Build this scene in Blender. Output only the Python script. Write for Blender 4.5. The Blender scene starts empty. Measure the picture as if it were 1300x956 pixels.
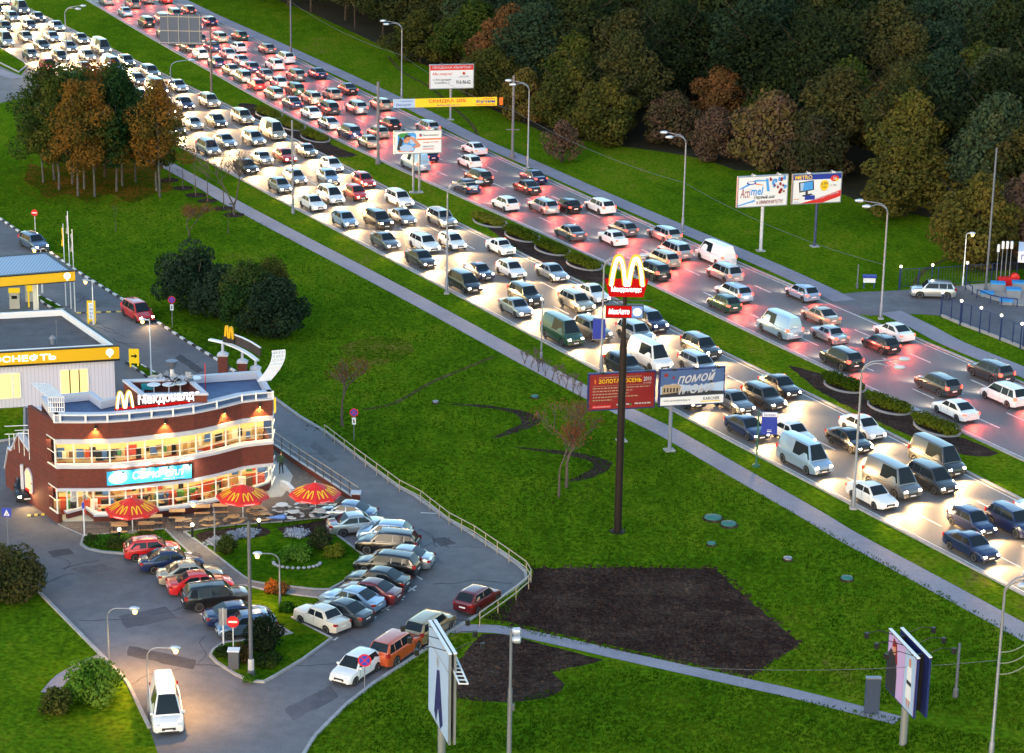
import bpy, bmesh, math, random
from mathutils import Vector, Matrix, noise as mnoise
PI = math.pi
R = math.radians
# ------------------------------------------------------------------ camera, world, sun, exposure
scene = bpy.context.scene
C = scene.collection
IW, IH = 1300.0, 956.0
FOC, VH, CAMH, ROLL = 3000.0, -450.0, 59.0, R(1.0)
TH = math.atan((IH / 2 - VH) / FOC)
cam_d = bpy.data.cameras.new('camera'); cam = bpy.data.objects.new('camera', cam_d); C.objects.link(cam)
cam_d.sensor_fit = 'HORIZONTAL'; cam_d.sensor_width = 36.0; cam_d.lens = FOC / IW * 36.0
cam_d.clip_start = 1.0; cam_d.clip_end = 6000.0
cam.location = (0, 0, CAMH)
_f = Vector((0, math.cos(TH), -math.sin(TH))); _r0 = Vector((1, 0, 0)); _u0 = Vector((0, math.sin(TH), math.cos(TH)))
_r = _r0 * math.cos(ROLL) + _u0 * math.sin(ROLL); _u = -_r0 * math.sin(ROLL) + _u0 * math.cos(ROLL)
cam.matrix_world = Matrix(((_r.x, _u.x, -_f.x, 0), (_r.y, _u.y, -_f.y, 0), (_r.z, _u.z, -_f.z, CAMH), (0, 0, 0, 1)))
scene.camera = cam

SUN_EL, SUN_AZ = 5.0, 205.0          # low dusk light from behind the viewer, a little to the left
w = bpy.data.worlds.new('World'); scene.world = w; w.use_nodes = True
nt = w.node_tree; nt.nodes.clear()
wo = nt.nodes.new('ShaderNodeOutputWorld'); bg = nt.nodes.new('ShaderNodeBackground'); sky = nt.nodes.new('ShaderNodeTexSky')
sky.sky_type = 'NISHITA'; sky.sun_disc = False; sky.sun_elevation = R(SUN_EL); sky.sun_rotation = R(SUN_AZ)
sky.air_density = 1.0; sky.dust_density = 0.6; sky.ozone_density = 1.7; sky.altitude = 150
bg.inputs['Strength'].default_value = 0.12
nt.links.new(sky.outputs[0], bg.inputs[0]); nt.links.new(bg.outputs[0], wo.inputs[0])
sl = bpy.data.lights.new('sun', 'SUN'); sl.energy = 0.2; sl.angle = R(30); sl.color = (1.0, 0.80, 0.62)
so = bpy.data.objects.new('sun', sl); C.objects.link(so)
_az = R(SUN_AZ); _el = R(24)
_sd = Vector((math.sin(_az) * math.cos(_el), math.cos(_az) * math.cos(_el), math.sin(_el)))
so.rotation_euler = _sd.to_track_quat('Z', 'Y').to_euler()
scene.view_settings.view_transform = 'Standard'; scene.view_settings.look = 'None'
scene.view_settings.gamma = 1.0; scene.view_settings.exposure = 2.8; scene.view_settings.use_curve_mapping = False
scene.cycles.max_bounces = 6; scene.cycles.transparent_max_bounces = 12; scene.cycles.sample_clamp_indirect = 4.0
scene.cycles.use_denoising = True

# ------------------------------------------------------------------ helpers
def V(u, v, z=0.0):
    """point on the level plane at height z under a point of the survey photograph"""
    a = (u - IW / 2) / FOC; b = -(v - IH / 2) / FOC
    d = _f + _r * a + _u * b
    t = (CAMH - z) / -d.z
    return Vector((d.x * t, d.y * t, z))
def PX(p):
    q = Vector(p) - Vector((0, 0, CAMH)); t = q.dot(_f)
    return (IW / 2 + FOC * q.dot(_r) / t, IH / 2 - FOC * q.dot(_u) / t, t)
def HT(u, v, vtop):
    """height of an upright thing standing at (u, v) whose top is seen at row vtop"""
    g = V(u, v); lo, hi = 0.0, 60.0
    for _ in range(40):
        m = (lo + hi) / 2
        if PX((g.x, g.y, m))[1] > vtop: lo = m
        else: hi = m
    return lo
def SZ(u, v, px): return px * PX(V(u, v))[2] / FOC
def DIR(u, v, du, dv):
    a = V(u, v); b = V(u + du, v + dv); d = b - a
    return math.atan2(d.y, d.x)

_mats = {}
def lin(c):
    return tuple(((x / 12.92) if x <= 0.04045 else ((x + 0.055) / 1.055) ** 2.4) for x in c)
def mat(name, col=(.5, .5, .5), rough=.6, metal=0.0, var=0.0, vscale=2.0, emit=None, estr=0.0, coat=0.0, bump=0.0, bscale=20.0, spec=.5, rnd=0.0):
    if name in _mats: return _mats[name]
    m = bpy.data.materials.new(name); m.use_nodes = True; _mats[name] = m
    n = m.node_tree; b = n.nodes['Principled BSDF']
    b.inputs['Base Color'].default_value = (*col, 1); b.inputs['Roughness'].default_value = rough; b.inputs['Metallic'].default_value = metal
    b.inputs['Coat Weight'].default_value = coat; b.inputs['Specular IOR Level'].default_value = spec
    if coat: b.inputs['Coat Roughness'].default_value = .06
    if emit: b.inputs['Emission Color'].default_value = (*emit, 1); b.inputs['Emission Strength'].default_value = estr
    if var or bump:
        tc = n.nodes.new('ShaderNodeTexCoord'); no = n.nodes.new('ShaderNodeTexNoise'); no.inputs['Scale'].default_value = vscale
        no.inputs['Detail'].default_value = 6; no.inputs['Roughness'].default_value = .65
        n.links.new(tc.outputs['Object'], no.inputs['Vector'])
        if var:
            mr = n.nodes.new('ShaderNodeMapRange'); mr.inputs[1].default_value = .3; mr.inputs[2].default_value = .7
            mr.inputs[3].default_value = 1 - var; mr.inputs[4].default_value = 1 + var
            n.links.new(no.outputs[0], mr.inputs[0])
            hs = n.nodes.new('ShaderNodeHueSaturation'); hs.inputs['Color'].default_value = (*col, 1)
            n.links.new(mr.outputs[0], hs.inputs['Value']); n.links.new(hs.outputs[0], b.inputs['Base Color'])
        if bump:
            nb = n.nodes.new('ShaderNodeTexNoise'); nb.inputs['Scale'].default_value = bscale; nb.inputs['Detail'].default_value = 4
            n.links.new(tc.outputs['Object'], nb.inputs['Vector'])
            bp = n.nodes.new('ShaderNodeBump'); bp.inputs['Strength'].default_value = bump; bp.inputs['Distance'].default_value = .05
            n.links.new(nb.outputs[0], bp.inputs['Height']); n.links.new(bp.outputs[0], b.inputs['Normal'])
    return m
def layered(name, stops, scales, rough=.9, bump=.6, bscale=6.0, bdist=.06, spec=.2, fine=0.35, fscale=5.0, stretch=None):
    """ground-like material: colour ramp over summed noises at several sizes"""
    if name in _mats: return _mats[name]
    m = bpy.data.materials.new(name); m.use_nodes = True; _mats[name] = m
    n = m.node_tree; b = n.nodes['Principled BSDF']; L = n.links.new
    tc = n.nodes.new('ShaderNodeTexCoord'); src = tc.outputs['Object']
    if stretch:
        mp = n.nodes.new('ShaderNodeMapping'); mp.inputs['Scale'].default_value = stretch[:3]; mp.inputs['Rotation'].default_value = (0, 0, stretch[3])
        L(src, mp.inputs[0]); src2 = mp.outputs[0]
    else: src2 = src
    acc = None; tot = sum(x[1] for x in scales)
    for s, wgt in scales:
        no = n.nodes.new('ShaderNodeTexNoise'); no.inputs['Scale'].default_value = s; no.inputs['Detail'].default_value = 5; no.inputs['Roughness'].default_value = .6
        L(src2, no.inputs['Vector'])
        ml = n.nodes.new('ShaderNodeMath'); ml.operation = 'MULTIPLY'; ml.inputs[1].default_value = wgt / tot; L(no.outputs[0], ml.inputs[0])
        if acc is None: acc = ml.outputs[0]
        else:
            ad = n.nodes.new('ShaderNodeMath'); ad.operation = 'ADD'; L(acc, ad.inputs[0]); L(ml.outputs[0], ad.inputs[1]); acc = ad.outputs[0]
    cr = n.nodes.new('ShaderNodeValToRGB'); el = cr.color_ramp.elements
    while len(el) > 1: el.remove(el[-1])
    el[0].position = stops[0][0]; el[0].color = (*stops[0][1], 1)
    for p, c in stops[1:]:
        e = el.new(p); e.color = (*c, 1)
    L(acc, cr.inputs[0])
    nf = n.nodes.new('ShaderNodeTexNoise'); nf.inputs['Scale'].default_value = fscale; nf.inputs['Detail'].default_value = 3; L(src, nf.inputs['Vector'])
    mr = n.nodes.new('ShaderNodeMapRange'); mr.inputs[1].default_value = .3; mr.inputs[2].default_value = .7; mr.inputs[3].default_value = 1 - fine; mr.inputs[4].default_value = 1 + fine
    L(nf.outputs[0], mr.inputs[0])
    hs = n.nodes.new('ShaderNodeHueSaturation'); L(cr.outputs[0], hs.inputs['Color']); L(mr.outputs[0], hs.inputs['Value']); L(hs.outputs[0], b.inputs['Base Color'])
    b.inputs['Roughness'].default_value = rough; b.inputs['Specular IOR Level'].default_value = spec
    nb = n.nodes.new('ShaderNodeTexNoise'); nb.inputs['Scale'].default_value = bscale; nb.inputs['Detail'].default_value = 4; L(src, nb.inputs['Vector'])
    bp = n.nodes.new('ShaderNodeBump'); bp.inputs['Strength'].default_value = bump; bp.inputs['Distance'].default_value = bdist
    L(nb.outputs[0], bp.inputs['Height']); L(bp.outputs[0], b.inputs['Normal'])
    return m
EXF = 2.0 ** scene.view_settings.exposure
def glow(name, col, s):
    # s is how bright the lamp face reads at the exposure in use
    s = s / EXF
    if name in _mats: return _mats[name]
    m = bpy.data.materials.new(name); m.use_nodes = True; _mats[name] = m
    n = m.node_tree; n.nodes.clear(); o = n.nodes.new('ShaderNodeOutputMaterial'); e = n.nodes.new('ShaderNodeEmission')
    e.inputs[0].default_value = (*col, 1); e.inputs[1].default_value = s; n.links.new(e.outputs[0], o.inputs[0]); return m
def glass(name, tint=(.9, .95, 1), gloss=.12):
    if name in _mats: return _mats[name]
    m = bpy.data.materials.new(name); m.use_nodes = True; _mats[name] = m
    n = m.node_tree; n.nodes.clear(); o = n.nodes.new('ShaderNodeOutputMaterial')
    t = n.nodes.new('ShaderNodeBsdfTransparent'); t.inputs[0].default_value = (*tint, 1)
    g = n.nodes.new('ShaderNodeBsdfGlossy'); g.inputs['Roughness'].default_value = .02
    x = n.nodes.new('ShaderNodeMixShader'); x.inputs[0].default_value = gloss
    n.links.new(t.outputs[0], x.inputs[1]); n.links.new(g.outputs[0], x.inputs[2]); n.links.new(x.outputs[0], o.inputs[0]); return m
def leafmat(name, cols, trans=.25, osc=.35):
    """leaves: hue varies over the crown and from tree to tree"""
    if name in _mats: return _mats[name]
    m = bpy.data.materials.new(name); m.use_nodes = True; _mats[name] = m
    n = m.node_tree; n.nodes.clear(); L = n.links.new
    o = n.nodes.new('ShaderNodeOutputMaterial'); d = n.nodes.new('ShaderNodeBsdfDiffuse'); t = n.nodes.new('ShaderNodeBsdfTranslucent'); x = n.nodes.new('ShaderNodeMixShader')
    tc = n.nodes.new('ShaderNodeTexCoord'); no = n.nodes.new('ShaderNodeTexNoise'); no.inputs['Scale'].default_value = osc; no.inputs['Detail'].default_value = 5; no.inputs['Roughness'].default_value = .7
    L(tc.outputs['Object'], no.inputs['Vector'])
    oi = n.nodes.new('ShaderNodeObjectInfo'); md = n.nodes.new('ShaderNodeMath'); md.operation = 'MULTIPLY_ADD'; md.inputs[1].default_value = .45; md.inputs[2].default_value = -.225
    L(oi.outputs['Random'], md.inputs[0]); ad = n.nodes.new('ShaderNodeMath'); ad.operation = 'ADD'; L(no.outputs[0], ad.inputs[0]); L(md.outputs[0], ad.inputs[1])
    cr = n.nodes.new('ShaderNodeValToRGB'); el = cr.color_ramp.elements
    while len(el) > 1: el.remove(el[-1])
    k = len(cols)
    for i, c in enumerate(cols):
        p = .28 + .44 * i / max(1, k - 1)
        if i == 0: el[0].position = p; el[0].color = (*c, 1)
        else:
            e = el.new(p); e.color = (*c, 1)
    L(ad.outputs[0], cr.inputs[0]); L(cr.outputs[0], d.inputs[0]); L(cr.outputs[0], t.inputs[0]); x.inputs[0].default_value = trans
    L(d.outputs[0], x.inputs[1]); L(t.outputs[0], x.inputs[2]); L(x.outputs[0], o.inputs[0]); return m

_txt = {}
def text_geo(s, bold=0.0, italic=0.0):
    k = (s, bold, italic)
    if k in _txt: return _txt[k]
    c = bpy.data.curves.new('lettering', 'FONT'); c.body = s; c.resolution_u = 2; c.offset = bold; c.shear = italic
    o = bpy.data.objects.new('lettering', c); C.objects.link(o)
    dg = bpy.context.evaluated_depsgraph_get(); dg.update()
    m = bpy.data.meshes.new_from_object(o.evaluated_get(dg))
    vs = [(v.co.x, v.co.y) for v in m.vertices]; fs = [tuple(p.vertices) for p in m.polygons]
    bpy.data.objects.remove(o); bpy.data.curves.remove(c); bpy.data.meshes.remove(m)
    x0 = min(v[0] for v in vs); x1 = max(v[0] for v in vs); y0 = min(v[1] for v in vs); y1 = max(v[1] for v in vs)
    vs = [((a - x0) / (x1 - x0), (b - y0) / (y1 - y0)) for a, b in vs]
    _txt[k] = (vs, fs); return _txt[k]

class MB:
    def __init__(s): s.v = []; s.f = []; s.m = []; s.mats = []; s.xf = None
    def mi(s, m):
        if m not in s.mats: s.mats.append(m)
        return s.mats.index(m)
    def add(s, vs, fs, m):
        b = len(s.v); i = s.mi(m)
        for p in vs:
            p = Vector(p)
            s.v.append(s.xf @ p if s.xf is not None else p)
        for f in fs: s.f.append([b + k for k in f]); s.m.append(i)
    def box(s, c, sz, m, rz=0.0):
        hx, hy, hz = sz[0] / 2, sz[1] / 2, sz[2] / 2; cr, sr = math.cos(rz), math.sin(rz); vs = []
        for dz in (-hz, hz):
            for dx, dy in ((-hx, -hy), (hx, -hy), (hx, hy), (-hx, hy)):
                vs.append((c[0] + dx * cr - dy * sr, c[1] + dx * sr + dy * cr, c[2] + dz))
        s.add(vs, [(3, 2, 1, 0), (4, 5, 6, 7), (0, 1, 5, 4), (1, 2, 6, 5), (2, 3, 7, 6), (3, 0, 4, 7)], m)
    def bar(s, p, q, w, h, m):
        p = Vector(p); q = Vector(q); d = (q - p)
        if d.length < 1e-6: return
        d.normalize(); up = Vector((0, 0, 1)) if abs(d.z) < .98 else Vector((0, 1, 0)); sd = d.cross(up).normalized(); up = sd.cross(d)
        a = sd * (w / 2); b = up * (h / 2)
        s.add([p - a - b, p + a - b, p + a + b, p - a + b, q - a - b, q + a - b, q + a + b, q - a + b],
              [(3, 2, 1, 0), (4, 5, 6, 7), (0, 1, 5, 4), (1, 2, 6, 5), (2, 3, 7, 6), (3, 0, 4, 7)], m)
    def tube(s, pts, rad, m, n=8, cap=True):
        pts = [Vector(p) for p in pts]; k = len(pts)
        if not isinstance(rad, (list, tuple)): rad = [rad] * k
        vs = []; fs = []
        for i, p in enumerate(pts):
            d = (pts[min(i + 1, k - 1)] - pts[max(i - 1, 0)]).normalized()
            up = Vector((0, 0, 1)) if abs(d.z) < .95 else Vector((0, 1, 0)); a = d.cross(up).normalized(); b = a.cross(d)
            for j in range(n):
                t = 2 * PI * j / n; vs.append(p + (a * math.cos(t) + b * math.sin(t)) * rad[i])
        for i in range(k - 1):
            for j in range(n):
                fs.append((i * n + j, i * n + (j + 1) % n, (i + 1) * n + (j + 1) % n, (i + 1) * n + j))
        if cap: fs.append(tuple(range(n - 1, -1, -1))); fs.append(tuple((k - 1) * n + j for j in range(n)))
        s.add(vs, fs, m)
    def lathe(s, prof, c, m, n=12, axis='z'):
        vs = []; fs = []; k = len(prof)
        for r, z in prof:
            for j in range(n):
                t = 2 * PI * j / n
                if axis == 'z': vs.append((c[0] + r * math.cos(t), c[1] + r * math.sin(t), c[2] + z))
                elif axis == 'y': vs.append((c[0] + r * math.cos(t), c[1] + z, c[2] + r * math.sin(t)))
                else: vs.append((c[0] + z, c[1] + r * math.cos(t), c[2] + r * math.sin(t)))
        for i in range(k - 1):
            for j in range(n): fs.append((i * n + j, i * n + (j + 1) % n, (i + 1) * n + (j + 1) % n, (i + 1) * n + j))
        fs.append(tuple(range(n - 1, -1, -1))); fs.append(tuple((k - 1) * n + j for j in range(n)))
        s.add(vs, fs, m)
    def poly(s, pts, z, m): s.add([(p[0], p[1], z) for p in pts], [tuple(range(len(pts)))], m)
    def prism(s, pts, z0, z1, m, mside=None):
        k = len(pts); ar = sum(pts[i][0] * pts[(i + 1) % k][1] - pts[(i + 1) % k][0] * pts[i][1] for i in range(k))
        if ar < 0: pts = pts[::-1]
        s.add([(p[0], p[1], z1) for p in pts], [tuple(range(k))], m)
        s.add([(p[0], p[1], z0) for p in pts], [tuple(range(k - 1, -1, -1))], mside or m)
        vs = [(p[0], p[1], z0) for p in pts] + [(p[0], p[1], z1) for p in pts]
        s.add(vs, [(i, (i + 1) % k, k + (i + 1) % k, k + i) for i in range(k)], mside or m)
    def quad(s, a, b, c, d, m): s.add([a, b, c, d], [(0, 1, 2, 3)], m)
    def wall(s, pts, z0, z1, th, m, closed=False, mcap=None):
        """upright wall of thickness th (to the left of travel) along a plan line; z may be lists"""
        k = len(pts); L2 = offset(pts, th, closed); n = k if closed else k - 1
        za = z0 if isinstance(z0, (list, tuple)) else [z0] * k; zb = z1 if isinstance(z1, (list, tuple)) else [z1] * k
        vs = []
        for i in range(k):
            a, b = pts[i], L2[i]
            vs += [(a[0], a[1], za[i]), (a[0], a[1], zb[i]), (b[0], b[1], zb[i]), (b[0], b[1], za[i])]
        fs = []; ft = []
        for i in range(n):
            j = (i + 1) % k
            fs += [(4 * i, 4 * j, 4 * j + 1, 4 * i + 1), (4 * i + 2, 4 * j + 2, 4 * j + 3, 4 * i + 3), (4 * i + 3, 4 * j + 3, 4 * j, 4 * i)]
            ft.append((4 * i + 1, 4 * j + 1, 4 * j + 2, 4 * i + 2))
        if not closed: fs += [(0, 1, 2, 3), (4 * k - 1, 4 * k - 2, 4 * k - 3, 4 * k - 4)]
        s.add(vs, fs, m); s.add(vs, ft, mcap or m)
    def text(s, st, org, ax, ay, m, bold=0.0, italic=0.0, depth=0.0):
        """lettering filling the parallelogram org + x*ax + y*ay; depth extrudes it towards ax x ay"""
        vs, fs = text_geo(st, bold, italic); org = Vector(org); ax = Vector(ax); ay = Vector(ay); n = ax.cross(ay).normalized()
        top = [org + ax * x + ay * y + n * depth for x, y in vs]; s.add(top, fs, m)
        if depth:
            cnt = {}
            for f in fs:
                for i in range(len(f)):
                    a, b = f[i], f[(i + 1) % len(f)]; cnt[(a, b)] = 1
            ed = [e for e in cnt if (e[1], e[0]) not in cnt]
            b0 = [org + ax * x + ay * y for x, y in vs]; k = len(vs)
            s.add(top + b0, [(a, a + k, b + k, b) for a, b in ed], m)
    def ribbon(s, pts, hw, m, z=None):
        """flat strip of half width hw along 3D or plan points"""
        L = [(p[0], p[1]) for p in pts]; a = offset(L, hw); b = offset(L, -hw); k = len(L)
        zz = [(z if z is not None else p[2]) for p in pts]
        s.add([(a[i][0], a[i][1], zz[i]) for i in range(k)] + [(b[i][0], b[i][1], zz[i]) for i in range(k)], [(i, k + i, k + i + 1, i + 1) for i in range(k - 1)], m)
    def mesh(s, name, org=None, smooth=None):
        me = bpy.data.meshes.new(name); o = Vector(org) if org is not None else Vector((0, 0, 0))
        me.from_pydata([tuple(v - o) for v in s.v], [], s.f)
        for m in s.mats: me.materials.append(m)
        me.polygons.foreach_set('material_index', s.m); me.update()
        if smooth is not None:
            me.polygons.foreach_set('use_smooth', [True] * len(me.polygons)); me.set_sharp_from_angle(angle=R(smooth))
        return me
    def build(s, name, parent=None, org=None, smooth=None, **kw):
        if org is None and parent is not None and parent.get('world_parts'):
            org = worldloc(parent)
        o = bpy.data.objects.new(name, s.mesh(name, org, smooth)); C.objects.link(o)
        if parent is not None: o.parent = parent
        if parent is not None and parent.get('world_parts') and parent.type == 'MESH': pass
        for k, v in kw.items(): o[k] = v
        return o
def worldloc(o):
    p = Vector(o.location)
    while o.parent: o = o.parent; p += Vector(o.location)
    return p
def offset(pts, d, closed=False):
    k = len(pts); out = []
    for i in range(k):
        a = Vector((pts[i - 1][0], pts[i - 1][1])) if (i > 0 or closed) else None
        p = Vector((pts[i][0], pts[i][1]))
        b = Vector((pts[(i + 1) % k][0], pts[(i + 1) % k][1])) if (i < k - 1 or closed) else None
        d1 = (p - a).normalized() if a is not None else None; d2 = (b - p).normalized() if b is not None else None
        if d1 is None: d1 = d2
        if d2 is None: d2 = d1
        n1 = Vector((-d1.y, d1.x)); n2 = Vector((-d2.y, d2.x)); n = (n1 + n2)
        if n.length < 1e-4: n = n1
        n.normalize(); c = max(.35, n.dot(n1)); out.append((p.x + n.x * d / c, p.y + n.y * d / c))
    return out
def thing(name, label, cat, loc=(0, 0, 0), rz=0.0, group=None, world=False):
    o = bpy.data.objects.new(name, None); C.objects.link(o); o.location = loc; o.rotation_euler = (0, 0, rz); o.empty_display_size = .3
    o['label'] = label; o['category'] = cat
    if group: o['group'] = group
    if world: o['world_parts'] = 1
    return o
def tag(o, label, cat, group=None):
    o['label'] = label; o['category'] = cat
    if group: o['group'] = group
    return o
def struct(o): o['kind'] = 'structure'; return o
_kids = {}
def dup(root, loc, rz, label=None, group=None, scale=None):
    if root.name not in _kids: _kids[root.name] = [(c, list(c.children)) for c in root.children]
    r = root.copy(); C.objects.link(r); r.location = loc; r.rotation_euler = (0, 0, rz)
    if scale: r.scale = scale if isinstance(scale, (tuple, list)) else (scale,) * 3
    if label: r['label'] = label
    if group: r['group'] = group
    for c0, gs in _kids[root.name]:
        c = c0.copy(); C.objects.link(c); c.parent = r
        for g in gs:
            d = g.copy(); C.objects.link(d); d.parent = c
    return r
def P2(lst, z=0.0): return [V(u, v, z) for u, v in lst]
def smoothline(pts, n=4):
    """Catmull-Rom through plan points"""
    out = []; k = len(pts)
    for i in range(k - 1):
        p0 = Vector(pts[max(i - 1, 0)]); p1 = Vector(pts[i]); p2 = Vector(pts[i + 1]); p3 = Vector(pts[min(i + 2, k - 1)])
        for j in range(n):
            t = j / n
            out.append(.5 * ((2 * p1) + (p2 - p0) * t + (2 * p0 - 5 * p1 + 4 * p2 - p3) * t * t + (3 * p1 - p0 - 3 * p2 + p3) * t ** 3))
    out.append(Vector(pts[-1])); return out
def inpoly(x, y, poly):
    c = False; k = len(poly)
    for i in range(k):
        x1, y1 = poly[i]; x2, y2 = poly[(i + 1) % k]
        if (y1 > y) != (y2 > y) and x < (x2 - x1) * (y - y1) / (y2 - y1) + x1: c = not c
    return c
def kerb(mb, pts, w, z0, z1, mats, step=1.0, closed=False):
    """kerb stones along a line, alternating materials, sharing mitred joints"""
    L = [Vector((p[0], p[1])) for p in pts]
    if closed: L.append(L[0].copy())
    out = [L[0]]
    for a, b in zip(L[:-1], L[1:]):
        n = max(1, int(round((b - a).length / step)))
        for i in range(1, n + 1): out.append(a.lerp(b, i / n))
    if closed: out = out[:-1]
    A = offset(out, w / 2, closed); B = offset(out, -w / 2, closed); k = len(out)
    for i in range(k if closed else k - 1):
        j = (i + 1) % k
        q = [A[i], B[i], B[j], A[j]]
        mb.add([(p[0], p[1], z0) for p in q] + [(p[0], p[1], z1) for p in q], [(4, 5, 6, 7), (0, 1, 5, 4), (2, 3, 7, 6), (1, 2, 6, 5), (3, 0, 4, 7)], mats[i % len(mats)])
# ================================================================== GROUND
GRASS = layered('grass_ground', [(.35, (.024, .060, .004)), (.43, (.043, .100, .004)), (.50, (.070, .140, .005)), (.56, (.108, .158, .007)), (.62, (.155, .130, .028))],
                [(.018, 1.0), (.09, 1.0), (.5, .9), (2.2, .7)], bump=1.0, bscale=3.2, bdist=.14, fine=.38, fscale=2.6, stretch=(1.0, .55, 1.0, .35), spec=0.0)
ASPH = layered('asphalt', [(.38, (.090, .088, .098)), (.5, (.132, .129, .142)), (.62, (.185, .178, .192))], [(.03, 1.0), (.25, .8), (1.2, .5)], rough=.75, bump=.25, bscale=14, bdist=.02, fine=.12, fscale=9, spec=.35)
ROAD = layered('road_asphalt', [(.3, (.085, .083, .088)), (.5, (.12, .117, .12)), (.7, (.16, .155, .155))], [(.03, .8), (.3, .8), (1.2, .4)], rough=.6, bump=.2, bscale=12, bdist=.02, fine=.10, fscale=9, spec=.45, stretch=(1.0, .10, 1.0, R(28)))
PATHM = layered('path_asphalt', [(.3, (.19, .18, .22)), (.6, (.27, .255, .30))], [(.2, 1.0), (1.5, .6)], rough=.8, bump=.2, bscale=10, fine=.10, fscale=6)
SOIL = layered('bare_soil', [(.36, (.016, .009, .008)), (.48, (.032, .020, .017)), (.57, (.062, .042, .033)), (.66, (.12, .085, .06))], [(.05, .8), (.22, 1.0), (1.3, .8), (4.0, .6)], bump=1.0, bscale=2.6, bdist=.2, fine=.4, fscale=4.2, spec=0.0)
BED = layered('bed_soil', [(.3, (.02, .014, .012)), (.55, (.05, .035, .03)), (.72, (.10, .075, .06))], [(.4, 1.0), (2.0, 1.0)], bump=1.0, bscale=5, bdist=.1, fine=.5, fscale=5, spec=0.0)
LITTER = layered('leaf_litter', [(.42, (.024, .072, .003)), (.49, (.045, .075, .004)), (.54, (.13, .065, .012)), (.64, (.30, .12, .02))], [(.25, .8), (1.6, .9), (5, 1.0)], bump=.8, bscale=5, fine=.5, fscale=5, spec=0.0)
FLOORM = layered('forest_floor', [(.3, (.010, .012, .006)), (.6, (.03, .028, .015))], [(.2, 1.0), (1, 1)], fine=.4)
KERBM = mat('kerb_stone', (.30, .30, .31), .85, var=.25, vscale=1.5)
KW = mat('kerb_white', (.62, .62, .62), .8, var=.25, vscale=3); KB = mat('kerb_black', (.03, .03, .032), .8)
PAINT = mat('road_paint', (.62, .62, .60), .7, var=.3, vscale=3)
g = MB(); n = 24; S = 1500.0
g.quad((-S, -200, 0), (S, -200, 0), (S, 2600, 0), (-S, 2600, 0), GRASS)
struct(g.build('ground'))

# carriageway edge lines as surveyed
def edge(pts):
    P = sorted([V(*p) for p in pts], key=lambda q: q.y); xs = [(q.y, q.x) for q in P]
    def f(y):
        if y <= xs[0][0]: a, b = xs[0], xs[2]
        elif y >= xs[-1][0]: a, b = xs[-3], xs[-1]
        else:
            for a, b in zip(xs[:-1], xs[1:]):
                if a[0] <= y <= b[0]: break
        return a[1] + (b[1] - a[1]) * (y - a[0]) / (b[0] - a[0])
    # smoothed
    return lambda y: sum(f(y + d) * k for d, k in ((-14, .15), (-7, .22), (0, .26), (7, .22), (14, .15)))
NK = edge([(-60, 33), (60, 98), (225, 185), (330, 241), (640, 407), (746, 465), (922, 557), (1106, 656), (1248, 727), (1297, 754), (1340, 776)])
NF = edge([(10, -2), (200, 91), (314, 146), (387, 184), (492, 240), (640, 312), (753, 366), (922, 450), (1100, 536), (1217, 593), (1300, 637)])
FN = edge([(130, 12), (200, 54), (285, 101), (341, 134), (403, 166), (449, 189), (560, 240), (677, 292), (759, 329), (922, 408), (1092, 490), (1300, 585)])
FF = edge([(190, -15), (253, 17), (346, 60), (440, 107), (565, 168), (671, 217), (738, 247), (840, 293), (992, 356), (1100, 405), (1203, 446), (1300, 488)])
def road(fa, fb, ya, yb, z, m, name):
    mb = MB(); A = []; B = []; y = ya
    while y <= yb:
        A.append((fa(y), y, z)); B.append((fb(y + 6), y + 6, z)); y += 6
    k = len(A); mb.add(A + B, [(i, k + i, k + i + 1, i + 1) for i in range(k - 1)], m)
    return struct(mb.build(name)), A, B
_, NA, NB = road(NK, NF, 60, 640, .012, ROAD, 'near_carriageway')
_, FA, FB = road(FN, FF, 100, 640, .012, ROAD, 'far_carriageway')
kb = MB()
for L in (NB, FA): kerb(kb, L, .22, 0, .13, [KERBM], 3.0)
kerb(kb, [p for p in NA if PX(p)[0] > 75], .22, 0, .13, [KERBM], 3.0)
kerb(kb, [p for p in FB if not (1035 < PX(p)[0] < 1106)], .22, 0, .13, [KERBM], 3.0) if False else None
seg = []
for p in FB + [None]:
    if p is None or 1040 < PX(p)[0] < 1108:
        if len(seg) > 1: kerb(kb, seg, .22, 0, .13, [KERBM], 3.0)
        seg = []
    else: seg.append(p)
struct(kb.build('carriageway_kerb'))
# lane lines
NL = 4
def lane_pt(fa, fb, t, y):
    a = Vector((fa(y), y)); b = Vector((fb(y + 6), y + 6)); return a.lerp(b, t)
mk = MB()
for fa, fb in ((NK, NF), (FN, FF)):
    for k in range(1, NL):
        y = 95.0
        while y < 420:
            a = lane_pt(fa, fb, .03 + .94 * k / NL, y); b = lane_pt(fa, fb, .03 + .94 * k / NL, y + 2.6)
            mk.ribbon([a, b], .075, PAINT, .017); y += 7.5
    for t in (.035, .965):
        L = [lane_pt(fa, fb, t, y) for y in range(90, 440, 8)]; mk.ribbon(L, .06, PAINT, .017)
struct(mk.build('lane_markings'))
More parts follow.
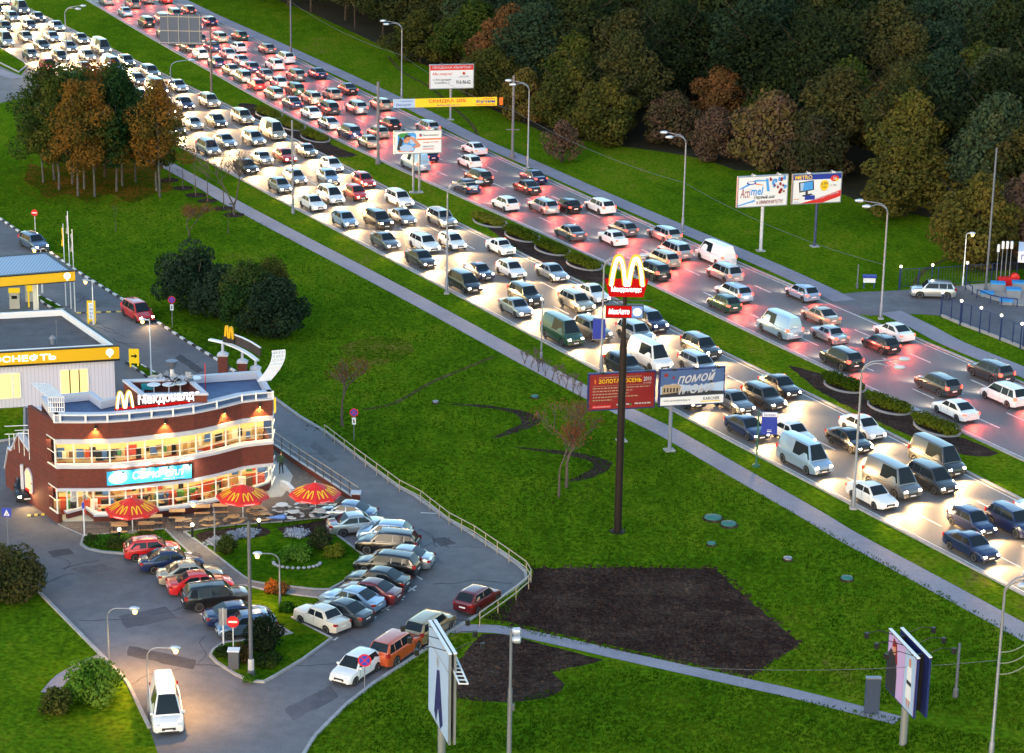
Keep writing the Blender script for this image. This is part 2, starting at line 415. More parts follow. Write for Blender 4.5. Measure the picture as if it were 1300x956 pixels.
# footpaths
def path(name, pts, w, z=.02, m=None, k=4):
    L = smoothline([tuple(V(*p)[:2]) for p in pts], k); mb = MB(); mb.ribbon(L, w / 2, m or PATHM, z); kk = MB()
    return struct(mb.build(name)), L
path('footpath', [(60, 122), (120, 158), (175, 190), (222, 215), (263, 238), (292, 256), (380, 303), (470, 350), (560, 398), (640, 442), (744, 498), (815, 533), (855, 553), (940, 602), (1031, 654), (1072, 679), (1177, 736), (1260, 781), (1297, 801), (1380, 846)], 2.0)
path('footpath', [(205, -12), (270, 20), (346, 54), (440, 97), (528, 138), (602, 176), (671, 206), (738, 236), (840, 280), (967, 333), (1040, 366), (1072, 382)], 2.3)
path('footpath', [(1130, 396), (1170, 415), (1212, 437), (1300, 473), (1400, 515)], 2.3, .02)
path('footpath', [(566, 799), (630, 799), (700, 812), (800, 835), (940, 866), (1020, 884), (1140, 915)], 1.25, .022)
TRK = layered('trodden_turf', [(.38, (.045, .065, .010)), (.5, (.075, .070, .022)), (.62, (.12, .095, .045))], [(.6, 1), (2, 1)], fine=.35, fscale=4, spec=0.0)
path('foot_track', [(461, 520), (500, 512), (545, 487), (580, 472), (626, 453)], .45, .006, TRK)
path('foot_track', [(493, 72), (512, 92), (545, 110), (572, 133), (598, 157), (606, 172)], .5, .006, TRK)
path('foot_track', [(1160, 362), (1172, 345), (1200, 330), (1250, 318)], .5, .006, TRK)
# side road at the upper left and its island
sr = MB(); sr.poly(P2([(-120, 108), (0, 84), (26, 96), (36, 84), (60, 96), (125, 132), (70, 122), (30, 124), (0, 131), (-120, 168)]), .009, ASPH); struct(sr.build('side_road'))
isl = MB(); ip = P2([(-60, 30), (0, 61), (30, 79), (34, 84), (24, 92), (0, 80), (-60, 58)]); isl.prism(ip, -.05, .10, GRASS, KERBM)
kerb(isl, ip, .2, 0, .14, [KERBM], 1.5, True); struct(isl.build('road_island'))
p = MB(); p.ribbon(P2([(-60, 70), (0, 92), (24, 99)]), 1.2, PATHM, .024); struct(p.build('footpath'))
# right-hand turning and forecourt
j = MB(); j.poly(P2([(1040, 377), (1050, 374), (1070, 373), (1090, 371), (1139, 369), (1225, 362), (1300, 357), (1420, 352), (1420, 480), (1300, 443), (1255, 424), (1194, 401), (1170, 399), (1142, 399), (1105, 401), (1085, 398), (1060, 386)]), .014, ASPH)
struct(j.build('access_road'))
CONC = mat('pale_paving', (.30, .29, .28), .8, var=.12, vscale=1.0, bump=.2)
j = MB(); j.prism(P2([(1222, 363), (1240, 374), (1262, 381), (1290, 388), (1420, 392), (1420, 353), (1300, 358)]), -.05, .10, CONC); struct(j.build('forecourt_paving'))
# soil and planted areas
def patch(name, pts, m, z, sm=0):
    L = [tuple(V(*p)[:2]) for p in pts]
    if sm: L = [tuple(q) for q in smoothline(L + [L[0]], sm)][:-1]
    # ragged edge
    rng = random.Random(len(name) + len(pts)); out = []
    for i in range(len(L)):
        a = Vector(L[i]); b = Vector(L[(i + 1) % len(L)]); k = max(1, int((b - a).length / .5))
        nn = Vector((-(b - a).y, (b - a).x)); nn = nn.normalized() if nn.length else nn
        for q in range(k): out.append(a.lerp(b, q / k) + nn * rng.uniform(-.10, .10))
    mb = MB(); mb.poly(out, z, m); return struct(mb.build(name))
patch('soil_plot', [(676, 722), (790, 720), (909, 722), (930, 743), (970, 778), (1016, 817), (985, 838), (952, 858), (900, 847), (800, 825), (700, 802), (640, 789), (615, 785), (640, 768), (664, 748), (675, 735)], SOIL, .008)
patch('soil_plot', [(612, 806), (640, 806), (690, 818), (745, 832), (765, 838), (735, 846), (700, 854), (716, 868), (700, 884), (640, 892), (580, 886), (562, 872), (575, 850), (592, 826)], SOIL, .008, 2)
patch('curved_bed', [(566, 514), (602, 513), (645, 518), (673, 524), (688, 532), (678, 541), (645, 552), (626, 556), (648, 544), (662, 537), (658, 528), (642, 522), (610, 517)], BED, .007, 2)
patch('curved_bed', [(652, 568), (690, 570), (730, 574), (762, 581), (778, 588), (765, 601), (742, 609), (722, 611), (742, 600), (754, 592), (746, 585), (725, 579), (690, 574)], BED, .007, 2)
patch('worn_grass', [(430, 440), (470, 428), (510, 430), (525, 445), (500, 460), (455, 462)], layered('worn_turf', [(.40, (.035, .085, .003)), (.5, (.075, .105, .006)), (.6, (.13, .115, .02))], [(.4, 1), (1.5, 1)], fine=.4, fscale=3, spec=0.0), .005, 3)
patch('leaf_litter', [(30, 230), (38, 208), (62, 214), (84, 190), (120, 196), (150, 184), (178, 200), (196, 204), (202, 224), (222, 240), (196, 246), (168, 258), (140, 246), (112, 256), (86, 246), (60, 252), (48, 240)], LITTER, .006, 3)
patch('ground_cover', [(302, 132), (322, 132), (360, 150), (430, 188), (455, 197), (425, 200), (385, 192), (345, 172), (315, 150)], BED, .007, 2)
patch('ground_cover', [(612, 282), (640, 287), (700, 315), (765, 345), (780, 360), (740, 356), (690, 335), (640, 306)], BED, .007, 2)
patch('ground_cover', [(1000, 464), (1040, 474), (1110, 505), (1200, 548), (1268, 575), (1225, 578), (1160, 555), (1100, 528), (1040, 496)], BED, .007, 2)
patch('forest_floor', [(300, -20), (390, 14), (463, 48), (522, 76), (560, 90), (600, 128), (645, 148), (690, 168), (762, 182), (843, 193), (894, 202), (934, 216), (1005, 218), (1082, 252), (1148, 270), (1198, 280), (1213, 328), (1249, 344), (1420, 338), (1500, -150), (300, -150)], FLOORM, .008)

# ------------------------------------------------ service road, car park and its islands
lot = [(-160, 190), (-60, 244), (0, 278), (28, 297), (61, 319), (96.5, 344), (117, 357), (158, 382), (196, 407), (234, 432), (272, 455), (310, 480), (348, 505.6), (380, 529), (412, 548), (450, 577), (507, 620), (523, 628), (567, 659), (601, 680), (641, 706), (658, 718), (667, 727), (668, 736), (656, 746), (622, 769), (601, 785), (570, 803), (549, 819), (507, 847), (476, 867), (440, 895), (400, 935), (360, 1000), (300, 1060), (215, 1000), (190, 925), (162, 868), (136, 840), (50, 753), (20, 735), (-20, 722), (-160, 700)]
LOT = P2(lot)
mb = MB(); mb.poly(LOT, .006, ASPH); struct(mb.build('car_park'))
kk = MB(); kerb(kk, LOT[2:12], .22, 0, .15, [KW, KB], .9); kerb(kk, LOT[11:35], .2, 0, .13, [KERBM], 1.2)
kerb(kk, LOT[36:42], .2, 0, .13, [KERBM], 1.2); struct(kk.build('car_park_kerb'))
def island(pts, name='lawn', z=.11, m=None, kmats=None, sm=0):
    L = [tuple(V(*p)[:2]) for p in pts]
    if sm: L = [tuple(q) for q in smoothline(L + [L[0]], sm)][:-1]
    mb = MB(); mb.prism(L, -.05, z, m or GRASS, KERBM); o = struct(mb.build(name))
    k = MB(); kerb(k, L, .16, 0, z + .04, kmats or [KERBM], 1.0, True); struct(k.build('lawn_kerb')); return L
GR2 = layered('mown_grass', [(.36, (.014, .050, .003)), (.5, (.036, .095, .003)), (.64, (.09, .13, .006))], [(.1, .6), (.6, 1), (2, .6)], bump=.8, bscale=4, bdist=.08, fine=.3, fscale=4, spec=0.0)
island([(234, 677), (265, 672), (300, 668), (360, 664), (420, 658), (428, 681), (445, 694), (463, 708), (458, 722), (440, 738), (418, 750), (400, 750), (338, 743), (320, 740), (308, 733), (280, 711), (256, 693)], m=GR2)
island([(292, 746), (310, 745), (340, 752), (380, 758), (412, 762), (398, 772), (371, 786), (421, 812), (418, 814), (385, 838), (350, 859), (335, 867), (318, 866), (300, 858), (275, 842), (267, 833), (271, 826), (283, 818), (346, 811), (370, 806), (355, 797), (325, 777), (305, 760)], m=GR2)
island([(103, 692), (106, 682), (140, 679), (209, 673), (222, 686), (240, 703), (258, 722), (200, 706), (157, 704), (131, 702), (112, 698)], m=GR2)
island([(44, 376), (52, 377), (66, 384), (82, 393), (70, 394), (56, 386)], kmats=[KW, KB], m=GR2)
island([(161, 461), (172, 460), (186, 468), (203, 478), (188, 480), (174, 470)], kmats=[KW, KB], m=GR2)
island([(-60, 520), (-20, 515), (31, 515), (31, 556), (0, 561), (-60, 566)])
# repaired and stained patches in the asphalt
PATCHD = layered('asphalt_repair', [(.35, (.05, .048, .056)), (.6, (.085, .08, .09))], [(.6, 1.0), (2, .8)], rough=.8, bump=.2, bscale=10, fine=.12, fscale=8)
STAIN = layered('asphalt_stain', [(.35, (.075, .07, .082)), (.6, (.12, .112, .128))], [(.4, 1.0), (1.5, .8)], rough=.7, bump=.2, bscale=12, fine=.12, fscale=8)
for i, (pp, m_) in enumerate((([(548, 684), (566, 682), (580, 690), (560, 694)], PATCHD), ([(520, 700), (552, 706), (566, 716), (530, 712)], STAIN), ([(90, 722), (130, 716), (150, 722), (112, 732)], STAIN), ([(150, 782), (210, 770), (226, 784), (160, 798)], STAIN), ([(430, 842), (500, 808), (508, 812), (438, 848)], PATCHD), ([(60, 700), (88, 696), (94, 703), (66, 708)], PATCHD), ([(100, 370), (130, 388), (120, 392), (92, 374)], STAIN), ([(230, 450), (260, 470), (252, 474), (222, 455)], PATCHD), ([(400, 560), (430, 583), (420, 588), (392, 566)], STAIN), ([(360, 900), (420, 870), (430, 885), (372, 915)], STAIN), ([(556, 770), (590, 752), (600, 760), (566, 780)], STAIN), ([(165, 820), (250, 838), (245, 850), (160, 832)], PATCHD))):
    patch('asphalt_repair', pp, m_, .0085 + .0002 * i, 0)
crk = MB(); rc_ = random.Random(6)
for i in range(26):
    u, v = rc_.choice([(100, 720), (180, 780), (560, 700), (600, 730), (540, 740), (450, 850), (130, 760), (230, 850), (470, 610), (400, 570), (150, 430), (90, 370), (250, 465)]); p = V(u + rc_.uniform(-30, 30), v + rc_.uniform(-8, 8)); a = rc_.uniform(0, 6.28); L = [p]
    if not inpoly(PX(p)[0], PX(p)[1], lot): continue
    for k in range(rc_.randint(4, 12)):
        a += rc_.uniform(-.6, .6); q = L[-1] + Vector((math.cos(a), math.sin(a), 0)) * .55
        if not inpoly(PX(q)[0], PX(q)[1], lot): break
        L.append(q)
    for a_, b_ in zip(L[:-1], L[1:]): crk.bar((a_.x, a_.y, .007), (b_.x, b_.y, .007), .05 + .03 * (i % 3), .008, PATCHD)
struct(crk.build('asphalt_cracks'))
# walkway between the rows
WALK = layered('walkway', [(.3, (.13, .12, .12)), (.6, (.19, .175, .17))], [(.3, 1.0), (2, 1)], fine=.15)
mb = MB(); mb.prism(P2([(209, 673), (234, 677), (256, 693), (280, 711), (308, 733), (320, 740), (338, 743), (400, 750), (418, 750), (425, 754), (412, 762), (380, 758), (340, 752), (310, 745), (292, 746), (272, 731), (258, 722), (240, 703), (222, 686)]), -.05, .09, WALK, KERBM); struct(mb.build('walkway'))
# pavement by the bottom lawn
path('footpath', [(62, 880), (80, 860), (105, 846), (131, 834)], 1.0, .02)
# terrace
PAV = layered('terrace_paving', [(.3, (.10, .085, .08)), (.55, (.15, .125, .115)), (.7, (.22, .19, .17))], [(.4, .8), (3, 1)], fine=.25, fscale=8, bump=.3, bscale=6)
TER = [(60, 640), (75, 667), (105, 680), (140, 679), (209, 673), (234, 677), (265, 672), (300, 668), (360, 664), (420, 657), (440, 650), (457, 643), (421, 619), (380, 592), (350, 570), (330, 560), (200, 590)]
mb = MB(); mb.prism(P2(TER), -.05, .10, PAV, KERBM); struct(mb.build('terrace'))
mb = MB(); mb.poly(P2([(335, 602), (345, 585), (362, 592), (372, 606), (366, 622), (358, 632), (336, 634), (322, 622)]), .106, mat('pale_stone', (.34, .33, .33), .6, var=.1)); struct(mb.build('terrace_apron'))
mb = MB(); mb.prism(P2([(76, 650), (100, 640), (137, 646), (137, 663), (78, 664)]), .0, .22, mat('step_stone', (.42, .40, .34), .6, var=.1)); struct(mb.build('entrance_step'))
# bay lines in the car park
mk = MB()
for a, b in (((371, 786), (424, 813)), ((424, 813), (429, 809)), ((464, 716), (482, 726)), ((463, 790), (478, 783)), ((466, 780), (476, 786)), ((484, 769), (494, 775)), ((484, 776), (496, 769)), ((502, 757), (512, 762)), ((502, 764), (514, 757)), ((517, 745), (527, 750)), ((518, 751), (529, 744)), ((528, 731), (536, 736)), ((534, 651), (555, 652)), ((420, 683), (462, 708)), ((182, 712), (193, 716)), ((198, 728), (208, 732)), ((226, 752), (236, 757)), ((254, 779), (264, 785))):
    mk.ribbon([V(*a), V(*b)], .06, PAINT, .012)
struct(mk.build('bay_markings'))
# speed hump dashes on the service road
hump = MB(); yel = mat('hump_yellow', (.65, .5, .08), .6)
for i in range(9):
    a = V(100 + i * 6.3, 397.5 - i * .2); hump.box((a.x, a.y, .03), (.42, .3, .06), yel if i % 2 == 0 else KB)
tag(hump.build('speed_hump', org=None), 'yellow and black speed hump across the service road beside the red minivan', 'speed hump')
hump = MB()
for i in range(8):
    a = V(37 + i * 4.4, 655 - i * .35); hump.box((a.x, a.y, .03), (.24, .3, .06), yel if i % 2 == 0 else KB)
tag(hump.build('speed_hump', org=None), 'yellow and black speed hump in front of the black car with glaring headlights', 'speed hump')
# ================================================================== CARS
TYRE = mat('tyre', (.012, .012, .013), .8); RIM = mat('rim', (.55, .56, .58), .3, .9); UNDER = mat('car_underside', (.01, .01, .011), .9)
CGL = mat('car_glass', (.012, .018, .024), .06, 0, spec=.28); TRIM = mat('car_trim', (.018, .018, .02), .6); PLATE = mat('plate', (.75, .75, .74), .5)
HL_OFF = mat('headlight_lens', (.65, .68, .7), .08, .3, coat=1); TL_OFF = mat('taillight_lens', (.30, .012, .012), .12, coat=1)
HL_ON = glow('headlight_on', (1.0, .90, .70), 60.0); TL_ON = glow('taillight_on', (1.0, .05, .03), 9.0); TL_LIT = glow('taillight_dim', (1.0, .04, .02), 1.6)
PAINTS = {
 'white': ((.70, .71, .72), 0), 'silver': ((.42, .44, .46), .75), 'black': ((.010, .010, .012), .2), 'dark blue': ((.010, .022, .085), .35), 'red': ((.52, .012, .012), .1), 'dark red': ((.13, .010, .014), .3),
 'beige': ((.42, .37, .29), .55), 'light blue': ((.30, .42, .56), .5), 'grey': ((.16, .17, .18), .6), 'dark grey': ((.05, .055, .06), .5), 'orange': ((.50, .085, .025), .25), 'green': ((.02, .07, .045), .4),
 'cream': ((.56, .53, .46), 0), 'steel blue': ((.10, .16, .26), .55), 'yellow': ((.65, .40, .03), 0), 'gold': ((.33, .25, .15), .6)}
def paint(c): col, me = PAINTS[c]; return mat('car_paint_' + c.replace(' ', '_'), col, .28, me, coat=1.0)
# kind: length, width, height, wheelbase, wheel radius, lower profile [(x, z)], greenhouse (windscreen base, roof front, roof rear, rear glass base), tail height
KINDS = {
 'sedan': dict(L=4.45, W=1.74, H=1.45, wb=2.62, r=.31, low=[(-2.22, .80), (-2.1, .96), (-1.5, .99), (0, .93), (.85, .92), (1.6, .84), (2.05, .72), (2.22, .60)], gh=(1.05, .35, -.80, -1.62)),
 'hatchback': dict(L=3.95, W=1.70, H=1.48, wb=2.50, r=.30, low=[(-1.97, .82), (-1.9, .95), (-1.2, .97), (0, .93), (.80, .92), (1.45, .84), (1.82, .72), (1.97, .60)], gh=(1.02, .35, -1.35, -1.88)),
 'estate car': dict(L=4.60, W=1.80, H=1.58, wb=2.75, r=.34, low=[(-2.3, .85), (-2.22, 1.0), (-1.4, 1.03), (0, 1.0), (.95, .98), (1.7, .90), (2.15, .78), (2.3, .65)], gh=(1.15, .50, -1.75, -2.2)),
 'off-roader': dict(L=4.50, W=1.83, H=1.70, wb=2.66, r=.37, low=[(-2.25, .95), (-2.2, 1.08), (-1.4, 1.10), (0, 1.06), (.95, 1.05), (1.7, 1.00), (2.12, .88), (2.25, .72)], gh=(1.15, .55, -1.75, -2.15)),
 'minivan': dict(L=4.55, W=1.84, H=1.70, wb=2.85, r=.32, low=[(-2.27, .88), (-2.2, 1.0), (-1.4, 1.02), (0, 1.0), (1.2, .98), (1.8, .84), (2.15, .72), (2.27, .60)], gh=(1.45, .65, -1.75, -2.2)),
 'boxy sedan': dict(L=4.12, W=1.62, H=1.44, wb=2.42, r=.30, low=[(-2.06, .78), (-2.0, .93), (-1.4, .95), (0, .93), (.80, .93), (1.5, .90), (1.98, .86), (2.06, .74)], gh=(.88, .48, -.75, -1.22)),
 'van': dict(L=5.2, W=1.95, H=2.2, wb=3.1, r=.35, low=[(-2.6, .95), (-2.55, 1.15), (-1.4, 1.15), (0, 1.15), (1.5, 1.12), (2.15, 1.02), (2.5, .86), (2.6, .7)], gh=(1.95, 1.25, -2.35, -2.56)),
}
def interp(P, x):
    if x <= P[0][0]: return P[0][1]
    for (a, b), (c, d) in zip(P[:-1], P[1:]):
        if x <= c: return b + (d - b) * (x - a) / (c - a)
    return P[-1][1]
def car_parts(kind, col, lit=None, simple=False):
    K = KINDS[kind]; L, W, H, wb, r = K['L'], K['W'], K['H'], K['wb'], K['r']; pm = paint(col); hl = L / 2
    ax = (wb / 2 + .04, -wb / 2 + .04); AR = r + .07
    xs = set([-hl, -hl + .04, -hl + .14, -hl + .3, hl, hl - .04, hl - .14, hl - .3, 0, .5, -.5])
    for a in ax:
        for q in (-1, -.9, -.7, -.4, 0, .4, .7, .9, 1): xs.add(round(a + q * AR, 4))
        xs.add(round(a + AR + .012, 4)); xs.add(round(a - AR - .012, 4))
    for x, z in K['low']: xs.add(x)
    xs = sorted(x for x in xs if -hl <= x <= hl)
    def wid(x): return (W / 2) * (1 - .055 * abs(x / hl) ** 3 - .10 * abs(x / hl) ** 14)
    def zlow(x):
        b = .20 + .10 * max(0, abs(x) / hl - .82) / .18
        for a in ax:
            d = abs(x - a)
            if d < AR: b = max(b, r * .98 + math.sqrt(max(0, AR * AR - d * d)) - .02)
        return b
    P = {}
    mb = MB(); rings = []
    for x in xs:
        zt = interp(K['low'], x); zb = min(zlow(x), zt - .10); w_ = wid(x); e = 1 if abs(x) < hl else .0
        zs = max(zb + .01, .42); zm = max(zs + .01, zt - .17)
        ring = [(0, zb), (w_ * .9, zb), (w_ * .985, min(zb + .04, zs)), (w_, zs), (w_ * .985, zm), (w_ * .935, zt - .045), (w_ * .84, zt), (w_ * .45, zt + .022), (0, zt + .03)]
        full = ring + [(-y, z) for y, z in ring[::-1][1:-1]]
        rings.append([(x, y, z) for y, z in full])
    k = len(rings[0]); vs = [p for rg in rings for p in rg]; fs = []; fu = []
    for i in range(len(rings) - 1):
        for j in range(k):
            q = (i * k + j, i * k + (j + 1) % k, (i + 1) * k + (j + 1) % k, (i + 1) * k + j)
            (fu if j in (0, k - 1) else fs).append(q)
    fs.append(tuple(range(k))[::-1]); fs.append(tuple((len(rings) - 1) * k + j for j in range(k)))
    mb.add(vs, fs, pm); mb.add(vs, fu, UNDER)
    # cabin
    xw, xf, xr, xb = K['gh']; TUM = .30
    def belt(x): return interp(K['low'], x) - .02
    def roof(x):
        if x >= xf: t = (xw - x) / (xw - xf); return belt(x) + (H - .03 - belt(x)) * max(0, t) ** .92
        if x <= xr: t = (x - xb) / (xr - xb); return belt(x) + (H - .05 - belt(x)) * max(0, t) ** .85
        t = (x - xr) / (xf - xr); return H - .05 + .02 * t + .045 * math.sin(PI * t)
    def sidey(x, z): return wid(x) * .90 - (z - belt(x)) * TUM
    gx = sorted(set([xw, xw - .12, (xw + xf) / 2, xf + .08, xf, xf - .3, (xf + xr) / 2, xr + .3, xr, xr - .08, (xr + xb) / 2, xb + .08, xb])); rings = []
    for x in gx:
        zb = belt(x); zt = max(zb + .012, roof(x)); y0 = wid(x) * .90; y1 = sidey(x, zt); h = zt - zb
        ring = [(0, zb), (y0, zb), (y0 - (y0 - y1) * .88, zb + h * .88), (y1 * .93, zt - .012 * min(1, h * 3)), (y1 * .6, zt + .008), (0, zt + .012)]
        full = ring + [(-y, z) for y, z in ring[::-1][1:-1]]; rings.append([(x, y, z) for y, z in full])
    k = len(rings[0]); vs = [p for rg in rings for p in rg]; fs = []
    for i in range(len(rings) - 1):
        for j in range(k): fs.append((i * k + j, i * k + (j + 1) % k, (i + 1) * k + (j + 1) % k, (i + 1) * k + j))
    fs.append(tuple(range(k))[::-1]); fs.append(tuple((len(rings) - 1) * k + j for j in range(k)))
    mb.add(vs, fs, pm)
    # bumpers, sills, grille, seams
    if True:
        for s in (1, -1):
            mb.bar((ax[1] + AR + .03, s * (wid(0) + .002), .27), (ax[0] - AR - .03, s * (wid(0) + .002), .27), .02, .09, TRIM)
            for xx in ((xf + xr) / 2 + .12, ):
                mb.bar((xx, s * (wid(xx) * .992), .45), (xx, s * (wid(xx) * .985), belt(xx) - .03), .014, .012, TRIM)
            mb.bar((xf + .45, s * wid(xf) * .995, .45), (xf + .42, s * wid(xf) * .985, belt(xf) - .05), .014, .012, TRIM)
        mb.box((hl - .01, 0, .50), (.05, W * .42, .16), TRIM); mb.box((hl - .02, 0, .30), (.06, W * .62, .09), TRIM); mb.box((-hl + .02, 0, .30), (.06, W * .7, .08), TRIM)
    P['body'] = (mb, 38)
    # windows: glass set 6 mm proud of the cabin
    gl = MB()
    def fr(x, t):  # point on the front or rear slope
        return (x, sidey(x, roof(x)) * .93 * t, roof(x))
    for (xa, xc, s) in ((xw - .05, xf + .02, 1), (xb + .05, xr - .02, -1)):
        if kind == 'van' and s < 0: continue
        ra, rc = roof(xa), roof(xc); dx = .012 * s; a = []
        N = 5
        for i in range(N + 1):
            x = xa + (xc - xa) * i / N; z = roof(x) + .010
            yy = (wid(x) * .90 - (z - belt(x)) * TUM) * .88
            for t in (-1, -.6, 0, .6, 1): a.append((x + dx, yy * t, z + .014 - .012 * abs(t)))
        fsg = [(i * 5 + j, i * 5 + j + 1, (i + 1) * 5 + j + 1, (i + 1) * 5 + j) for i in range(N) for j in range(4)]
        gl.add(a, fsg if s < 0 else [f[::-1] for f in fsg], CGL)
    xm = (xf + xr) / 2 + .12
    def side_pane(pts):
        for s in (1, -1):
            q = [(x, s * (sidey(x, z) + .008), z) for x, z in pts]; gl.add(q, [tuple(range(len(q))) if s > 0 else tuple(range(len(q)))[::-1]], CGL)
    def slope_x(z, front):
        a, b = (xw, xf) if front else (xb, xr); lo, hi = 0., 1.
        for _ in range(20):
            m = (lo + hi) / 2
            if roof(a + (b - a) * m) < z: lo = m
            else: hi = m
        return a + (b - a) * lo
    ztop = H - .13
    zb0 = max(belt(xw - .2), belt(0)) + .045
    side_pane([(slope_x(zb0, True) - .16, zb0), (xm + .035, zb0), (xm + .035, ztop), (slope_x(ztop, True) - .10, ztop)])
    rear_e = .16 if kind in ('sedan', 'boxy sedan', 'hatchback') else .12
    if kind != 'van':
        if kind in ('estate car', 'off-roader', 'minivan'):
            x2 = (xm + xr) / 2 - .18
            side_pane([(xm - .035, zb0), (x2 + .03, zb0), (x2 + .03, ztop), (xm - .035, ztop)])
            side_pane([(x2 - .04, zb0), (slope_x(zb0, False) + rear_e + .10, zb0), (slope_x(ztop, False) + rear_e, ztop), (x2 - .04, ztop)])
        else:
            side_pane([(xm - .035, zb0), (slope_x(zb0, False) + rear_e + .14, zb0), (slope_x(ztop, False) + rear_e + .05, ztop), (xm - .035, ztop)])
    P['windows'] = (gl, 30)
    # lamps
    zh = interp(K['low'], hl - .12) - .10; zt_ = interp(K['low'], -hl + .1) - .12
    old = kind == 'boxy sedan'
    for i, s in enumerate((1, -1)):
        q = MB(); y = s * (W / 2 * .72)
        vs = [(hl - .30, y + s * .145, zh + .075), (hl - .035, y + s * .04, zh + .045), (hl + .012, y - s * .17, zh + .03), (hl - .12, y - s * .17, zh + .105),
              (hl - .26, y + s * .150, zh - .03), (hl + .012, y + s * .03, zh - .06), (hl + .025, y - s * .17, zh - .06)]
        q.add(vs, [(0, 1, 2, 3), (0, 4, 5, 1), (1, 5, 6, 2)] if s < 0 else [(3, 2, 1, 0), (1, 5, 4, 0), (2, 6, 5, 1)], HL_ON if lit == 'front' else HL_OFF); P['headlight%d' % i] = (q, None)
        q = MB(); y = s * (W / 2 * .84); up = .22 if kind in ('estate car', 'off-roader', 'minivan', 'van') else .10
        vs = [(-hl + .20, y + s * .095, zt_ + up), (-hl - .012, y + s * .0, zt_ + up), (-hl - .012, y - s * .15, zt_ + up * .8), (-hl + .20, y + s * .10, zt_ - .06), (-hl - .015, y + s * .03, zt_ - .08), (-hl - .015, y - s * .15, zt_ - .06)]
        q.add(vs, [(0, 3, 4, 1), (1, 4, 5, 2)] if s > 0 else [(1, 4, 3, 0), (2, 5, 4, 1)], TL_ON if lit in ('rear', 'brake') else (TL_LIT if lit == 'front' else TL_OFF)); P['taillight%d' % i] = (q, None)
    if True:
        q = MB()
        for s in (1,):
            q.box((hl + .022, 0, .42), (.012, .46, .10), PLATE)
        P['number_plate0'] = (q, None); q = MB(); q.box((-hl - .016, 0, .62 if kind not in ('sedan',) else .66), (.012, .46, .10), PLATE); P['number_plate1'] = (q, None)
    if not simple:
        for i, s in enumerate((1, -1)):
            q = MB(); q.box((xw - .28, s * (wid(xw) * .9 + .09), belt(xw) + .10), (.10, .17, .11), pm); P['wing_mirror%d' % i] = (q, None)
    for i, (a, s) in enumerate(((ax[0], 1), (ax[0], -1), (ax[1], 1), (ax[1], -1))):
        y0 = s * (W / 2 - .205); y1 = s * (W / 2 - .012)
        q = MB(); q.lathe([(r * .66, 0), (r * .95, 0.0), (r, s * .03), (r, s * .16), (r * .95, s * .193), (r * .68, s * .193)] , (a, y0, r), TYRE, 20, 'y')
        rm = MB(); rm.lathe([(r * .70, s * .150), (r * .70, s * .196), (r * .64, s * .196), (r * .62, s * .176), (r * .10, s * .186)], (a, y0, r), RIM, 20, 'y')
        for t in range(5):
            an = 2 * PI * t / 5; rm.tube([(a + .3 * r * math.cos(an + .6), y0 + s * .178, r + .3 * r * math.sin(an + .6)), (a + .56 * r * math.cos(an + .6), y0 + s * .178, r + .56 * r * math.sin(an + .6))], r * .10, TRIM, 5)
        P['wheel%d' % i] = (q, 40, rm)
    return P
_carproto = {}
def car(kind, col, lit=None, simple=False):
    """a finished car at the origin; later calls copy it"""
    key = (kind, col, lit, simple)
    if key in _carproto:
        return dup(_carproto[key], (0, 0, 0), 0), False
    root = thing('car_' + 'x', '', 'car'); root.name = kind.replace(' ', '_').replace('-', '_')
    for nm, t in car_parts(kind, col, lit, simple).items():
        base = nm.rstrip('0123456789'); o = t[0].build(base, root, smooth=t[1])
        if len(t) > 2: t[2].build('rim', o, smooth=40)
    if lit:
        root_l = KINDS[kind]['L'] / 2
        if lit == 'front':
            ld = bpy.data.lights.new('headlight_beam', 'SPOT'); ld.energy = BEAM; ld.spot_size = R(120); ld.spot_blend = .7; ld.color = (1.0, .60, .24); ld.shadow_soft_size = .25
            lo = bpy.data.objects.new('headlight_beam', ld); C.objects.link(lo); lo.parent = root; lo.location = (root_l + .12, 0, 1.0); lo.rotation_euler = (R(72), 0, R(-90))
        elif lit == 'rear':
            ld = bpy.data.lights.new('headlight_beam', 'SPOT'); ld.energy = BEAM * .20; ld.spot_size = R(100); ld.spot_blend = .8; ld.color = (1.0, .82, .60); ld.shadow_soft_size = .25
            lo = bpy.data.objects.new('headlight_beam', ld); C.objects.link(lo); lo.parent = root; lo.location = (root_l + .12, 0, .8); lo.rotation_euler = (R(60), 0, R(-90))
            ld = bpy.data.lights.new('taillight_glow', 'SPOT'); ld.energy = REDG; ld.spot_size = R(140); ld.spot_blend = .8; ld.color = (1.0, .10, .06); ld.shadow_soft_size = .3
            lo = bpy.data.objects.new('taillight_glow', ld); C.objects.link(lo); lo.parent = root; lo.location = (-root_l - .12, 0, .8); lo.rotation_euler = (R(50), 0, R(90))
    _carproto[key] = root
    return root, True
BEAM, REDG = 360.0, 130.0
def put_car(kind, col, label, u, v, ang, lit=None, group=None, simple=False, xyz=None, cat='car'):
    o, _ = car(kind, col, lit, simple)
    p = xyz if xyz is not None else V(u, v); o.location = (p[0], p[1], .012 if xyz is None else p[2]); o.rotation_euler = (0, 0, ang)
    o['label'] = label; o['category'] = cat
    if group: o['group'] = group
    elif 'group' in o: del o['group']
    return o
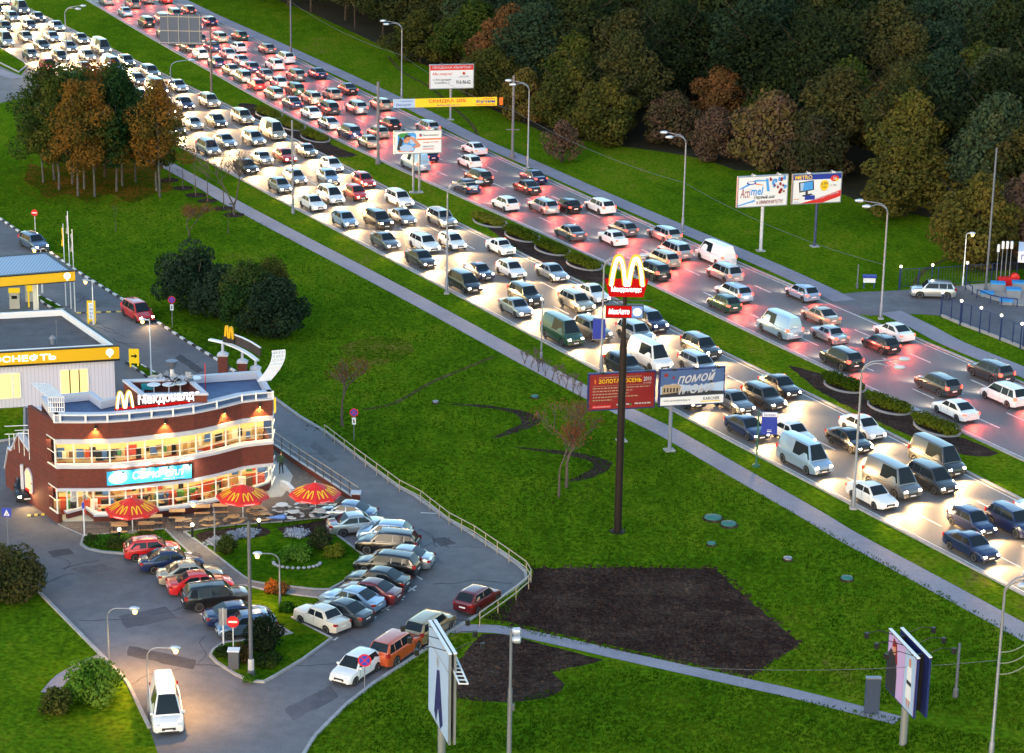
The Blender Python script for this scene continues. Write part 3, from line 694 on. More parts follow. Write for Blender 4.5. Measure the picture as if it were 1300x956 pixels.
# parked cars: (kind, colour, label, centre on the ground u, v, heading of the nose in degrees, lit)
RA = 'cars parked beside the walkway'; RB = 'cars parked along the garden lawn'
PARK = [
 ('hatchback', 'red', 'bright red hatchback, first of its row, beside the green hedge strip', 193, 707, 14, None, RA),
 ('sedan', 'dark blue', 'dark blue sedan parked between the bright red hatchback and the beige sedan', 217, 722, 16, None, RA),
 ('sedan', 'beige', 'beige silver sedan parked between the dark blue sedan and the red sedan', 241, 738.5, 17, None, RA),
 ('sedan', 'red', 'red sedan parked between the beige sedan and the black off-roader', 254, 751, 18, None, RA),
 ('off-roader', 'black', 'black off-roader with silver wheels, parked next to the red sedan', 274, 769, 19, None, RA),
 ('sedan', 'dark blue', 'dark blue sedan parked between the black off-roader and the silver blue hatchback', 302, 791, 19, None, RA),
 ('hatchback', 'steel blue', 'silver blue hatchback at the end of its row by the dark conifer bush', 313, 804, 197, None, RA),
 ('sedan', 'steel blue', 'blue sedan with its nose against the terrace railing, first of its row', 441, 660, 166, None, RB),
 ('sedan', 'silver', 'silver sedan parked with its tail to the lawn beside the blue sedan', 454, 675, 17, None, RB),
 ('hatchback', 'light blue', 'pale blue hatchback parked behind the black off-roader, nose to the lawn', 489, 686, 172, None, RB),
 ('off-roader', 'black', 'black off-roader with pale roof rails parked in front of the pale blue hatchback', 493, 701, 170, None, RB),
 ('sedan', 'silver', 'silver sedan standing between the two black tall cars, tail sticking out', 511, 718, 166, None, RB),
 ('estate car', 'black', 'black estate car parked in front of the silver sedan', 492, 727, 164, None, RB),
 ('sedan', 'black', 'black sedan parked between the black estate car and the dark red sedan', 480, 746, 160, None, RB),
 ('sedan', 'dark red', 'dark red sedan parked between the black sedan and the light blue sedan', 469, 761, 157, None, RB),
 ('sedan', 'light blue', 'light blue sedan parked next to the dark red sedan', 447, 771, 152, None, RB),
 ('sedan', 'dark grey', 'dark grey sedan parked between the light blue sedan and the old cream sedan', 433, 787, 148, None, RB),
 ('boxy sedan', 'cream', 'old cream boxy sedan at the end of its row on the bay line', 409, 795, 138, None, RB),
 ('hatchback', 'dark red', 'old dark red hatchback standing alone by the curved fence', 606, 770, 60, None, None),
 ('estate car', 'gold', 'champagne estate car parked at the kerb behind the edge-on billboard', 545, 806, 62, None, None),
 ('off-roader', 'orange', 'orange compact off-roader parked at the kerb behind the silver white hatchback', 502, 834, 62, None, None),
 ('hatchback', 'white', 'white hatchback at the kerb, nose towards the viewer, by the no stopping sign', 452, 858, 241, None, None),
 ('hatchback', 'black', 'black car with glaring headlights beside the serving window', 33, 629, -75, 'front', None),
 ('estate car', 'steel blue', 'dark blue estate car with headlights on, driving in past the no entry sign', 43, 315, -55, 'front', None),
 ('minivan', 'red', 'red minivan with a pale roof driving down the service road', 175, 404, -58, 'front', None),
 ('van', 'white', 'white van driving at the bottom of the car park between two curved lamps', 211, 912, -78, None, None),
 ('off-roader', 'silver', 'silver off-roader leaving the fenced forecourt on the far side', 1184, 377, 176, None, None),
]
BEAM_ = BEAM; BEAM = 60.0
for k_, c_, l_, u_, v_, a_, lit_, g_ in PARK: put_car(k_, c_, l_, u_, v_, R(a_), lit_, g_).scale = (.95, .95, .95)
_carproto.clear(); BEAM = BEAM_
# moving traffic: every vehicle of both carriageways
rng = random.Random(11)
LM_N = [(0, 'beside the slip road island'), (150, 'behind the birch group'), (290, 'above the bare saplings'), (430, 'near the plain post'), (560, 'above the long footpath'), (690, 'left of the arches pylon'), (800, 'above the red billboard'), (900, 'beyond the blue bus flag'), (1080, 'right of the tall lamp'), (1240, 'at the far right end')]
LM_F = [(200, 'by the grey sign back'), (330, 'in the jam by the flower beds'), (470, 'by the yellow banner'), (560, 'behind the reclining man billboard'), (680, 'beside the paired masts'), (830, 'behind the arches pylon'), (960, 'before the twin billboards'), (1110, 'at the forecourt turning'), (1250, 'at the far right end')]
def near_word(T, u): return min(T, key=lambda t: abs(t[0] - u))[1]
seen_lab = {}
lane_names = ['kerb lane', 'second lane', 'third lane', 'median lane']
cols = ['white', 'silver', 'black', 'dark blue', 'grey', 'red', 'beige', 'dark grey', 'light blue', 'green']; wts = [5, 6, 5, 3, 4, 1.5, 2, 3, 1.5, 1]
kindsT = ['sedan', 'hatchback', 'estate car', 'off-roader', 'minivan', 'boxy sedan', 'van']; kw = [5, 3.5, 2, 2, 1.2, 1.6, .7]
def traffic(fa, fb, side):
    n = 0; order = lane_names if side == 'near' else lane_names[::-1]
    for k in range(NL):
        y = 108.0 + rng.uniform(0, 6)
        while y < 425:
            t = .03 + .94 * (k + .5) / NL; a = lane_pt(fa, fb, t, y); b = lane_pt(fa, fb, t, y + 3); u, v, d = PX((a.x, a.y, .5))
            jam = side == 'far' and k <= 1 and 220 < u < 470
            gap = rng.uniform(6.4, 8.4) if jam else (rng.uniform(8.5, 14.0) if side == 'near' else rng.uniform(9.5, 19.0))
            if -25 < u < 1325 and -12 < v < 960:
                kd = rng.choices(kindsT, kw)[0]; co = rng.choices(cols, wts)[0]
                off = rng.uniform(-.25, .25); ang = math.atan2((b - a).y, (b - a).x)
                nrm = Vector((-math.sin(ang), math.cos(ang))) * off
                lab = '%s %s, %s of the %s road, %s' % (co, kd, order[k], side, near_word(LM_N if side == 'near' else LM_F, u))
                o = put_car(kd, co, lab, 0, 0, (ang + PI if side == 'near' else ang) + rng.uniform(-.01, .01), 'front' if side == 'near' else 'rear', 'cars driving on the near carriageway with headlights on' if side == 'near' else 'cars driving away on the far carriageway with red tail lights', True, (a.x + nrm.x, a.y + nrm.y, .014))
                n += 1
            y += gap * .84
            
    return n
print('traffic', traffic(NK, NF, 'near'), traffic(FN, FF, 'far'))
# ================================================================== RESTAURANT
BRICK = None
def brickmat():
    m = bpy.data.materials.new('red_brick'); m.use_nodes = True; n = m.node_tree; b = n.nodes['Principled BSDF']; L = n.links.new
    tc = n.nodes.new('ShaderNodeTexCoord'); sp = n.nodes.new('ShaderNodeSeparateXYZ'); L(tc.outputs['Object'], sp.inputs[0])
    ad = n.nodes.new('ShaderNodeMath'); ad.operation = 'ADD'; L(sp.outputs[0], ad.inputs[0])
    m2 = n.nodes.new('ShaderNodeMath'); m2.operation = 'MULTIPLY'; m2.inputs[1].default_value = .8; L(sp.outputs[1], m2.inputs[0]); L(m2.outputs[0], ad.inputs[1])
    cb = n.nodes.new('ShaderNodeCombineXYZ'); L(ad.outputs[0], cb.inputs[0]); L(sp.outputs[2], cb.inputs[1])
    br = n.nodes.new('ShaderNodeTexBrick'); br.inputs['Scale'].default_value = 1; br.inputs['Brick Width'].default_value = .26; br.inputs['Row Height'].default_value = .085
    br.inputs['Mortar Size'].default_value = .008; br.inputs['Color1'].default_value = (.14, .021, .012, 1); br.inputs['Color2'].default_value = (.085, .014, .009, 1); br.inputs['Mortar'].default_value = (.09, .04, .03, 1)
    L(cb.outputs[0], br.inputs['Vector']); L(br.outputs['Color'], b.inputs['Base Color']); b.inputs['Roughness'].default_value = .8
    return m
BRICK = brickmat()
WHT = mat('white_render', (.46, .48, .56), .55, var=.06, vscale=1.5); WMET = mat('white_metal', (.72, .73, .75), .4); ROOFM = mat('roof_membrane', (.045, .09, .20), .55, var=.25, vscale=1.2)
INW = mat('cream_interior', (.74, .54, .24), .7); REDP = mat('red_panel', (.45, .05, .02), .5); IFL = mat('interior_floor', (.42, .26, .12), .5, var=.3, vscale=3)
SHOPG = glass('shop_glass', (.97, .97, .97), .07)
CEIL = glow('ceiling_light_panel', (1.0, .80, .45), 6)
DKM = mat('dark_metal', (.02, .02, .022), .5, .4); GOLD_ON = glow('lit_golden', (1.0, .55, .05), 1.5); CORE_ON = glow('lit_warm_white', (1.0, .93, .72), 4.0); WHITE_ON = glow('lit_white_letters', (1.0, .97, .98), 2.2)
RED_ON = glow('lit_red_panel', (.85, .012, .012), .8); GOLDP = mat('golden_plastic', (.75, .40, .01), .35); REDPL = mat('red_plastic', (.55, .01, .012), .4)
Z1, Z2, Z3, Z4, Z5, Z6 = 2.45, 4.15, 5.95, 6.15, 7.45, 8.0
Fp = [(70, 559.5), (78, 559.2), (110, 559.4), (137.4, 558.8), (165, 556.8), (193, 553.8), (220, 551.2), (245.6, 547.6), (275, 541.5), (307, 533.3), (325, 531), (346.5, 529)]
FC = [tuple(V(u, v, Z4)[:2]) for u, v in Fp]
org = V(150, 655)
RS = thing('restaurant', 'two-storey brick restaurant with curved glowing window bands and white parapet beside the terrace', 'restaurant', (org.x, org.y, 0), world=True)
rp = FC[-1]; lp = FC[0]
FD = (Vector(rp) - Vector(lp)).normalized()
back_r = tuple(V(334, 471, Z6)[:2]); 
BL = V(52, 503, Z6); back_l = (BL.x, BL.y)
BK = [tuple(V(*q, Z6)[:2]) for q in ((330, 470), (251, 475.7), (180, 481), (176, 497), (131, 507.0), (117, 496.5), (82, 500), (52, 503))]
OUT = FC + BK           # clockwise from above? front left -> right -> back
def inset(L, d): return offset(L, d, True)
# brick bands
mb = MB(); mb.wall(FC, Z1 + .22, Z2 - .02, .28, BRICK); mb.wall(FC, Z4 + .10, Z5, .28, BRICK)
mb.wall([FC[-1]] + BK + [FC[0]], Z4 + .1, Z5, .28, BRICK); mb.wall([FC[-1], BK[0]], Z1 + .22, Z2 - .02, .28, BRICK)
mb.wall([BK[0], BK[1], BK[2], BK[3], BK[4], BK[5], BK[6], BK[7]], 0, Z4 + .098, .28, BRICK)
mb.build('brick_wall', RS)
# left flank wall with its stepped stair parapet
LFw = [V(74.5, 643), V(54.6, 629), V(41.5, 619.5), V(29, 610), (13, 598)]; LFw = [V(74.5, 643), V(54.8, 629.2), V(41.5, 619.6), V(29, 610.5), V(13, 599)]
d0 = (Vector(FC[0]) - Vector(LFw[0][:2])); LF = [(p.x + d0.x, p.y + d0.y) for p in LFw]
P0 = LF[0]; dd = (Vector(LF[-1]) - Vector(P0)).normalized(); ln = (Vector(LF[-1]) - Vector(P0)).length
def along(t): q = Vector(P0) + dd * t; return (q.x, q.y)
tl = (Vector(back_l) - Vector(P0)).length
mb = MB()
def slab(t0, t1, z00, z01, z10, z11, m=BRICK, th=.3, off=0.0):
    a, b = along(t0), along(t1); nrm = Vector((dd.y, -dd.x))
    if nrm.x < 0: nrm = -nrm
    a2 = (a[0] + nrm.x * off, a[1] + nrm.y * off); b2 = (b[0] + nrm.x * off, b[1] + nrm.y * off)
    mb.wall([b2, a2], [z10, z00], [z11, z01], th, m)
slab(1.45, tl, 0, Z5, 0, Z5); slab(0.0, 1.45, Z4 + .1, Z5, Z4 + .1, Z5); slab(0, 1.45, Z1 + .2, Z2 - .02, Z1 + .2, Z2 - .02); slab(0, 1.45, 0, .75, 0, .75)
slab(tl, tl + 2.0, 0, 4.0, 0, 4.7); slab(tl + 2.0, tl + 3.3, 0, 4.7, 0, 3.1); slab(tl + 3.3, tl + 3.9, 0, 3.1, 0, 3.1); slab(tl + 3.9, ln + .6, 0, 3.1, 0, 1.3)
mb.build('flank_wall', RS)
mb = MB(); slab(tl + .05, tl + 2.0, 4.0, 4.16, 4.7, 4.86, WHT, .5, -.1); slab(tl + 2.0, tl + 3.3, 4.7, 4.86, 3.1, 3.26, WHT, .5, -.1); slab(tl + 3.3, tl + 3.9, 3.1, 3.26, 3.1, 3.26, WHT, .5, -.1); slab(tl + 3.9, ln + .6, 3.1, 3.26, 1.3, 1.46, WHT, .5, -.1)
slab(tl + .05, ln + .5, 0, 5.6, 0, 5.6, WHT, .25, 2.6); mb.build('stair_coping', RS)
mb = MB()
nr = Vector((dd.y, -dd.x)); nr = nr if nr.x > 0 else -nr
for q in range(3):
    a = along(tl + .1); b = along(ln + .3); z = .45 + .3 * q
    mb.tube([(a[0] - .05 + nr.x * .9 * (q % 2), a[1], 4.9 + z), (b[0] + nr.x * .9 * (q % 2), b[1], 3.6 + z)], .03, WMET, 6)
for t in range(5):
    a = along(tl + .1 + t * (ln - tl) / 4.6); mb.tube([(a[0], a[1], 3.2 + .2), (a[0], a[1], 5.6 - t * .35)], .03, WMET, 6)
mb.build('stair_railing', RS)
# white string courses and parapet
mb = MB()
for z0, z1, o in ((Z1, Z1 + .22, .10), (Z2 - .02, Z2 + .20, .14), (Z3 - .02, Z4 + .10, .10), (Z5, Z5 + .14, .14)):
    mb.wall(offset(FC, -o), z0, z1, .42 + o, WHT)
    a = along(1.5); mb.wall([a, along(0)], z0 + .003, z1 + .003, .3, WHT) if False else None
mb.wall(offset(FC, .12), Z5 + .14, Z6 - .12, .30, ROOFM); mb.wall(offset(FC, .10), Z6 - .12, Z6, .55, WHT)
mb.wall([FC[-1]] + BK + [FC[0]], Z5 + .003, Z6, .36, WHT)
mb.build('white_cornice', RS)
mb = MB(); fr = offset(FC, -.10)
for i in range(len(fr) - 1):
    mb.tube([(fr[i][0], fr[i][1], Z6 + .02), (fr[i + 1][0], fr[i + 1][1], Z6 + .02)], .045, WMET, 6)
Lf = smoothline(fr, 1)
for i in range(len(fr)):
    mb.box((fr[i][0], fr[i][1], Z5 + .35), (.12, .12, .6), WMET)
mb.build('parapet_rail', RS)
mb = MB(); mb.poly(inset(OUT, .1), Z5 - .05, ROOFM); mb.build('roof', RS)
# raised roof well
RW = [tuple(V(*q, 8.7)[:2]) for q in ((180, 500.6), (263, 499), (240, 479), (156.6, 482))]
mb = MB(); mb.wall(RW, Z5 - .02, 8.55, .22, BRICK, True, BRICK); mb.wall(offset(RW, -.06, True), 8.55, 8.7, .34, WHT, True); mb.build('roof_well', RS)
mb = MB(); mb.poly(RW, Z5 + .35, mat('well_floor', (.10, .12, .15), .6)); mb.build('roof_well_floor', RS)
# left pergola on the roof
def lattice(nm, quadpts, n1, n2, w, drop=None):
    mb = MB(); a, b, c, d = [Vector(p) for p in quadpts]
    for i in range(n1 + 1):
        t = i / n1; mb.bar(a.lerp(b, t), d.lerp(c, t), w, w, WMET)
        if drop: q = a.lerp(b, t); mb.bar(q, q + Vector(drop), w, w, WMET)
    for i in range(n2 + 1):
        t = i / n2; mb.bar(a.lerp(d, t), b.lerp(c, t), w * 1.2, w, WMET)
    if drop:
        for k in (.35, .7, 1.0): mb.bar(a + Vector(drop) * k, b + Vector(drop) * k, w, w, WMET)
    return mb.build(nm, RS)
lattice('roof_pergola', [V(61, 504, 9.1), V(81, 504, 9.1), V(62, 487, 9.1), V(40, 487, 9.1)], 7, 8, .045, (0, -.05, -1.05))
# right curved pergola
mb = MB()
for k in range(9):
    t = k / 8; base = V(327 + t * 16, 484.5 - t * 1.5, Z6); pts = []
    for s_ in range(9):
        a = s_ / 8 * PI * .62; pts.append((base.x + 0.10 * s_ / 8 + .85 * math.sin(a) , base.y + 1.9 * s_ / 8, Z6 + 1.75 * s_ / 8 - .0))
    mb.tube(pts, .045, WMET, 5)
for s_ in range(1, 9, 1):
    a = s_ / 8 * PI * .62; p = [(V(327 + t * 16, 484.5 - t * 1.5, Z6).x + .10 * s_ / 8 + .85 * math.sin(a), V(327 + t * 16, 484.5 - t * 1.5, Z6).y + 1.9 * s_ / 8, Z6 + 1.75 * s_ / 8) for t in (0, 1)]
    mb.bar(p[0], p[1], .06, .06, WMET)
mb.build('curved_pergola', RS)
# glazing: one window per bay, with its own frame and pane
def bays(L, n):
    cum = [0]; 
    for a, b in zip(L[:-1], L[1:]): cum.append(cum[-1] + (Vector(b) - Vector(a)).length)
    def at(s):
        for i in range(len(L) - 1):
            if s <= cum[i + 1] + 1e-6: t = (s - cum[i]) / (cum[i + 1] - cum[i]); return Vector(L[i]).lerp(Vector(L[i + 1]), t)
        return Vector(L[-1])
    return [at(cum[-1] * i / n) for i in range(n + 1)]
FRM = mat('window_frame_white', (.70, .69, .64), .4)
def window(a, b, z0, z1, parent, rails=(.55,)):
    f = MB(); t = .045
    f.bar((a.x, a.y, z0), (a.x, a.y, z1), .10, .10, FRM); f.bar((a.x, a.y, z1 - t), (b.x, b.y, z1 - t), .08, .08, FRM); f.bar((a.x, a.y, z0 + t), (b.x, b.y, z0 + t), .08, .08, FRM)
    for r_ in rails: z = z0 + (z1 - z0) * r_; f.bar((a.x, a.y, z), (b.x, b.y, z), .035, .035, FRM)
    o = f.build('window', parent); g_ = MB(); g_.quad((a.x, a.y, z0 + .08), (b.x, b.y, z0 + .08), (b.x, b.y, z1 - .09), (a.x, a.y, z1 - .09), SHOPG)
    p = g_.build('pane', o, org=org)
    return o
GL = offset(FC, .16)
for a, b in zip(*(lambda B: (B[:-1], B[1:]))(bays(GL, 13))): window(a, b, Z2 + .20, Z3 - .02, RS, (.3, .62))
a = Vector(GL[-1]); b = Vector((GL[-1][0] - .1, GL[-1][1] + 2.2)); window(a, b, Z2 + .2, Z3 - .02, RS); window(a + Vector((-.15, .35)), b, .75, Z1, RS)
for z0, z1 in ((.75, Z1 + .2), (Z2 - .02, Z4 + .1)): window(Vector(along(.1)), Vector(along(1.42)), z0, z1, RS, (.5,))
# ground floor glazing under the curve from the entrance rightwards
k0 = next(i for i, p in enumerate(Fp) if p[0] > 137); GG = [tuple(Vector(FC[k0 - 1]).lerp(Vector(FC[k0]), .2))] + FC[k0:-2]
GGi = offset(GG, .22)
for a, b in zip(*(lambda B: (B[:-1], B[1:]))(bays(GGi, 10))): window(a, b, .72, Z1, RS, (.35, .7))
GR = [Vector(GGi[-1]), Vector(FC[-2]) + Vector((-.1, .7)), Vector(FC[-1]) + Vector((-.5, 1.3)), Vector(FC[-1]) + Vector((-.4, 2.9))]
for a, b in zip(GR[:-1], GR[1:]): window(a, b, .72, Z1, RS, (.5,))
mb = MB(); mb.wall(GG + [tuple(p) for p in GR[1:]], 0, .62, .3, BRICK); mb.build('plinth_wall', RS)
mb = MB(); mb.wall(offset(GG, -.20), .62, .76, .6, WHT); mb.wall([tuple(p) for p in GR], .62, .74, .3, WHT)
en = [Vector(along(1.45)), Vector(along(1.45)) + Vector((.1, -.0))]
mb.build('window_sill', RS)
# recessed entrance on the left
eL = Vector(P0); eR = Vector(GG[0]); bk = 1.7
ea = eL + Vector((.55, .55)); eb = Vector((eL.x + 1.75, eL.y + bk)); ec = Vector((eR.x - 1.0, eR.y + bk)); ed = Vector((eR.x, eR.y + .15))
mb = MB(); mb.wall([tuple(ea), tuple(eb)], 0, .62, .25, BRICK); mb.wall([tuple(ec), tuple(ed)], 0, .62, .25, BRICK); mb.build('entrance_plinth', RS)
mb = MB(); mb.wall([tuple(ea + Vector((0, -.12))), tuple(eb + Vector((0, -.12)))], .62, .75, .45, WHT); mb.wall([tuple(ec + Vector((0, -.12))), tuple(ed + Vector((0, -.12)))], .62, .75, .45, WHT); mb.build('entrance_sill', RS)
m1 = ea.lerp(eb, .5); window(ea, m1, .75, Z1, RS); window(m1, eb, .75, Z1, RS); window(ec, ed, .75, Z1, RS); m2_ = eb.lerp(ec, .22); window(eb, m2_, .1, Z1, RS); m3 = eb.lerp(ec, .78); window(m3, ec, .1, Z1, RS)
for a, b in ((m2_, m2_.lerp(m3, .5)), (m2_.lerp(m3, .5), m3)):
    d = MB()
    for p_, q_ in (((a.x, a.y, .22), (a.x, a.y, 2.3)), ((b.x, b.y, .22), (b.x, b.y, 2.3)), ((a.x, a.y, 2.3), (b.x, b.y, 2.3)), ((a.x, a.y, .3), (b.x, b.y, .3)), ((a.x, a.y, 1.2), (b.x, b.y, 1.2))): d.bar(p_, q_, .11, .11, WMET)
    o = d.build('door', RS); h = MB(); h.tube([(a.x + (.1 if a is m2_ else .1), a.y - .10, 1.0), (a.x + .1, a.y - .10, 1.5)], .02, DKM, 6); h.build('handle', o, org=org)
    g_ = MB(); g_.quad((a.x, a.y, .3), (b.x, b.y, .3), (b.x, b.y, 2.3), (a.x, a.y, 2.3), SHOPG); g_.build('pane', o, org=org)
for (u, v) in ((94.5, 657), (327, 613)):
    p = V(u, v); c = MB(); c.lathe([(.26, 0), (.26, 1.25)], (p.x, p.y, 0), DKM, 16); c.lathe([(.23, 1.25), (.23, Z1)], (p.x, p.y, 0), WHT, 16); c.build('column', RS)
# serving window on the flank
a, b = along(tl - .2), along(tl + .9); nn = -nr
mb = MB(); q0 = Vector((a[0], a[1])) + nn * .04; q1 = Vector((b[0], b[1])) + nn * .04; vs = []; K = 10
for i in range(K + 1):
    t = i / K; p = q0.lerp(q1, t); zt = 2.2 + .45 * math.sin(PI * t); vs += [(p.x, p.y, 1.0), (p.x, p.y, zt)]
mb.add(vs, [(2 * i, 2 * i + 2, 2 * i + 3, 2 * i + 1) for i in range(K)], glow('serving_window_light', (1.0, .55, .18), 3.0)); so_ = mb.build('serving_window', RS)
mb = MB()
for i in range(K):
    p = Vector(vs[2 * i + 1]); q = Vector(vs[2 * i + 3]); mb.bar(p, q, .12, .12, WHT)
mb.bar(vs[0], vs[1], .12, .12, WHT); mb.bar(vs[-2], vs[-1], .12, .12, WHT); mb.bar(vs[0], vs[-2], .12, .2, REDPL)
mb.box((q0.x + nn.x * .05, q0.y + nn.y * .05, 1.75), (.05, .5, .06), REDPL); mb.build('frame', so_, org=org)
mb = MB(); c = along(tl + 1.3); mb.bar((c[0] + nn.x * .12, c[1] + nn.y * .12, .8), (c[0] + nn.x * .12, c[1] + nn.y * .12, 2.7), .22, .22, WHT); mb.build('pilaster', RS)
WOOD = mat('table_wood', (.42, .23, .09), .45, var=.2)
# interior
mb = MB(); II = inset(OUT, .32); mb.poly(II, Z1 + .30, IFL); mb.poly([(p[0], p[1]) for p in II], .13, IFL); mb.build('interior_floor', RS)
mb = MB(); mb.poly(II, Z1 - .02 + .06, INW); mb.poly(II, Z3 + .02, INW); mb.build('interior_ceiling', RS)
IB = offset(GL, 2.7)
mb = MB()
for z0, z1 in ((.14, Z1), (Z1 + .32, Z3)):
    for i in range(len(IB) - 1):
        mb.wall([IB[i], IB[i + 1]], z0, z1, .1, INW)
        mb.wall(offset([IB[i], IB[i + 1]], -.03), z0, z0 + .85, .02, WOOD if i % 2 else REDP)
mb.build('interior_wall', RS); mb = MB(); rq = random.Random(8); PICS = [REDP, WOOD, mat('pic_blue', (.05, .12, .3), .6), mat('pic_green', (.05, .2, .05), .6), mat('pic_cream', (.8, .72, .5), .6), mat('pic_brown', (.15, .07, .03), .6), DKM]
for z0, z1 in ((.14, Z1), (Z1 + .32, Z3)):
    for a_, b_ in zip(IB[:-1], IB[1:]):
        for q_ in range(3):
            p_ = Vector(a_).lerp(Vector(b_), (q_ + rq.uniform(.2, .7)) / 3); w_ = rq.uniform(.25, .6); h_ = rq.uniform(.3, .8); zc = z0 + 1.35 + rq.uniform(-.1, .25); dv_ = (Vector(b_) - Vector(a_)).normalized()
            mb.box((p_.x, p_.y - .10 - .004 * q_, zc), (w_, .04, h_), rq.choice(PICS), math.atan2(dv_.y, dv_.x))
            if q_ != 1: mb.box((p_.x + .1, p_.y - 1.3, z0 + .55), (.5, .35, 1.1), rq.choice(PICS), .2); mb.lathe([(.05, 0), (.16, -.12), (.02, -.14)], (p_.x, p_.y - .7, z1 - .25), PICS[4], 8)
mb.build('interior_fittings', RS)
mb = MB()
for z in (Z1 - .06, Z3 - .06):
    mid = offset(GL, 1.4)
    for a, b in zip(mid[:-1], mid[1:]):
        c = (Vector(a) + Vector(b)) / 2
        mb.box((c.x, c.y, z), ((Vector(b) - Vector(a)).length * .7, .5, .05), CEIL, math.atan2(b[1] - a[1], b[0] - a[0]))
mb.build('ceiling_lamps', RS)
for z, fl in ((Z1 - .12, 0), (Z3 - .12, 1)):
    mid = offset(GL, 1.6)
    for c in bays(mid, 5)[:]:
        ld = bpy.data.lights.new('ceiling_lamp_light', 'AREA'); ld.energy = 12; ld.size = 1.3; ld.color = (1.0, .82, .46); lo = bpy.data.objects.new('ceiling_lamp_light', ld); C.objects.link(lo); lo.parent = RS; lo.location = (c.x - org.x, c.y - org.y, z)
# interior furniture and plants as things of their own
rg = random.Random(5)
LEAFG = leafmat('indoor_leaves', [(.03, .12, .01), (.08, .22, .02), (.16, .26, .02)])
def dining(loc, rz, lab):
    t = thing('dining_table', lab, 'table', loc, rz, 'tables inside the restaurant')
    m_ = MB(); m_.box((0, 0, .73), (.9, .6, .05), WOOD); m_.build('tabletop', t); m_ = MB(); m_.lathe([(.22, 0), (.05, .05), (.04, .70)], (0, 0, 0), DKM, 8); m_.build('leg', t); return t
def chair_(loc, rz, lab, m=REDP):
    t = thing('chair', lab, 'chair', loc, rz, 'chairs inside the restaurant'); m_ = MB(); m_.box((0, 0, .45), (.42, .42, .05), m); m_.build('seat', t)
    m_ = MB(); m_.box((-.2, 0, .72), (.04, .40, .45), m); m_.build('backrest', t)
    for x in (-.18, .18):
        for y in (-.18, .18): m_ = MB(); m_.tube([(x, y, 0), (x, y, .44)], .016, DKM, 5); m_.build('leg', t)
    return t
tab0 = ch0 = None
SPOTS = []
for fl, z in ((0, .14), (1, Z1 + .31)):
    B = bays(offset(GL if fl else GGi, .9 if fl else .8), 8 if fl else 6)
    for i, c in enumerate(B[:-1]):
        d = (B[i + 1] - c); a = math.atan2(d.y, d.x); p = c + d * .5; w1 = ['leftmost', 'second', 'third', 'fourth', 'fifth', 'sixth', 'seventh', 'rightmost'][i] if i < len(B) - 2 else 'rightmost'
        lab = 'small wooden table behind the %s window, %s from the left' % ('upper' if fl else 'lower', w1)
        if tab0 is None: tab0 = dining((p.x, p.y, z), a, lab)
        else: dup(tab0, (p.x, p.y, z), a, lab)
        for s_ in (1, -1):
            q = p - Vector((math.cos(a), math.sin(a))) * .62 * s_; lab = 'red chair %s of the %s table behind the %s windows' % ('left' if s_ > 0 else 'right', w1, 'upper' if fl else 'lower')
            if ch0 is None: ch0 = chair_((q.x, q.y, z), a, lab)
            else: dup(ch0, (q.x, q.y, z), a + (0 if s_ > 0 else PI), lab)
            SPOTS.append((q.x, q.y, z, a + (0 if s_ > 0 else PI), w1, fl, 'left' if s_ > 0 else 'right'))
# roof sign
def arches(mb, o, ax, up, m, w=.13, depth=.12, core=None, cw=.06, n=14):
    """two joined arches in the unit square (ax wide, up tall)"""
    o = Vector(o); ax = Vector(ax); up = Vector(up); nrm = ax.cross(up).normalized()
    for (x0, x1) in ((0, .5), (.5, 1.0)):
        pts = []
        for i in range(n + 1):
            t = -1 + 2 * i / n; x = (x0 + x1) / 2 + (.5 - w * .8) / 2 * 1.12 * t; y = 1 - abs(t) ** 2.3
            pts.append((x, y))
        for wd, mm, dp in ((w, m, 0.0),) + (((cw, core, depth * .6),) if core else ()):
            A = offset(pts, wd * .5); B = offset(pts, -wd * .5); vs = []
            for (x, y) in A + B: vs.append(o + ax * x + up * max(0, y) - nrm * 0 + nrm * (depth / 2 + dp))
            for (x, y) in A + B: vs.append(o + ax * x + up * max(0, y) - nrm * (depth / 2 + (dp if dp else 0)))
            k = n + 1; fs = []
            for i in range(n):
                fs += [(i, i + 1, k + i + 1, k + i), (2 * k + i, 3 * k + i, 3 * k + i + 1, 2 * k + i + 1), (i, 2 * k + i, 2 * k + i + 1, i + 1), (k + i, k + i + 1, 3 * k + i + 1, 3 * k + i)]
            mb.add(vs, fs, mm)
a = V(146, 519.5, Z6 + .05); b = V(255, 508.6, Z6 + .05); sx = (b - a); 
SG = thing('roof_sign', 'glowing golden arches and white lettering on a red strip along the front parapet', 'sign', (a.x, a.y, Z6 - .4), world=True)
mb = MB(); mb.bar(a - Vector((0, .05, 0)), b - Vector((0, .05, 0)), .16, .12, RED_ON); mb.build('red_strip', SG)
for t in (0.02, .25, .5, .75, .98): 
    p = a.lerp(b, t); q = MB(); q.bar(p, p - Vector((0, 0, .5)), .06, .06, WMET); q.build('bracket', SG)
mb = MB(); arches(mb, a + sx * .015 + Vector((0, -.06, .06)), sx * .20, (0, 0, 1.15), GOLD_ON, .17, .14, CORE_ON, .08); mb.build('golden_arches', SG)
mb = MB(); mb.text('Макдоналдс', a + sx * .27 + Vector((0, -.10, .08)), sx * .72, (0, 0, .82), WHITE_ON, .022, 0, .10); mb.build('lettering', SG)
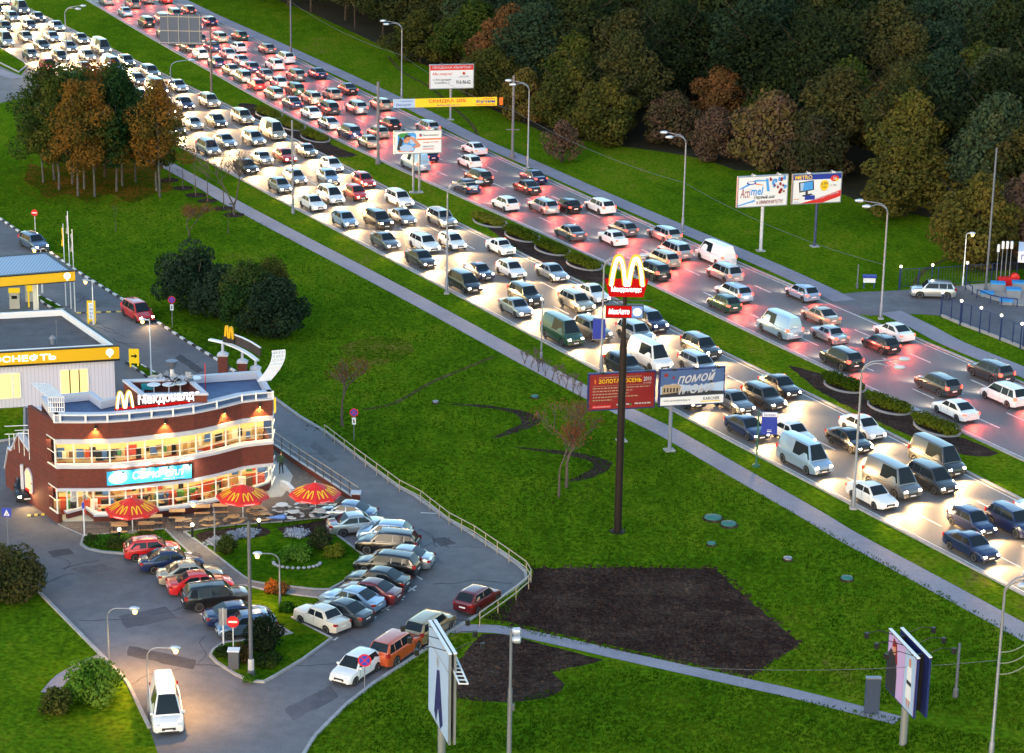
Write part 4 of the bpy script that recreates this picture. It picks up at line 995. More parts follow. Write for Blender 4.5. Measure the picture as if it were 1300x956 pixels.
# banner
tlc = V(134.6, 598.5, 3.95); nrmf = 0
a = V(134.6, 614.6, 2.95); b = V(241.5, 604.5, 2.95); a.y -= .0; a = Vector((a.x, a.y, 2.95)); b = Vector((b.x, b.y, 2.95))
BN = thing('facade_banner', 'sky blue banner with glaring white lettering on the brick between the window bands', 'banner', (a.x, a.y, 2.7), world=True)
BLU = mat('banner_blue', (.02, .36, .75), .5); BLD = mat('banner_pale', (.55, .75, .9), .5)
fw = Vector((sx.y, -sx.x, 0)).normalized()
a = a + fw * .35; b = b + fw * .35; s2 = b - a
mb = MB(); mb.bar(a + Vector((0, 0, .5)), b + Vector((0, 0, .5)), .06, 1.0, BLU); mb.build('board', BN)
f0 = a + fw * .04; mb = MB()
mb.text('СнэкРолл', f0 + s2 * .30 + Vector((0, 0, .28)), s2 * .60, (0, 0, .62), WHT, .02, .1, .02); mb.text('новый вкус', f0 + s2 * .66 + Vector((0, 0, .07)), s2 * .26, (0, 0, .12), WHT, .01)
mb.build('lettering', BN)
mb = MB()
for i in range(18):
    t = 2 * PI * i / 18
mb.add([f0 + s2 * (.125 + .11 * math.cos(2 * PI * i / 20)) + Vector((0, 0, .5 + .40 * math.sin(2 * PI * i / 20))) for i in range(20)], [tuple(range(20))], WHT)
mb.add([f0 + fw * .01 + s2 * (.125 + .06 * math.cos(2 * PI * i / 20)) + Vector((0, 0, .5 + .20 * math.sin(2 * PI * i / 20))) for i in range(20)], [tuple(range(20))], mat('wrap_tan', (.6, .38, .15), .6)); mb.build('picture', BN)
def spot(parent, p, d, e, col=(1, .62, .22), size=70, blend=.6, name='spot_light', rad=.05):
    ld = bpy.data.lights.new(name, 'SPOT'); ld.energy = e; ld.color = col; ld.spot_size = R(size); ld.spot_blend = blend; ld.shadow_soft_size = rad
    lo = bpy.data.objects.new(name, ld); C.objects.link(lo); lo.parent = parent; o_ = worldloc(parent)
    lo.location = Vector(p) - o_; lo.rotation_euler = (-Vector(d)).to_track_quat('Z', 'Y').to_euler(); return lo
def on_facade(u, z):
    best = None
    for a_, b_ in zip(FC[:-1], FC[1:]):
        for i in range(11):
            q = Vector(a_).lerp(Vector(b_), i / 10); e_ = abs(PX((q.x, q.y, z))[0] - u)
            if best is None or e_ < best[0]: best = (e_, q)
    return Vector((best[1].x, best[1].y, z))
# wall spots on the upper brick band and floods over the banner
for nm, (u, v), lab in (('wall_lamp', (121, 537), 'leftmost'), ('wall_lamp', (210, 531), 'second'), ('wall_lamp', (284, 518.5), 'third'), ('wall_lamp', (329, 508.5), 'rightmost')):
    p = on_facade(u, 7.2) + fw * .02
    t = thing('wall_lamp', 'black wall lamp throwing a warm cone on the upper brick band, %s of the four' % lab, 'wall lamp', p, 0, 'wall lamps on the brick facade', world=True)
    mb = MB(); mb.lathe([(.06, -.14), (.09, -.12), (.09, .12), (.05, .16)], p + fw * .18, DKM, 12); mb.build('housing', t); mb = MB(); mb.bar(p - fw * .1, p + fw * .15, .04, .04, DKM); mb.build('bracket', t)
    mb = MB(); mb.lathe([(.06, -.15), (.06, -.145)], p + fw * .18, glow('warm_lamp_lens', (1, .6, .2), 30), 10); mb.build('lens', t)
    spot(t, p + fw * .20 + Vector((0, 0, -.16)), Vector((0, 0, -1)) - fw * .35, 110, (1, .50, .12), 95)
for (u, v), lab in (((153, 597), 'leftmost'), ((183, 594.5), 'second'), ((210, 592), 'third'), ((236, 588.5), 'rightmost')):
    p = on_facade(u, 4.05) + fw * .95
    t = thing('flood_lamp', 'small black flood lamp on an arm above the blue banner, %s of the four' % lab, 'flood lamp', p, 0, 'flood lamps over the banner', world=True)
    mb = MB(); mb.box(p, (.16, .12, .12), DKM); mb.build('housing', t); mb = MB(); mb.bar(p, p - fw * .75 + Vector((0, 0, .1)), .03, .03, DKM); mb.build('arm', t)
    spot(t, p + Vector((0, 0, -.1)), -fw * 1.0 + Vector((0, 0, -.45)), 60, (1, .88, .60), 110)
# side lit strip at the right corner
mb = MB(); p = Vector((FC[-1][0] + .12, FC[-1][1] + .3, 6.9)); mb.box(p, (.10, .5, 1.0), GOLD_ON); tag(mb.build('corner_sign'), 'narrow glowing yellow sign on the right corner of the upper brick band', 'sign')
# round seats and heaped chairs on the roof well
RT = None
for (u, v), w_ in (((200, 490), 'back'), ((195.5, 496), 'front left'), ((214.5, 495.8), 'front middle'), ((229, 494), 'front right'), ((247.5, 487.5), 'rear right')):
    p = V(u, v, 8.05)
    lab = 'white round table stored in the roof well, %s one' % w_
    if RT is None:
        RT = thing('round_table', lab, 'table', p, 0, 'white tables stored on the roof'); mb = MB(); mb.lathe([(.44, .42), (.48, .44), (.48, .47), (.44, .49)], (0, 0, 0), WMET, 20); mb.build('tabletop', RT); mb = MB(); mb.lathe([(.25, -.25), (.04, -.2), (.04, .42)], (0, 0, 0), WMET, 10); mb.build('leg', RT)
    else: dup(RT, p, 0, lab)
RC = None
for i in range(11):
    p = V(199 + i * 4.2 + rg.uniform(-1, 1), 488 - (i % 3) * 1.4, 8.1 + .18 * (i % 4)); lab = 'dark slatted chair in the heap on the roof well, %s' % ['far left', 'left, low', 'left, high', 'left of the middle', 'middle, low', 'middle, high', 'right of the middle', 'right, low', 'right, high', 'far right, low', 'far right, tipped over'][i]
    if RC is None:
        RC = thing('stacked_chair', lab, 'chair', p, 0, 'chairs heaped on the roof')
        mb = MB(); [mb.box((0, y, .42), (.42, .05, .025), DKM) for y in (-.18, -.09, 0, .09, .18)]; mb.build('seat', RC)
        mb = MB(); [mb.box((-.21, 0, z), (.025, .42, .05), mat('pale_slat', (.35, .36, .38), .5)) for z in (.55, .65, .75, .85)]; mb.build('backrest', RC)
        for x in (-.2, .2):
            for y in (-.19, .19): mb = MB(); mb.tube([(x, y, 0), (x, y, .42)], .015, DKM, 5); mb.build('leg', RC)
        RC.rotation_euler = (R(30), R(20), 1)
    else: d = dup(RC, p, 0, lab); d.rotation_euler = (rg.uniform(-.9, .9), rg.uniform(-.9, .9), rg.uniform(0, 6))
p = V(193, 497, 8.0); t = thing('roof_cabinet', 'turquoise metal box standing in the roof well', 'cabinet', V(188, 494, 8.0)); mb = MB(); mb.box((0, 0, .2), (.9, .35, .4), mat('turquoise_paint', (.02, .30, .36), .5)); mb.box((0, 0, .42), (.96, .4, .04), mat('turquoise_paint')); mb.build('housing', t)
mb = MB(); p = V(261, 502, 7.5); mb.tube([p, p + Vector((0, 0, 2.4))], .03, REDPL, 6); tag(mb.build('roof_mast'), 'thin dark red mast standing on the blue roof', 'mast')
# brick pillars carrying a curved white beam, arches sign and dark board behind the restaurant
PB = thing('arches_gateway', 'curved white beam on brick pillars behind the restaurant with unlit golden arches', 'gateway', V(284, 500), world=True)
pz = []
for (u, v, vt, zt) in ((284, 505, 446, 0), (308.5, 502, 455, 0), (325, 500, 463.5, 0)):
    g_ = V(u, v); h = HT(u, v, vt); pz.append((g_, h)); mb = MB(); mb.box((g_.x, g_.y, (h - .35) / 2), (.75, .6, h - .35), BRICK); o = mb.build('pillar', PB)
    mb = MB(); mb.box((g_.x, g_.y, h - .28), (.88, .72, .14), WHT); mb.lathe([(.44, 0), (.30, .14), (.12, .18), (.10, .85)], (g_.x, g_.y, h - .21), WHT, 14); mb.build('cap', o, org=worldloc(PB))
hb = pz[0][1] + .6
L = [V(266, 431, hb), V(284, 435, hb), V(300, 441, hb - .1), V(315, 449, hb - .3), V(327, 458, hb - .6)]
Ls = smoothline([tuple(p) for p in L], 5); mb = MB()
for p, q in zip(Ls[:-1], Ls[1:]): mb.bar(p, q, .34, .14, WMET)
mb.build('beam', PB)
p = V(285, 434, hb + .1); q = V(296, 436.5, hb + .1); mb = MB(); mb.bar(p + Vector((-.1, 0, .25)), q + Vector((.15, 0, .25)), .14, .5, DKM); mb.build('sign_base', PB)
mb = MB(); arches(mb, p + Vector((0.05, -.05, .4)), (q - p), (0, 0, .95), GOLDP, .2, .14); mb.build('golden_arches', PB)
BRN = mat('brown_board', (.045, .030, .028), .5); A_ = [V(297, 437, hb), V(308, 441, hb), V(320, 447, hb), V(331, 454, hb - .2)]; mb = MB()
for p, q in zip(A_[:-1], A_[1:]): mb.bar(p + Vector((0, 0, .42)), q + Vector((0, 0, .42)), .10, .72, BRN); mb.bar(p + Vector((0, 0, .82)), q + Vector((0, 0, .82)), .14, .07, WMET)
mb.build('board', PB)

# ================================================================== FUEL STATION
YEL = mat('station_yellow', (.70, .42, .01), .35, coat=.3); YON = glow('station_yellow_lit', (1.0, .68, .03), .95); LILAC = None
def cladding():
    m = bpy.data.materials.new('ribbed_cladding'); m.use_nodes = True; n = m.node_tree; b = n.nodes['Principled BSDF']; L = n.links.new
    tc = n.nodes.new('ShaderNodeTexCoord'); wv = n.nodes.new('ShaderNodeTexWave'); wv.inputs['Scale'].default_value = 1.1; L(tc.outputs['Object'], wv.inputs['Vector'])
    cr = n.nodes.new('ShaderNodeValToRGB'); cr.color_ramp.elements[0].position = .0; cr.color_ramp.elements[0].color = (.36, .38, .48, 1); cr.color_ramp.elements[1].position = .12; cr.color_ramp.elements[1].color = (.52, .54, .66, 1)
    L(wv.outputs[0], cr.inputs[0]); L(cr.outputs[0], b.inputs['Base Color']); b.inputs['Roughness'].default_value = .5; return m
LILAC = cladding()
hs = 4.4; fr_ = V(151, 438, hs + .5); bk_ = V(83, 391, hs + .5); fl_ = V(0, 446.5, hs + .5); dfr = (fl_ - fr_).normalized(); fl2 = fr_ + dfr * 26; bl2 = bk_ + dfr * 26
FP = [(q.x, q.y) for q in (fl2, fr_, bk_, bl2)]
so2 = V(151, 500)
ST = thing('station_shop', 'lilac clad fuel station shop with flat roof and yellow fascia behind the restaurant', 'building', (fr_.x, fr_.y, 0), world=True)
mb = MB(); mb.prism(offset(FP, .3, True), 0, hs - .7, LILAC); mb.build('wall', ST)
mb = MB(); mb.wall(offset(FP, -.04, True), hs - .80, hs - .64, .3, DKM, True); mb.wall(offset(FP, -.04, True), hs + .38, hs + .46, .3, DKM, True); mb.wall(offset(FP, .32, True), hs - .02, hs + .48, .2, WMET, True); mb.build('fascia_trim', ST)
mb = MB(); 
o2 = FP
mb.wall(o2, hs - .64, hs + .38, .25, YEL, True); mb.build('fascia', ST)
mb = MB(); mb.poly(FP, hs - .05, mat('tar_roof', (.075, .07, .078), .8, var=.3, vscale=.8)); mb.build('roof', ST)
ffw = Vector((dfr.y, -dfr.x, 0)); ffw = ffw if ffw.y < 0 else -ffw
base = Vector((fr_.x, fr_.y, 0)) + ffw * .02
mb = MB(); tp = base + dfr * 10.6; mb.text('РОСНЕФТЬ', Vector((tp.x, tp.y, hs - .42)), -dfr * 5.6, (0, 0, .55), WHITE_ON, .02, 0, .04); mb.build('lettering', ST)
def emblem(parent, c, rad):
    mb = MB(); ax = -dfr
    mb.add([c + ax * rad * math.cos(2 * PI * i / 16) + Vector((0, 0, rad * math.sin(2 * PI * i / 16) + rad * .2)) for i in range(16)], [tuple(range(16))], WHITE_ON)
    mb.add([c + ax * (-.3 * rad) + Vector((0, 0, -rad * .7)), c + ax * (.3 * rad) + Vector((0, 0, -rad * .7)), c + ax * .15 * rad + Vector((0, 0, -rad * 1.25)), c + ax * -.15 * rad + Vector((0, 0, -rad * 1.25))], [(0, 1, 2, 3)], WHITE_ON)
    mb.build('emblem', parent)
emblem(ST, base + dfr * .75 + Vector((0, 0, hs - .12)), .30)
WL = glow('lit_shop_window', (1.0, .78, .30), 1.5)
for (u0, u1, vt, vb) in ((75, 87, 468, 499), (87, 99, 468, 499), (99, 110.5, 468, 499), (-6, 14, 474, 502), (15, 24, 474, 502)):
    t0 = (151 - u0) / 151 * (fl_ - fr_).length; t1 = (151 - u1) / 151 * (fl_ - fr_).length; p = Vector((fr_.x, fr_.y, 0)) + dfr * t0 - ffw * .27; q = Vector((fr_.x, fr_.y, 0)) + dfr * t1 - ffw * .27
    z1 = 3.0; z0 = .9; mb = MB()
    for a_, b_ in (((p.x, p.y, z0), (q.x, q.y, z0)), ((p.x, p.y, z1), (q.x, q.y, z1)), ((p.x, p.y, z0), (p.x, p.y, z1)), ((q.x, q.y, z0), (q.x, q.y, z1))): mb.bar(a_, b_, .08, .08, FRM)
    o = mb.build('window', ST); mb = MB(); mb.quad((p.x, p.y, z0), (q.x, q.y, z0), (q.x, q.y, z1), (p.x, p.y, z1), WL); mb.build('pane', o, org=worldloc(ST))
p = V(68, 425, hs); t = thing('roof_vent', 'grey vent pipe with a cowl on the dark station roof', 'vent', V(67, 437, hs - .05)); mb = MB(); mb.lathe([(.18, 0), (.18, .45), (.3, .5), (.05, .75)], (0, 0, 0), mat('grey_metal', (.22, .23, .26), .5, .3), 12); mb.build('housing', t); mb = MB(); mb.tube([(.3, .2, 0), (.3, .2, 2.0)], .02, mat('grey_metal'), 5); mb.build('aerial', t)
# fence behind the restaurant
WF = thing('white_fence', 'white picket fence with dark posts between the station shop and the grass patch', 'fence', V(-5, 512), world=True)
a = V(-30, 512); b = V(52, 506); mb = MB(); mb.bar(a + Vector((0, 0, .25)), b + Vector((0, 0, .25)), .06, .1, WMET); mb.bar(a + Vector((0, 0, 1.0)), b + Vector((0, 0, 1.0)), .06, .1, WMET)
for i in range(56): p = a.lerp(b, i / 55); mb.bar(p, p + Vector((0, 0, 1.15)), .07, .03, WMET)
mb.build('picket_panel', WF)
for i in range(9): p = a.lerp(b, i / 8); mb = MB(); mb.bar(p, p + Vector((0, 0, 1.7)), .08, .08, DKM); mb.build('post', WF)
# canopy
hc = 5.8; c1 = V(95, 343, hc); c0 = V(61, 319.5, hc); cl = V(0, 350.5, hc); dc = (cl - c1).normalized(); c2 = c1 + dc * 22; c3 = c0 + dc * 22; CP = [(q.x, q.y) for q in (c2, c1, c0, c3)]
CN = thing('fuel_canopy', 'flat fuel station canopy with blue ribbed top and yellow fascia at the left edge', 'canopy', (c1.x, c1.y, 0), world=True)
def ribbed():
    m = cladding().copy(); m.name = 'ribbed_top'; r_ = [x for x in m.node_tree.nodes if x.type == 'VALTORGB'][0]; r_.color_ramp.elements[0].color = (.12, .16, .24, 1); r_.color_ramp.elements[1].color = (.26, .36, .50, 1); r_.color_ramp.elements[1].position = .3; return m
mb = MB(); mb.prism(offset(CP, .1, True), hc - .25, hc - .06, ribbed()); mb.build('top', CN)
mb = MB(); mb.wall(CP, hc - .95, hc - .12, .3, YEL, True); mb.build('fascia', CN); mb = MB(); mb.wall(offset(CP, -.03, True), hc - .12, hc - .02, .4, DKM, True); mb.wall(offset(CP, -.03, True), hc - 1.03, hc - .95, .36, DKM, True); mb.build('trim', CN)
mb = MB(); mb.prism(offset(CP, .4, True), hc - .8, hc - .7, mat('canopy_soffit', (.6, .6, .58), .5)); mb.build('soffit', CN)
cf = Vector((dc.y, -dc.x, 0)); cf = cf if cf.y < 0 else -cf; emblem(CN, Vector((c1.x, c1.y, hc - .52)) + dc * .7 + cf * .04, .3)
mb = MB(); L_ = c1 + dc * 1.2 - Vector((0, -.8, 0))
for tt in (4.0, 12.0):
    q = Vector((c1.x, c1.y, 0)) + dc * tt + Vector((.0, 2.2, 0)); m_ = MB(); m_.box((q.x, q.y, (hc - .8) / 2), (.4, .4, hc - .8), YEL if False else mat('cream_paint', (.6, .58, .5), .5)); m_.build('column', CN)
for tt in (2, 7, 12, 17):
    q = Vector((c1.x, c1.y, 0)) + dc * tt + Vector((0, 1.8, 0)); ld = bpy.data.lights.new('canopy_light', 'AREA'); ld.energy = 30; ld.size = 1.2; ld.color = (1, .88, .6); lo = bpy.data.objects.new('canopy_light', ld); C.objects.link(lo); lo.parent = CN; lo.location = (q.x - c1.x, q.y - c1.y, hc - .85)
# pumps and yellow boards
def pump(u, v, lab):
    t = thing('fuel_pump', lab, 'fuel pump', V(u, v), R(8), 'fuel pumps under the canopy'); mb = MB(); mb.box((0, 0, .8), (.9, .45, 1.5), mat('cream_paint')); mb.build('housing', t)
    mb = MB(); mb.box((0, 0, 1.75), (1.0, .5, .35), YON); mb.build('header', t); mb = MB(); mb.box((0, -.235, 1.15), (.5, .02, .3), DKM); mb.build('display', t); mb = MB(); mb.tube([(.48, 0, 1.4), (.62, -.1, .9), (.5, 0, .45)], .02, DKM, 6); mb.build('hose', t)
pump(39, 383, 'cream fuel pump with a lit yellow header beneath the canopy, right one'); pump(19, 392, 'low yellow fuel pump beneath the canopy, left one')
def board(name, lab, u, v, w_, h_, z0, m, draw=None, ang=0, th=.12, legs=True, cat='sign'):
    t = thing(name, lab, cat, V(u, v), ang); mb = MB(); mb.box((0, 0, z0 + h_ / 2), (w_, th, h_), m); mb.build('board', t)
    if draw: mb = MB(); draw(mb, w_, h_, z0, -th / 2 - .006); mb.build('lettering', t)
    if legs:
        for s_ in (-1, 1): mb = MB(); mb.box((s_ * w_ * .38, 0, z0 / 2), (.12, .12, z0), m); mb.build('leg', t)
    return t
def arr(mb, w_, h_, z0, y):
    mb.quad((-.28 * w_, y, z0 + h_ * .45), (.1 * w_, y, z0 + h_ * .45), (.1 * w_, y, z0 + h_ * .57), (-.28 * w_, y, z0 + h_ * .57), DKM); mb.add([(.08 * w_, y, z0 + h_ * .33), (.34 * w_, y, z0 + h_ * .51), (.08 * w_, y, z0 + h_ * .69)], [(0, 1, 2)], DKM)
board('direction_board', 'lit yellow board with a black arrow on the small grass island', 170.5, 466, .85, 1.25, .35, YON, arr)
def prc(mb, w_, h_, z0, y):
    mb.quad((-w_ * .3, y, z0 + h_ * .1), (w_ * .3, y, z0 + h_ * .1), (w_ * .3, y, z0 + h_ * .9), (-w_ * .3, y, z0 + h_ * .9), WMET)
    for i in range(4): mb.text(['92', '95', '98', 'ДТ'][i], (-w_ * .2, y - .004, z0 + h_ * (.15 + .19 * i)), (w_ * .4, 0, 0), (0, 0, h_ * .12), mat('price_blue', (.02, .2, .5), .5), .01)
board('price_board', 'narrow lit yellow price pillar beside the dashed speed hump', 116.5, 411, .75, 1.9, .25, YON, prc)
board('canopy_board', 'bright yellow board hanging at the canopy column', 42, 390, 1.0, 1.15, 1.5, YON)
# ================================================================== PYLON SIGN
g0 = V(784, 675); hz = lambda v: HT(784, 675, v)
PY = thing('pylon_sign', 'tall dark brown pole carrying glowing golden arches over red lit panels', 'sign', g0, 0)
POLE = mat('brown_pole', (.014, .009, .009), .6, spec=.2)
h1, h2 = hz(432), hz(358); mb = MB(); mb.lathe([(.27, 0), (.255, h1 - .5), (.14, h1 + .3), (.13, h2)], (0, 0, 0), POLE, 16); mb.build('pole', PY, smooth=40)
mb = MB(); mb.lathe([(.55, 0), (.55, .06), (.3, .08)], (0, 0, 0), POLE, 16); mb.build('base_plate', PY)
s1 = SZ(784, 675, 1) * .985; zt, zb = hz(355), hz(376); x0, x1 = -1.15, 1.50   # panel about the pole
xl, xr = (765 - 790.5) * s1, (818.5 - 790.5) * s1
mb = MB(); vs = []
for y in (-.22, .22): vs += [(xl, y, zt), (xr, y, zt), (xr - .3, y, zb), (xl + .3, y, zb)]
mb.add(vs, [(3, 2, 1, 0), (4, 5, 6, 7), (0, 1, 5, 4), (1, 2, 6, 5), (2, 3, 7, 6), (3, 0, 4, 7)], RED_ON); mb.build('name_panel', PY)
mb = MB(); mb.text('Макдоналдс', (xl + .42, -.235, zb + .30), (xr - xl - .84, 0, 0), (0, 0, (zt - zb) * .36), WHITE_ON, .03, 0, .03); mb.build('lettering', PY)
mb = MB(); za = hz(361); zA = hz(326); arches(mb, ((771 - 791) * s1, -.10, za), ((814 - 771) * s1, 0, 0), (0, 0, zA - za), GOLD_ON, .17, .42, CORE_ON, .085); mb.build('golden_arches', PY)
z3, z4 = hz(402), hz(387.5); xa, xb = (767.5 - 790.5) * s1, (813 - 790.5) * s1; xm = xa + (xb - xa) * .70
mb = MB(); mb.box(((xa + xb) / 2, 0, (z3 + z4) / 2), (xb - xa + .12, .44, z4 - z3 + .12), DKM); mb.build('light_box', PY)
mb = MB(); mb.quad((xa, -.23, z3), (xm, -.23, z3), (xm, -.23, z4), (xa, -.23, z4), RED_ON); mb.text('МакАвто', (xa + .15, -.24, z3 + .22), (xm - xa - .3, 0, 0), (0, 0, (z4 - z3) * .5), WHITE_ON, .03, .15)
BLG = glow('lit_blue_panel', (.25, .42, .8), .9); mb.quad((xm, -.23, z3), (xb, -.23, z3), (xb, -.23, z4), (xm, -.23, z4), BLG)
mb.add([((xm + xb) / 2 + .30 * math.cos(i * PI / 10), -.24, (z3 + z4) / 2 + .27 * math.sin(i * PI / 10)) for i in range(20)], [tuple(range(20))], WHITE_ON); mb.build('lit_face', PY)
mb = MB(); mb.bar((xa - .1, .12, z4 + .30), (xb + .6, .12, z4 + .30), .07, .05, DKM); mb.bar((-.0, .0, z4 + .2), (0, .12, z4 + .3), .05, .05, DKM); mb.build('service_bar', PY)

# ================================================================== BILLBOARDS
PWH = mat('poster_white', (.66, .68, .74), .5); PRED = mat('poster_red', (.55, .02, .02), .5); PMAR = mat('poster_maroon', (.22, .010, .012), .5); PBL = mat('poster_blue', (.01, .03, .30), .5); PYE = mat('poster_yellow', (.75, .50, .01), .5)
PCY = mat('poster_sky', (.05, .28, .70), .5); PDK = mat('poster_dark', (.02, .02, .03), .5); PSK = mat('poster_skin', (.50, .22, .13), .6); PGY = mat('poster_grey', (.25, .26, .30), .5); POR = mat('poster_orange', (.65, .13, .01), .5)
PGR = mat('poster_green', (.03, .22, .05), .5); PLB = mat('poster_pale_blue', (.32, .45, .68), .5); PLI = mat('poster_lilac', (.46, .32, .62), .5); PNV = mat('poster_navy', (.008, .012, .10), .5); PTN = mat('poster_tan', (.35, .27, .18), .6); PDB = mat('poster_dusk_blue', (.05, .10, .26), .5)
FRG = mat('frame_grey', (.28, .30, .34), .4, .5); FRB = mat('frame_blue', (.01, .02, .12), .5)
class Face:
    def __init__(s, mb, o, ax, up): s.mb, s.o, s.ax, s.up = mb, Vector(o), Vector(ax), Vector(up); s.n = s.ax.cross(s.up).normalized(); s.k = 0
    def pt(s, x, y): return s.o + s.ax * x + s.up * y + s.n * (.004 * s.k)
    def poly(s, pts, m): s.k += 1; s.mb.add([s.pt(x, y) for x, y in pts], [tuple(range(len(pts)))], m)
    def rect(s, x0, y0, x1, y1, m): s.poly([(x0, y0), (x1, y0), (x1, y1), (x0, y1)], m)
    def oval(s, cx, cy, rx, ry, m, n=18): s.poly([(cx + rx * math.cos(2 * PI * i / n), cy + ry * math.sin(2 * PI * i / n)) for i in range(n)], m)
    def text(s, st, x, y, w_, h_, m, bold=.01, it=0.0, slope=0.0): s.k += 1; s.mb.text(st, s.pt(x, y), s.ax * w_ + s.up * slope, s.up * h_, m, bold, it)
    def lines(s, x, y0, y1, w_, n, m, rng):
        h_ = (y0 - y1) / n
        for i in range(n):
            xx = x
            while xx < x + w_ * (1 if i % 3 != 2 else .6):
                l = rng.uniform(.02, .06); s.rect(xx, y0 - h_ * (i + .55), min(xx + l, x + w_), y0 - h_ * i - h_ * .15, m); s.k -= 1; xx += l + .012
        s.k += 1
def billboard(label, base, TL, TR, vbot, draw, frame=FRG, posts=1, pm=None, lampm=DKM, lamps=3, pr=.17, group=None):
    z = HT(base[0], base[1], (TL[1] + TR[1]) / 2 + (TR[1] - TL[1]) * ((base[0] - (TL[0] + TR[0]) / 2) / (TR[0] - TL[0]))); zb = HT(base[0], base[1], vbot)
    a = V(*TL, z); b = V(*TR, z); g_ = V(*base); ang = math.atan2(b.y - a.y, b.x - a.x)
    if abs(ang) > R(35): ang = math.copysign(R(35), ang)
    d = Vector((math.cos(ang), math.sin(ang), 0)); wd = (TR[0] - TL[0]) * PX((g_.x, g_.y, z))[2] / FOC / math.cos(ang)
    # shift along the panel so that its left end matches the survey
    cx = ((TL[0] + TR[0]) / 2 - PX((g_.x, g_.y, z))[0]) * PX((g_.x, g_.y, z))[2] / FOC / math.cos(ang)
    t = thing('billboard', label, 'billboard', g_, ang, group); x0 = cx - wd / 2; h_ = z - zb
    mb = MB(); mb.box((cx, 0, (z + zb) / 2), (wd, .30, h_), frame); mb.build('frame', t)
    mb = MB(); f = Face(mb, (x0 + .10, -.155, zb + .10), (wd - .2, 0, 0), (0, 0, h_ - .2)); draw(f); mb.build('poster', t)
    for i in range(posts):
        px = 0 if posts == 1 else (-.35 + .7 * i); mb = MB(); mb.tube([(px, .0, 0), (px, 0, zb)], pr, pm or FRG, 12); mb.box((px, 0, .05), (.8, .8, .10), KERBM); mb.build('post', t, smooth=40)
    for i in range(lamps):
        x = x0 + wd * (i + .5) / lamps; mb = MB(); mb.tube([(x, -.1, z), (x, -.5, z + .35), (x, -.95, z + .30)], .025, lampm, 5); mb.box((x, -1.0, z + .25), (.32, .18, .14), lampm); mb.build('lamp_arm', t)
    return t
rb = random.Random(3)
def d_flat(f):
    f.rect(0, 0, 1, 1, PWH); f.rect(0, .78, 1, 1, PRED); f.text('ПРОДАЖА КВАРТИР', .05, .83, .9, .12, WHT, .02); f.text('Мы рядом!', .05, .54, .46, .15, PRED, .01, .2); f.text('м. Юго-Западная', .06, .32, .42, .10, PDK); f.text('Тропарёво, к. 11', .09, .18, .36, .10, PDK)
    f.text('916-96-62', .60, .17, .34, .17, PDK, .015); f.oval(.78, .64, .035, .06, PRED); f.rect(.76, .58, .80, .62, PDK); f.text('КОМПАНИЯ', .67, .46, .22, .07, PGY)
billboard('white apartment sale billboard with a red headline strip in front of the dark wood', (572, 152), (545.5, 82), (601.5, 81), 112.5, d_flat, lamps=2)
def d_man(f):
    f.rect(0, 0, 1, 1, PWH); f.poly([(.05, .15), (.08, .08), (.40, .06), (.46, .3), (.46, .85), (.42, .95), (.12, .93), (.06, .85)], PCY); f.poly([(.05, .15), (.08, .08), (.36, .06), (.40, .12), (.12, .16)], POR)
    f.poly([(.06, .85), (.12, .93), (.30, .94), (.26, .8), (.12, .7)], PGR); f.oval(.38, .6, .07, .2, PLB); f.poly([(.04, .2), (.10, .75), (.18, .60), (.12, .15)], PDK)
    f.poly([(.12, .12), (.10, .30), (.22, .42), (.36, .36), (.42, .14), (.30, .08)], PLB); f.poly([(.30, .80), (.44, .66), (.56, .36), (.52, .26), (.38, .24), (.40, .32), (.46, .38), (.38, .60), (.28, .72)], PSK)
    f.poly([(.20, .48), (.18, .62), (.24, .78), (.32, .76), (.33, .60), (.27, .46)], PSK); f.poly([(.18, .66), (.22, .84), (.32, .84), (.33, .74), (.26, .76), (.21, .66)], PDK); f.rect(.235, .635, .255, .655, PDK); f.rect(.285, .65, .305, .67, PDK); f.poly([(.24, .54), (.29, .555), (.285, .53), (.25, .52)], PWH)
    f.text('Промсвязьбанк', .60, .76, .34, .09, PDK); f.oval(.55, .82, .03, .08, PRED); f.oval(.56, .84, .018, .05, PDB); f.rect(.47, .60, 1, .66, POR); f.text('кредит от 14,9%', .60, .44, .34, .08, POR); f.text('8 800 555 20 20', .60, .26, .24, .07, PDK); f.rect(.60, .16, .84, .19, PRED)
billboard('white billboard with a man reclining against blue, on two posts in the median', (528.5, 244.5), (500.4, 166.2), (560.6, 164.2), 195, d_man, frame=FRG, posts=2, lamps=3, pr=.13)
def d_yog(f):
    f.rect(0, 0, 1, 1, PWH); f.poly([(.02, .62), (.18, .76), (.34, .90), (.56, .88), (.60, .94), (.56, .84), (.34, .84), (.2, .70), (.02, .58)], PCY); f.oval(.26, .80, .10, .06, PBL); f.oval(.26, .81, .07, .035, PWH); f.poly([(.55, .93), (.58, .50), (.64, .48), (.60, .93)], PCY)
    f.poly([(.0, .06), (.34, .22), (.34, .16), (.0, .02)], PCY); f.poly([(.34, .78), (.50, .72), (.50, .70), (.34, .74)], POR); f.text('Acti', .04, .30, .20, .34, PMAR, .0, .25); f.text('mel', .25, .38, .26, .28, PCY, .02, .2); f.text('Первый шаг', .32, .22, .44, .15, PDK, .01, .15); f.text('к ИММУНИТЕТУ!', .38, .06, .54, .13, PMAR, .01, .15)
    for i in range(26): x = rb.uniform(.62, .97); y = rb.uniform(.42 + (.25 if x < .75 else 0), .95); f.oval(x, y, .024 * rb.uniform(.6, 1.3), .055 * rb.uniform(.6, 1.3), PMAR if i % 2 else PCY)
LW = mat('lamp_white', (.6, .6, .62), .4)
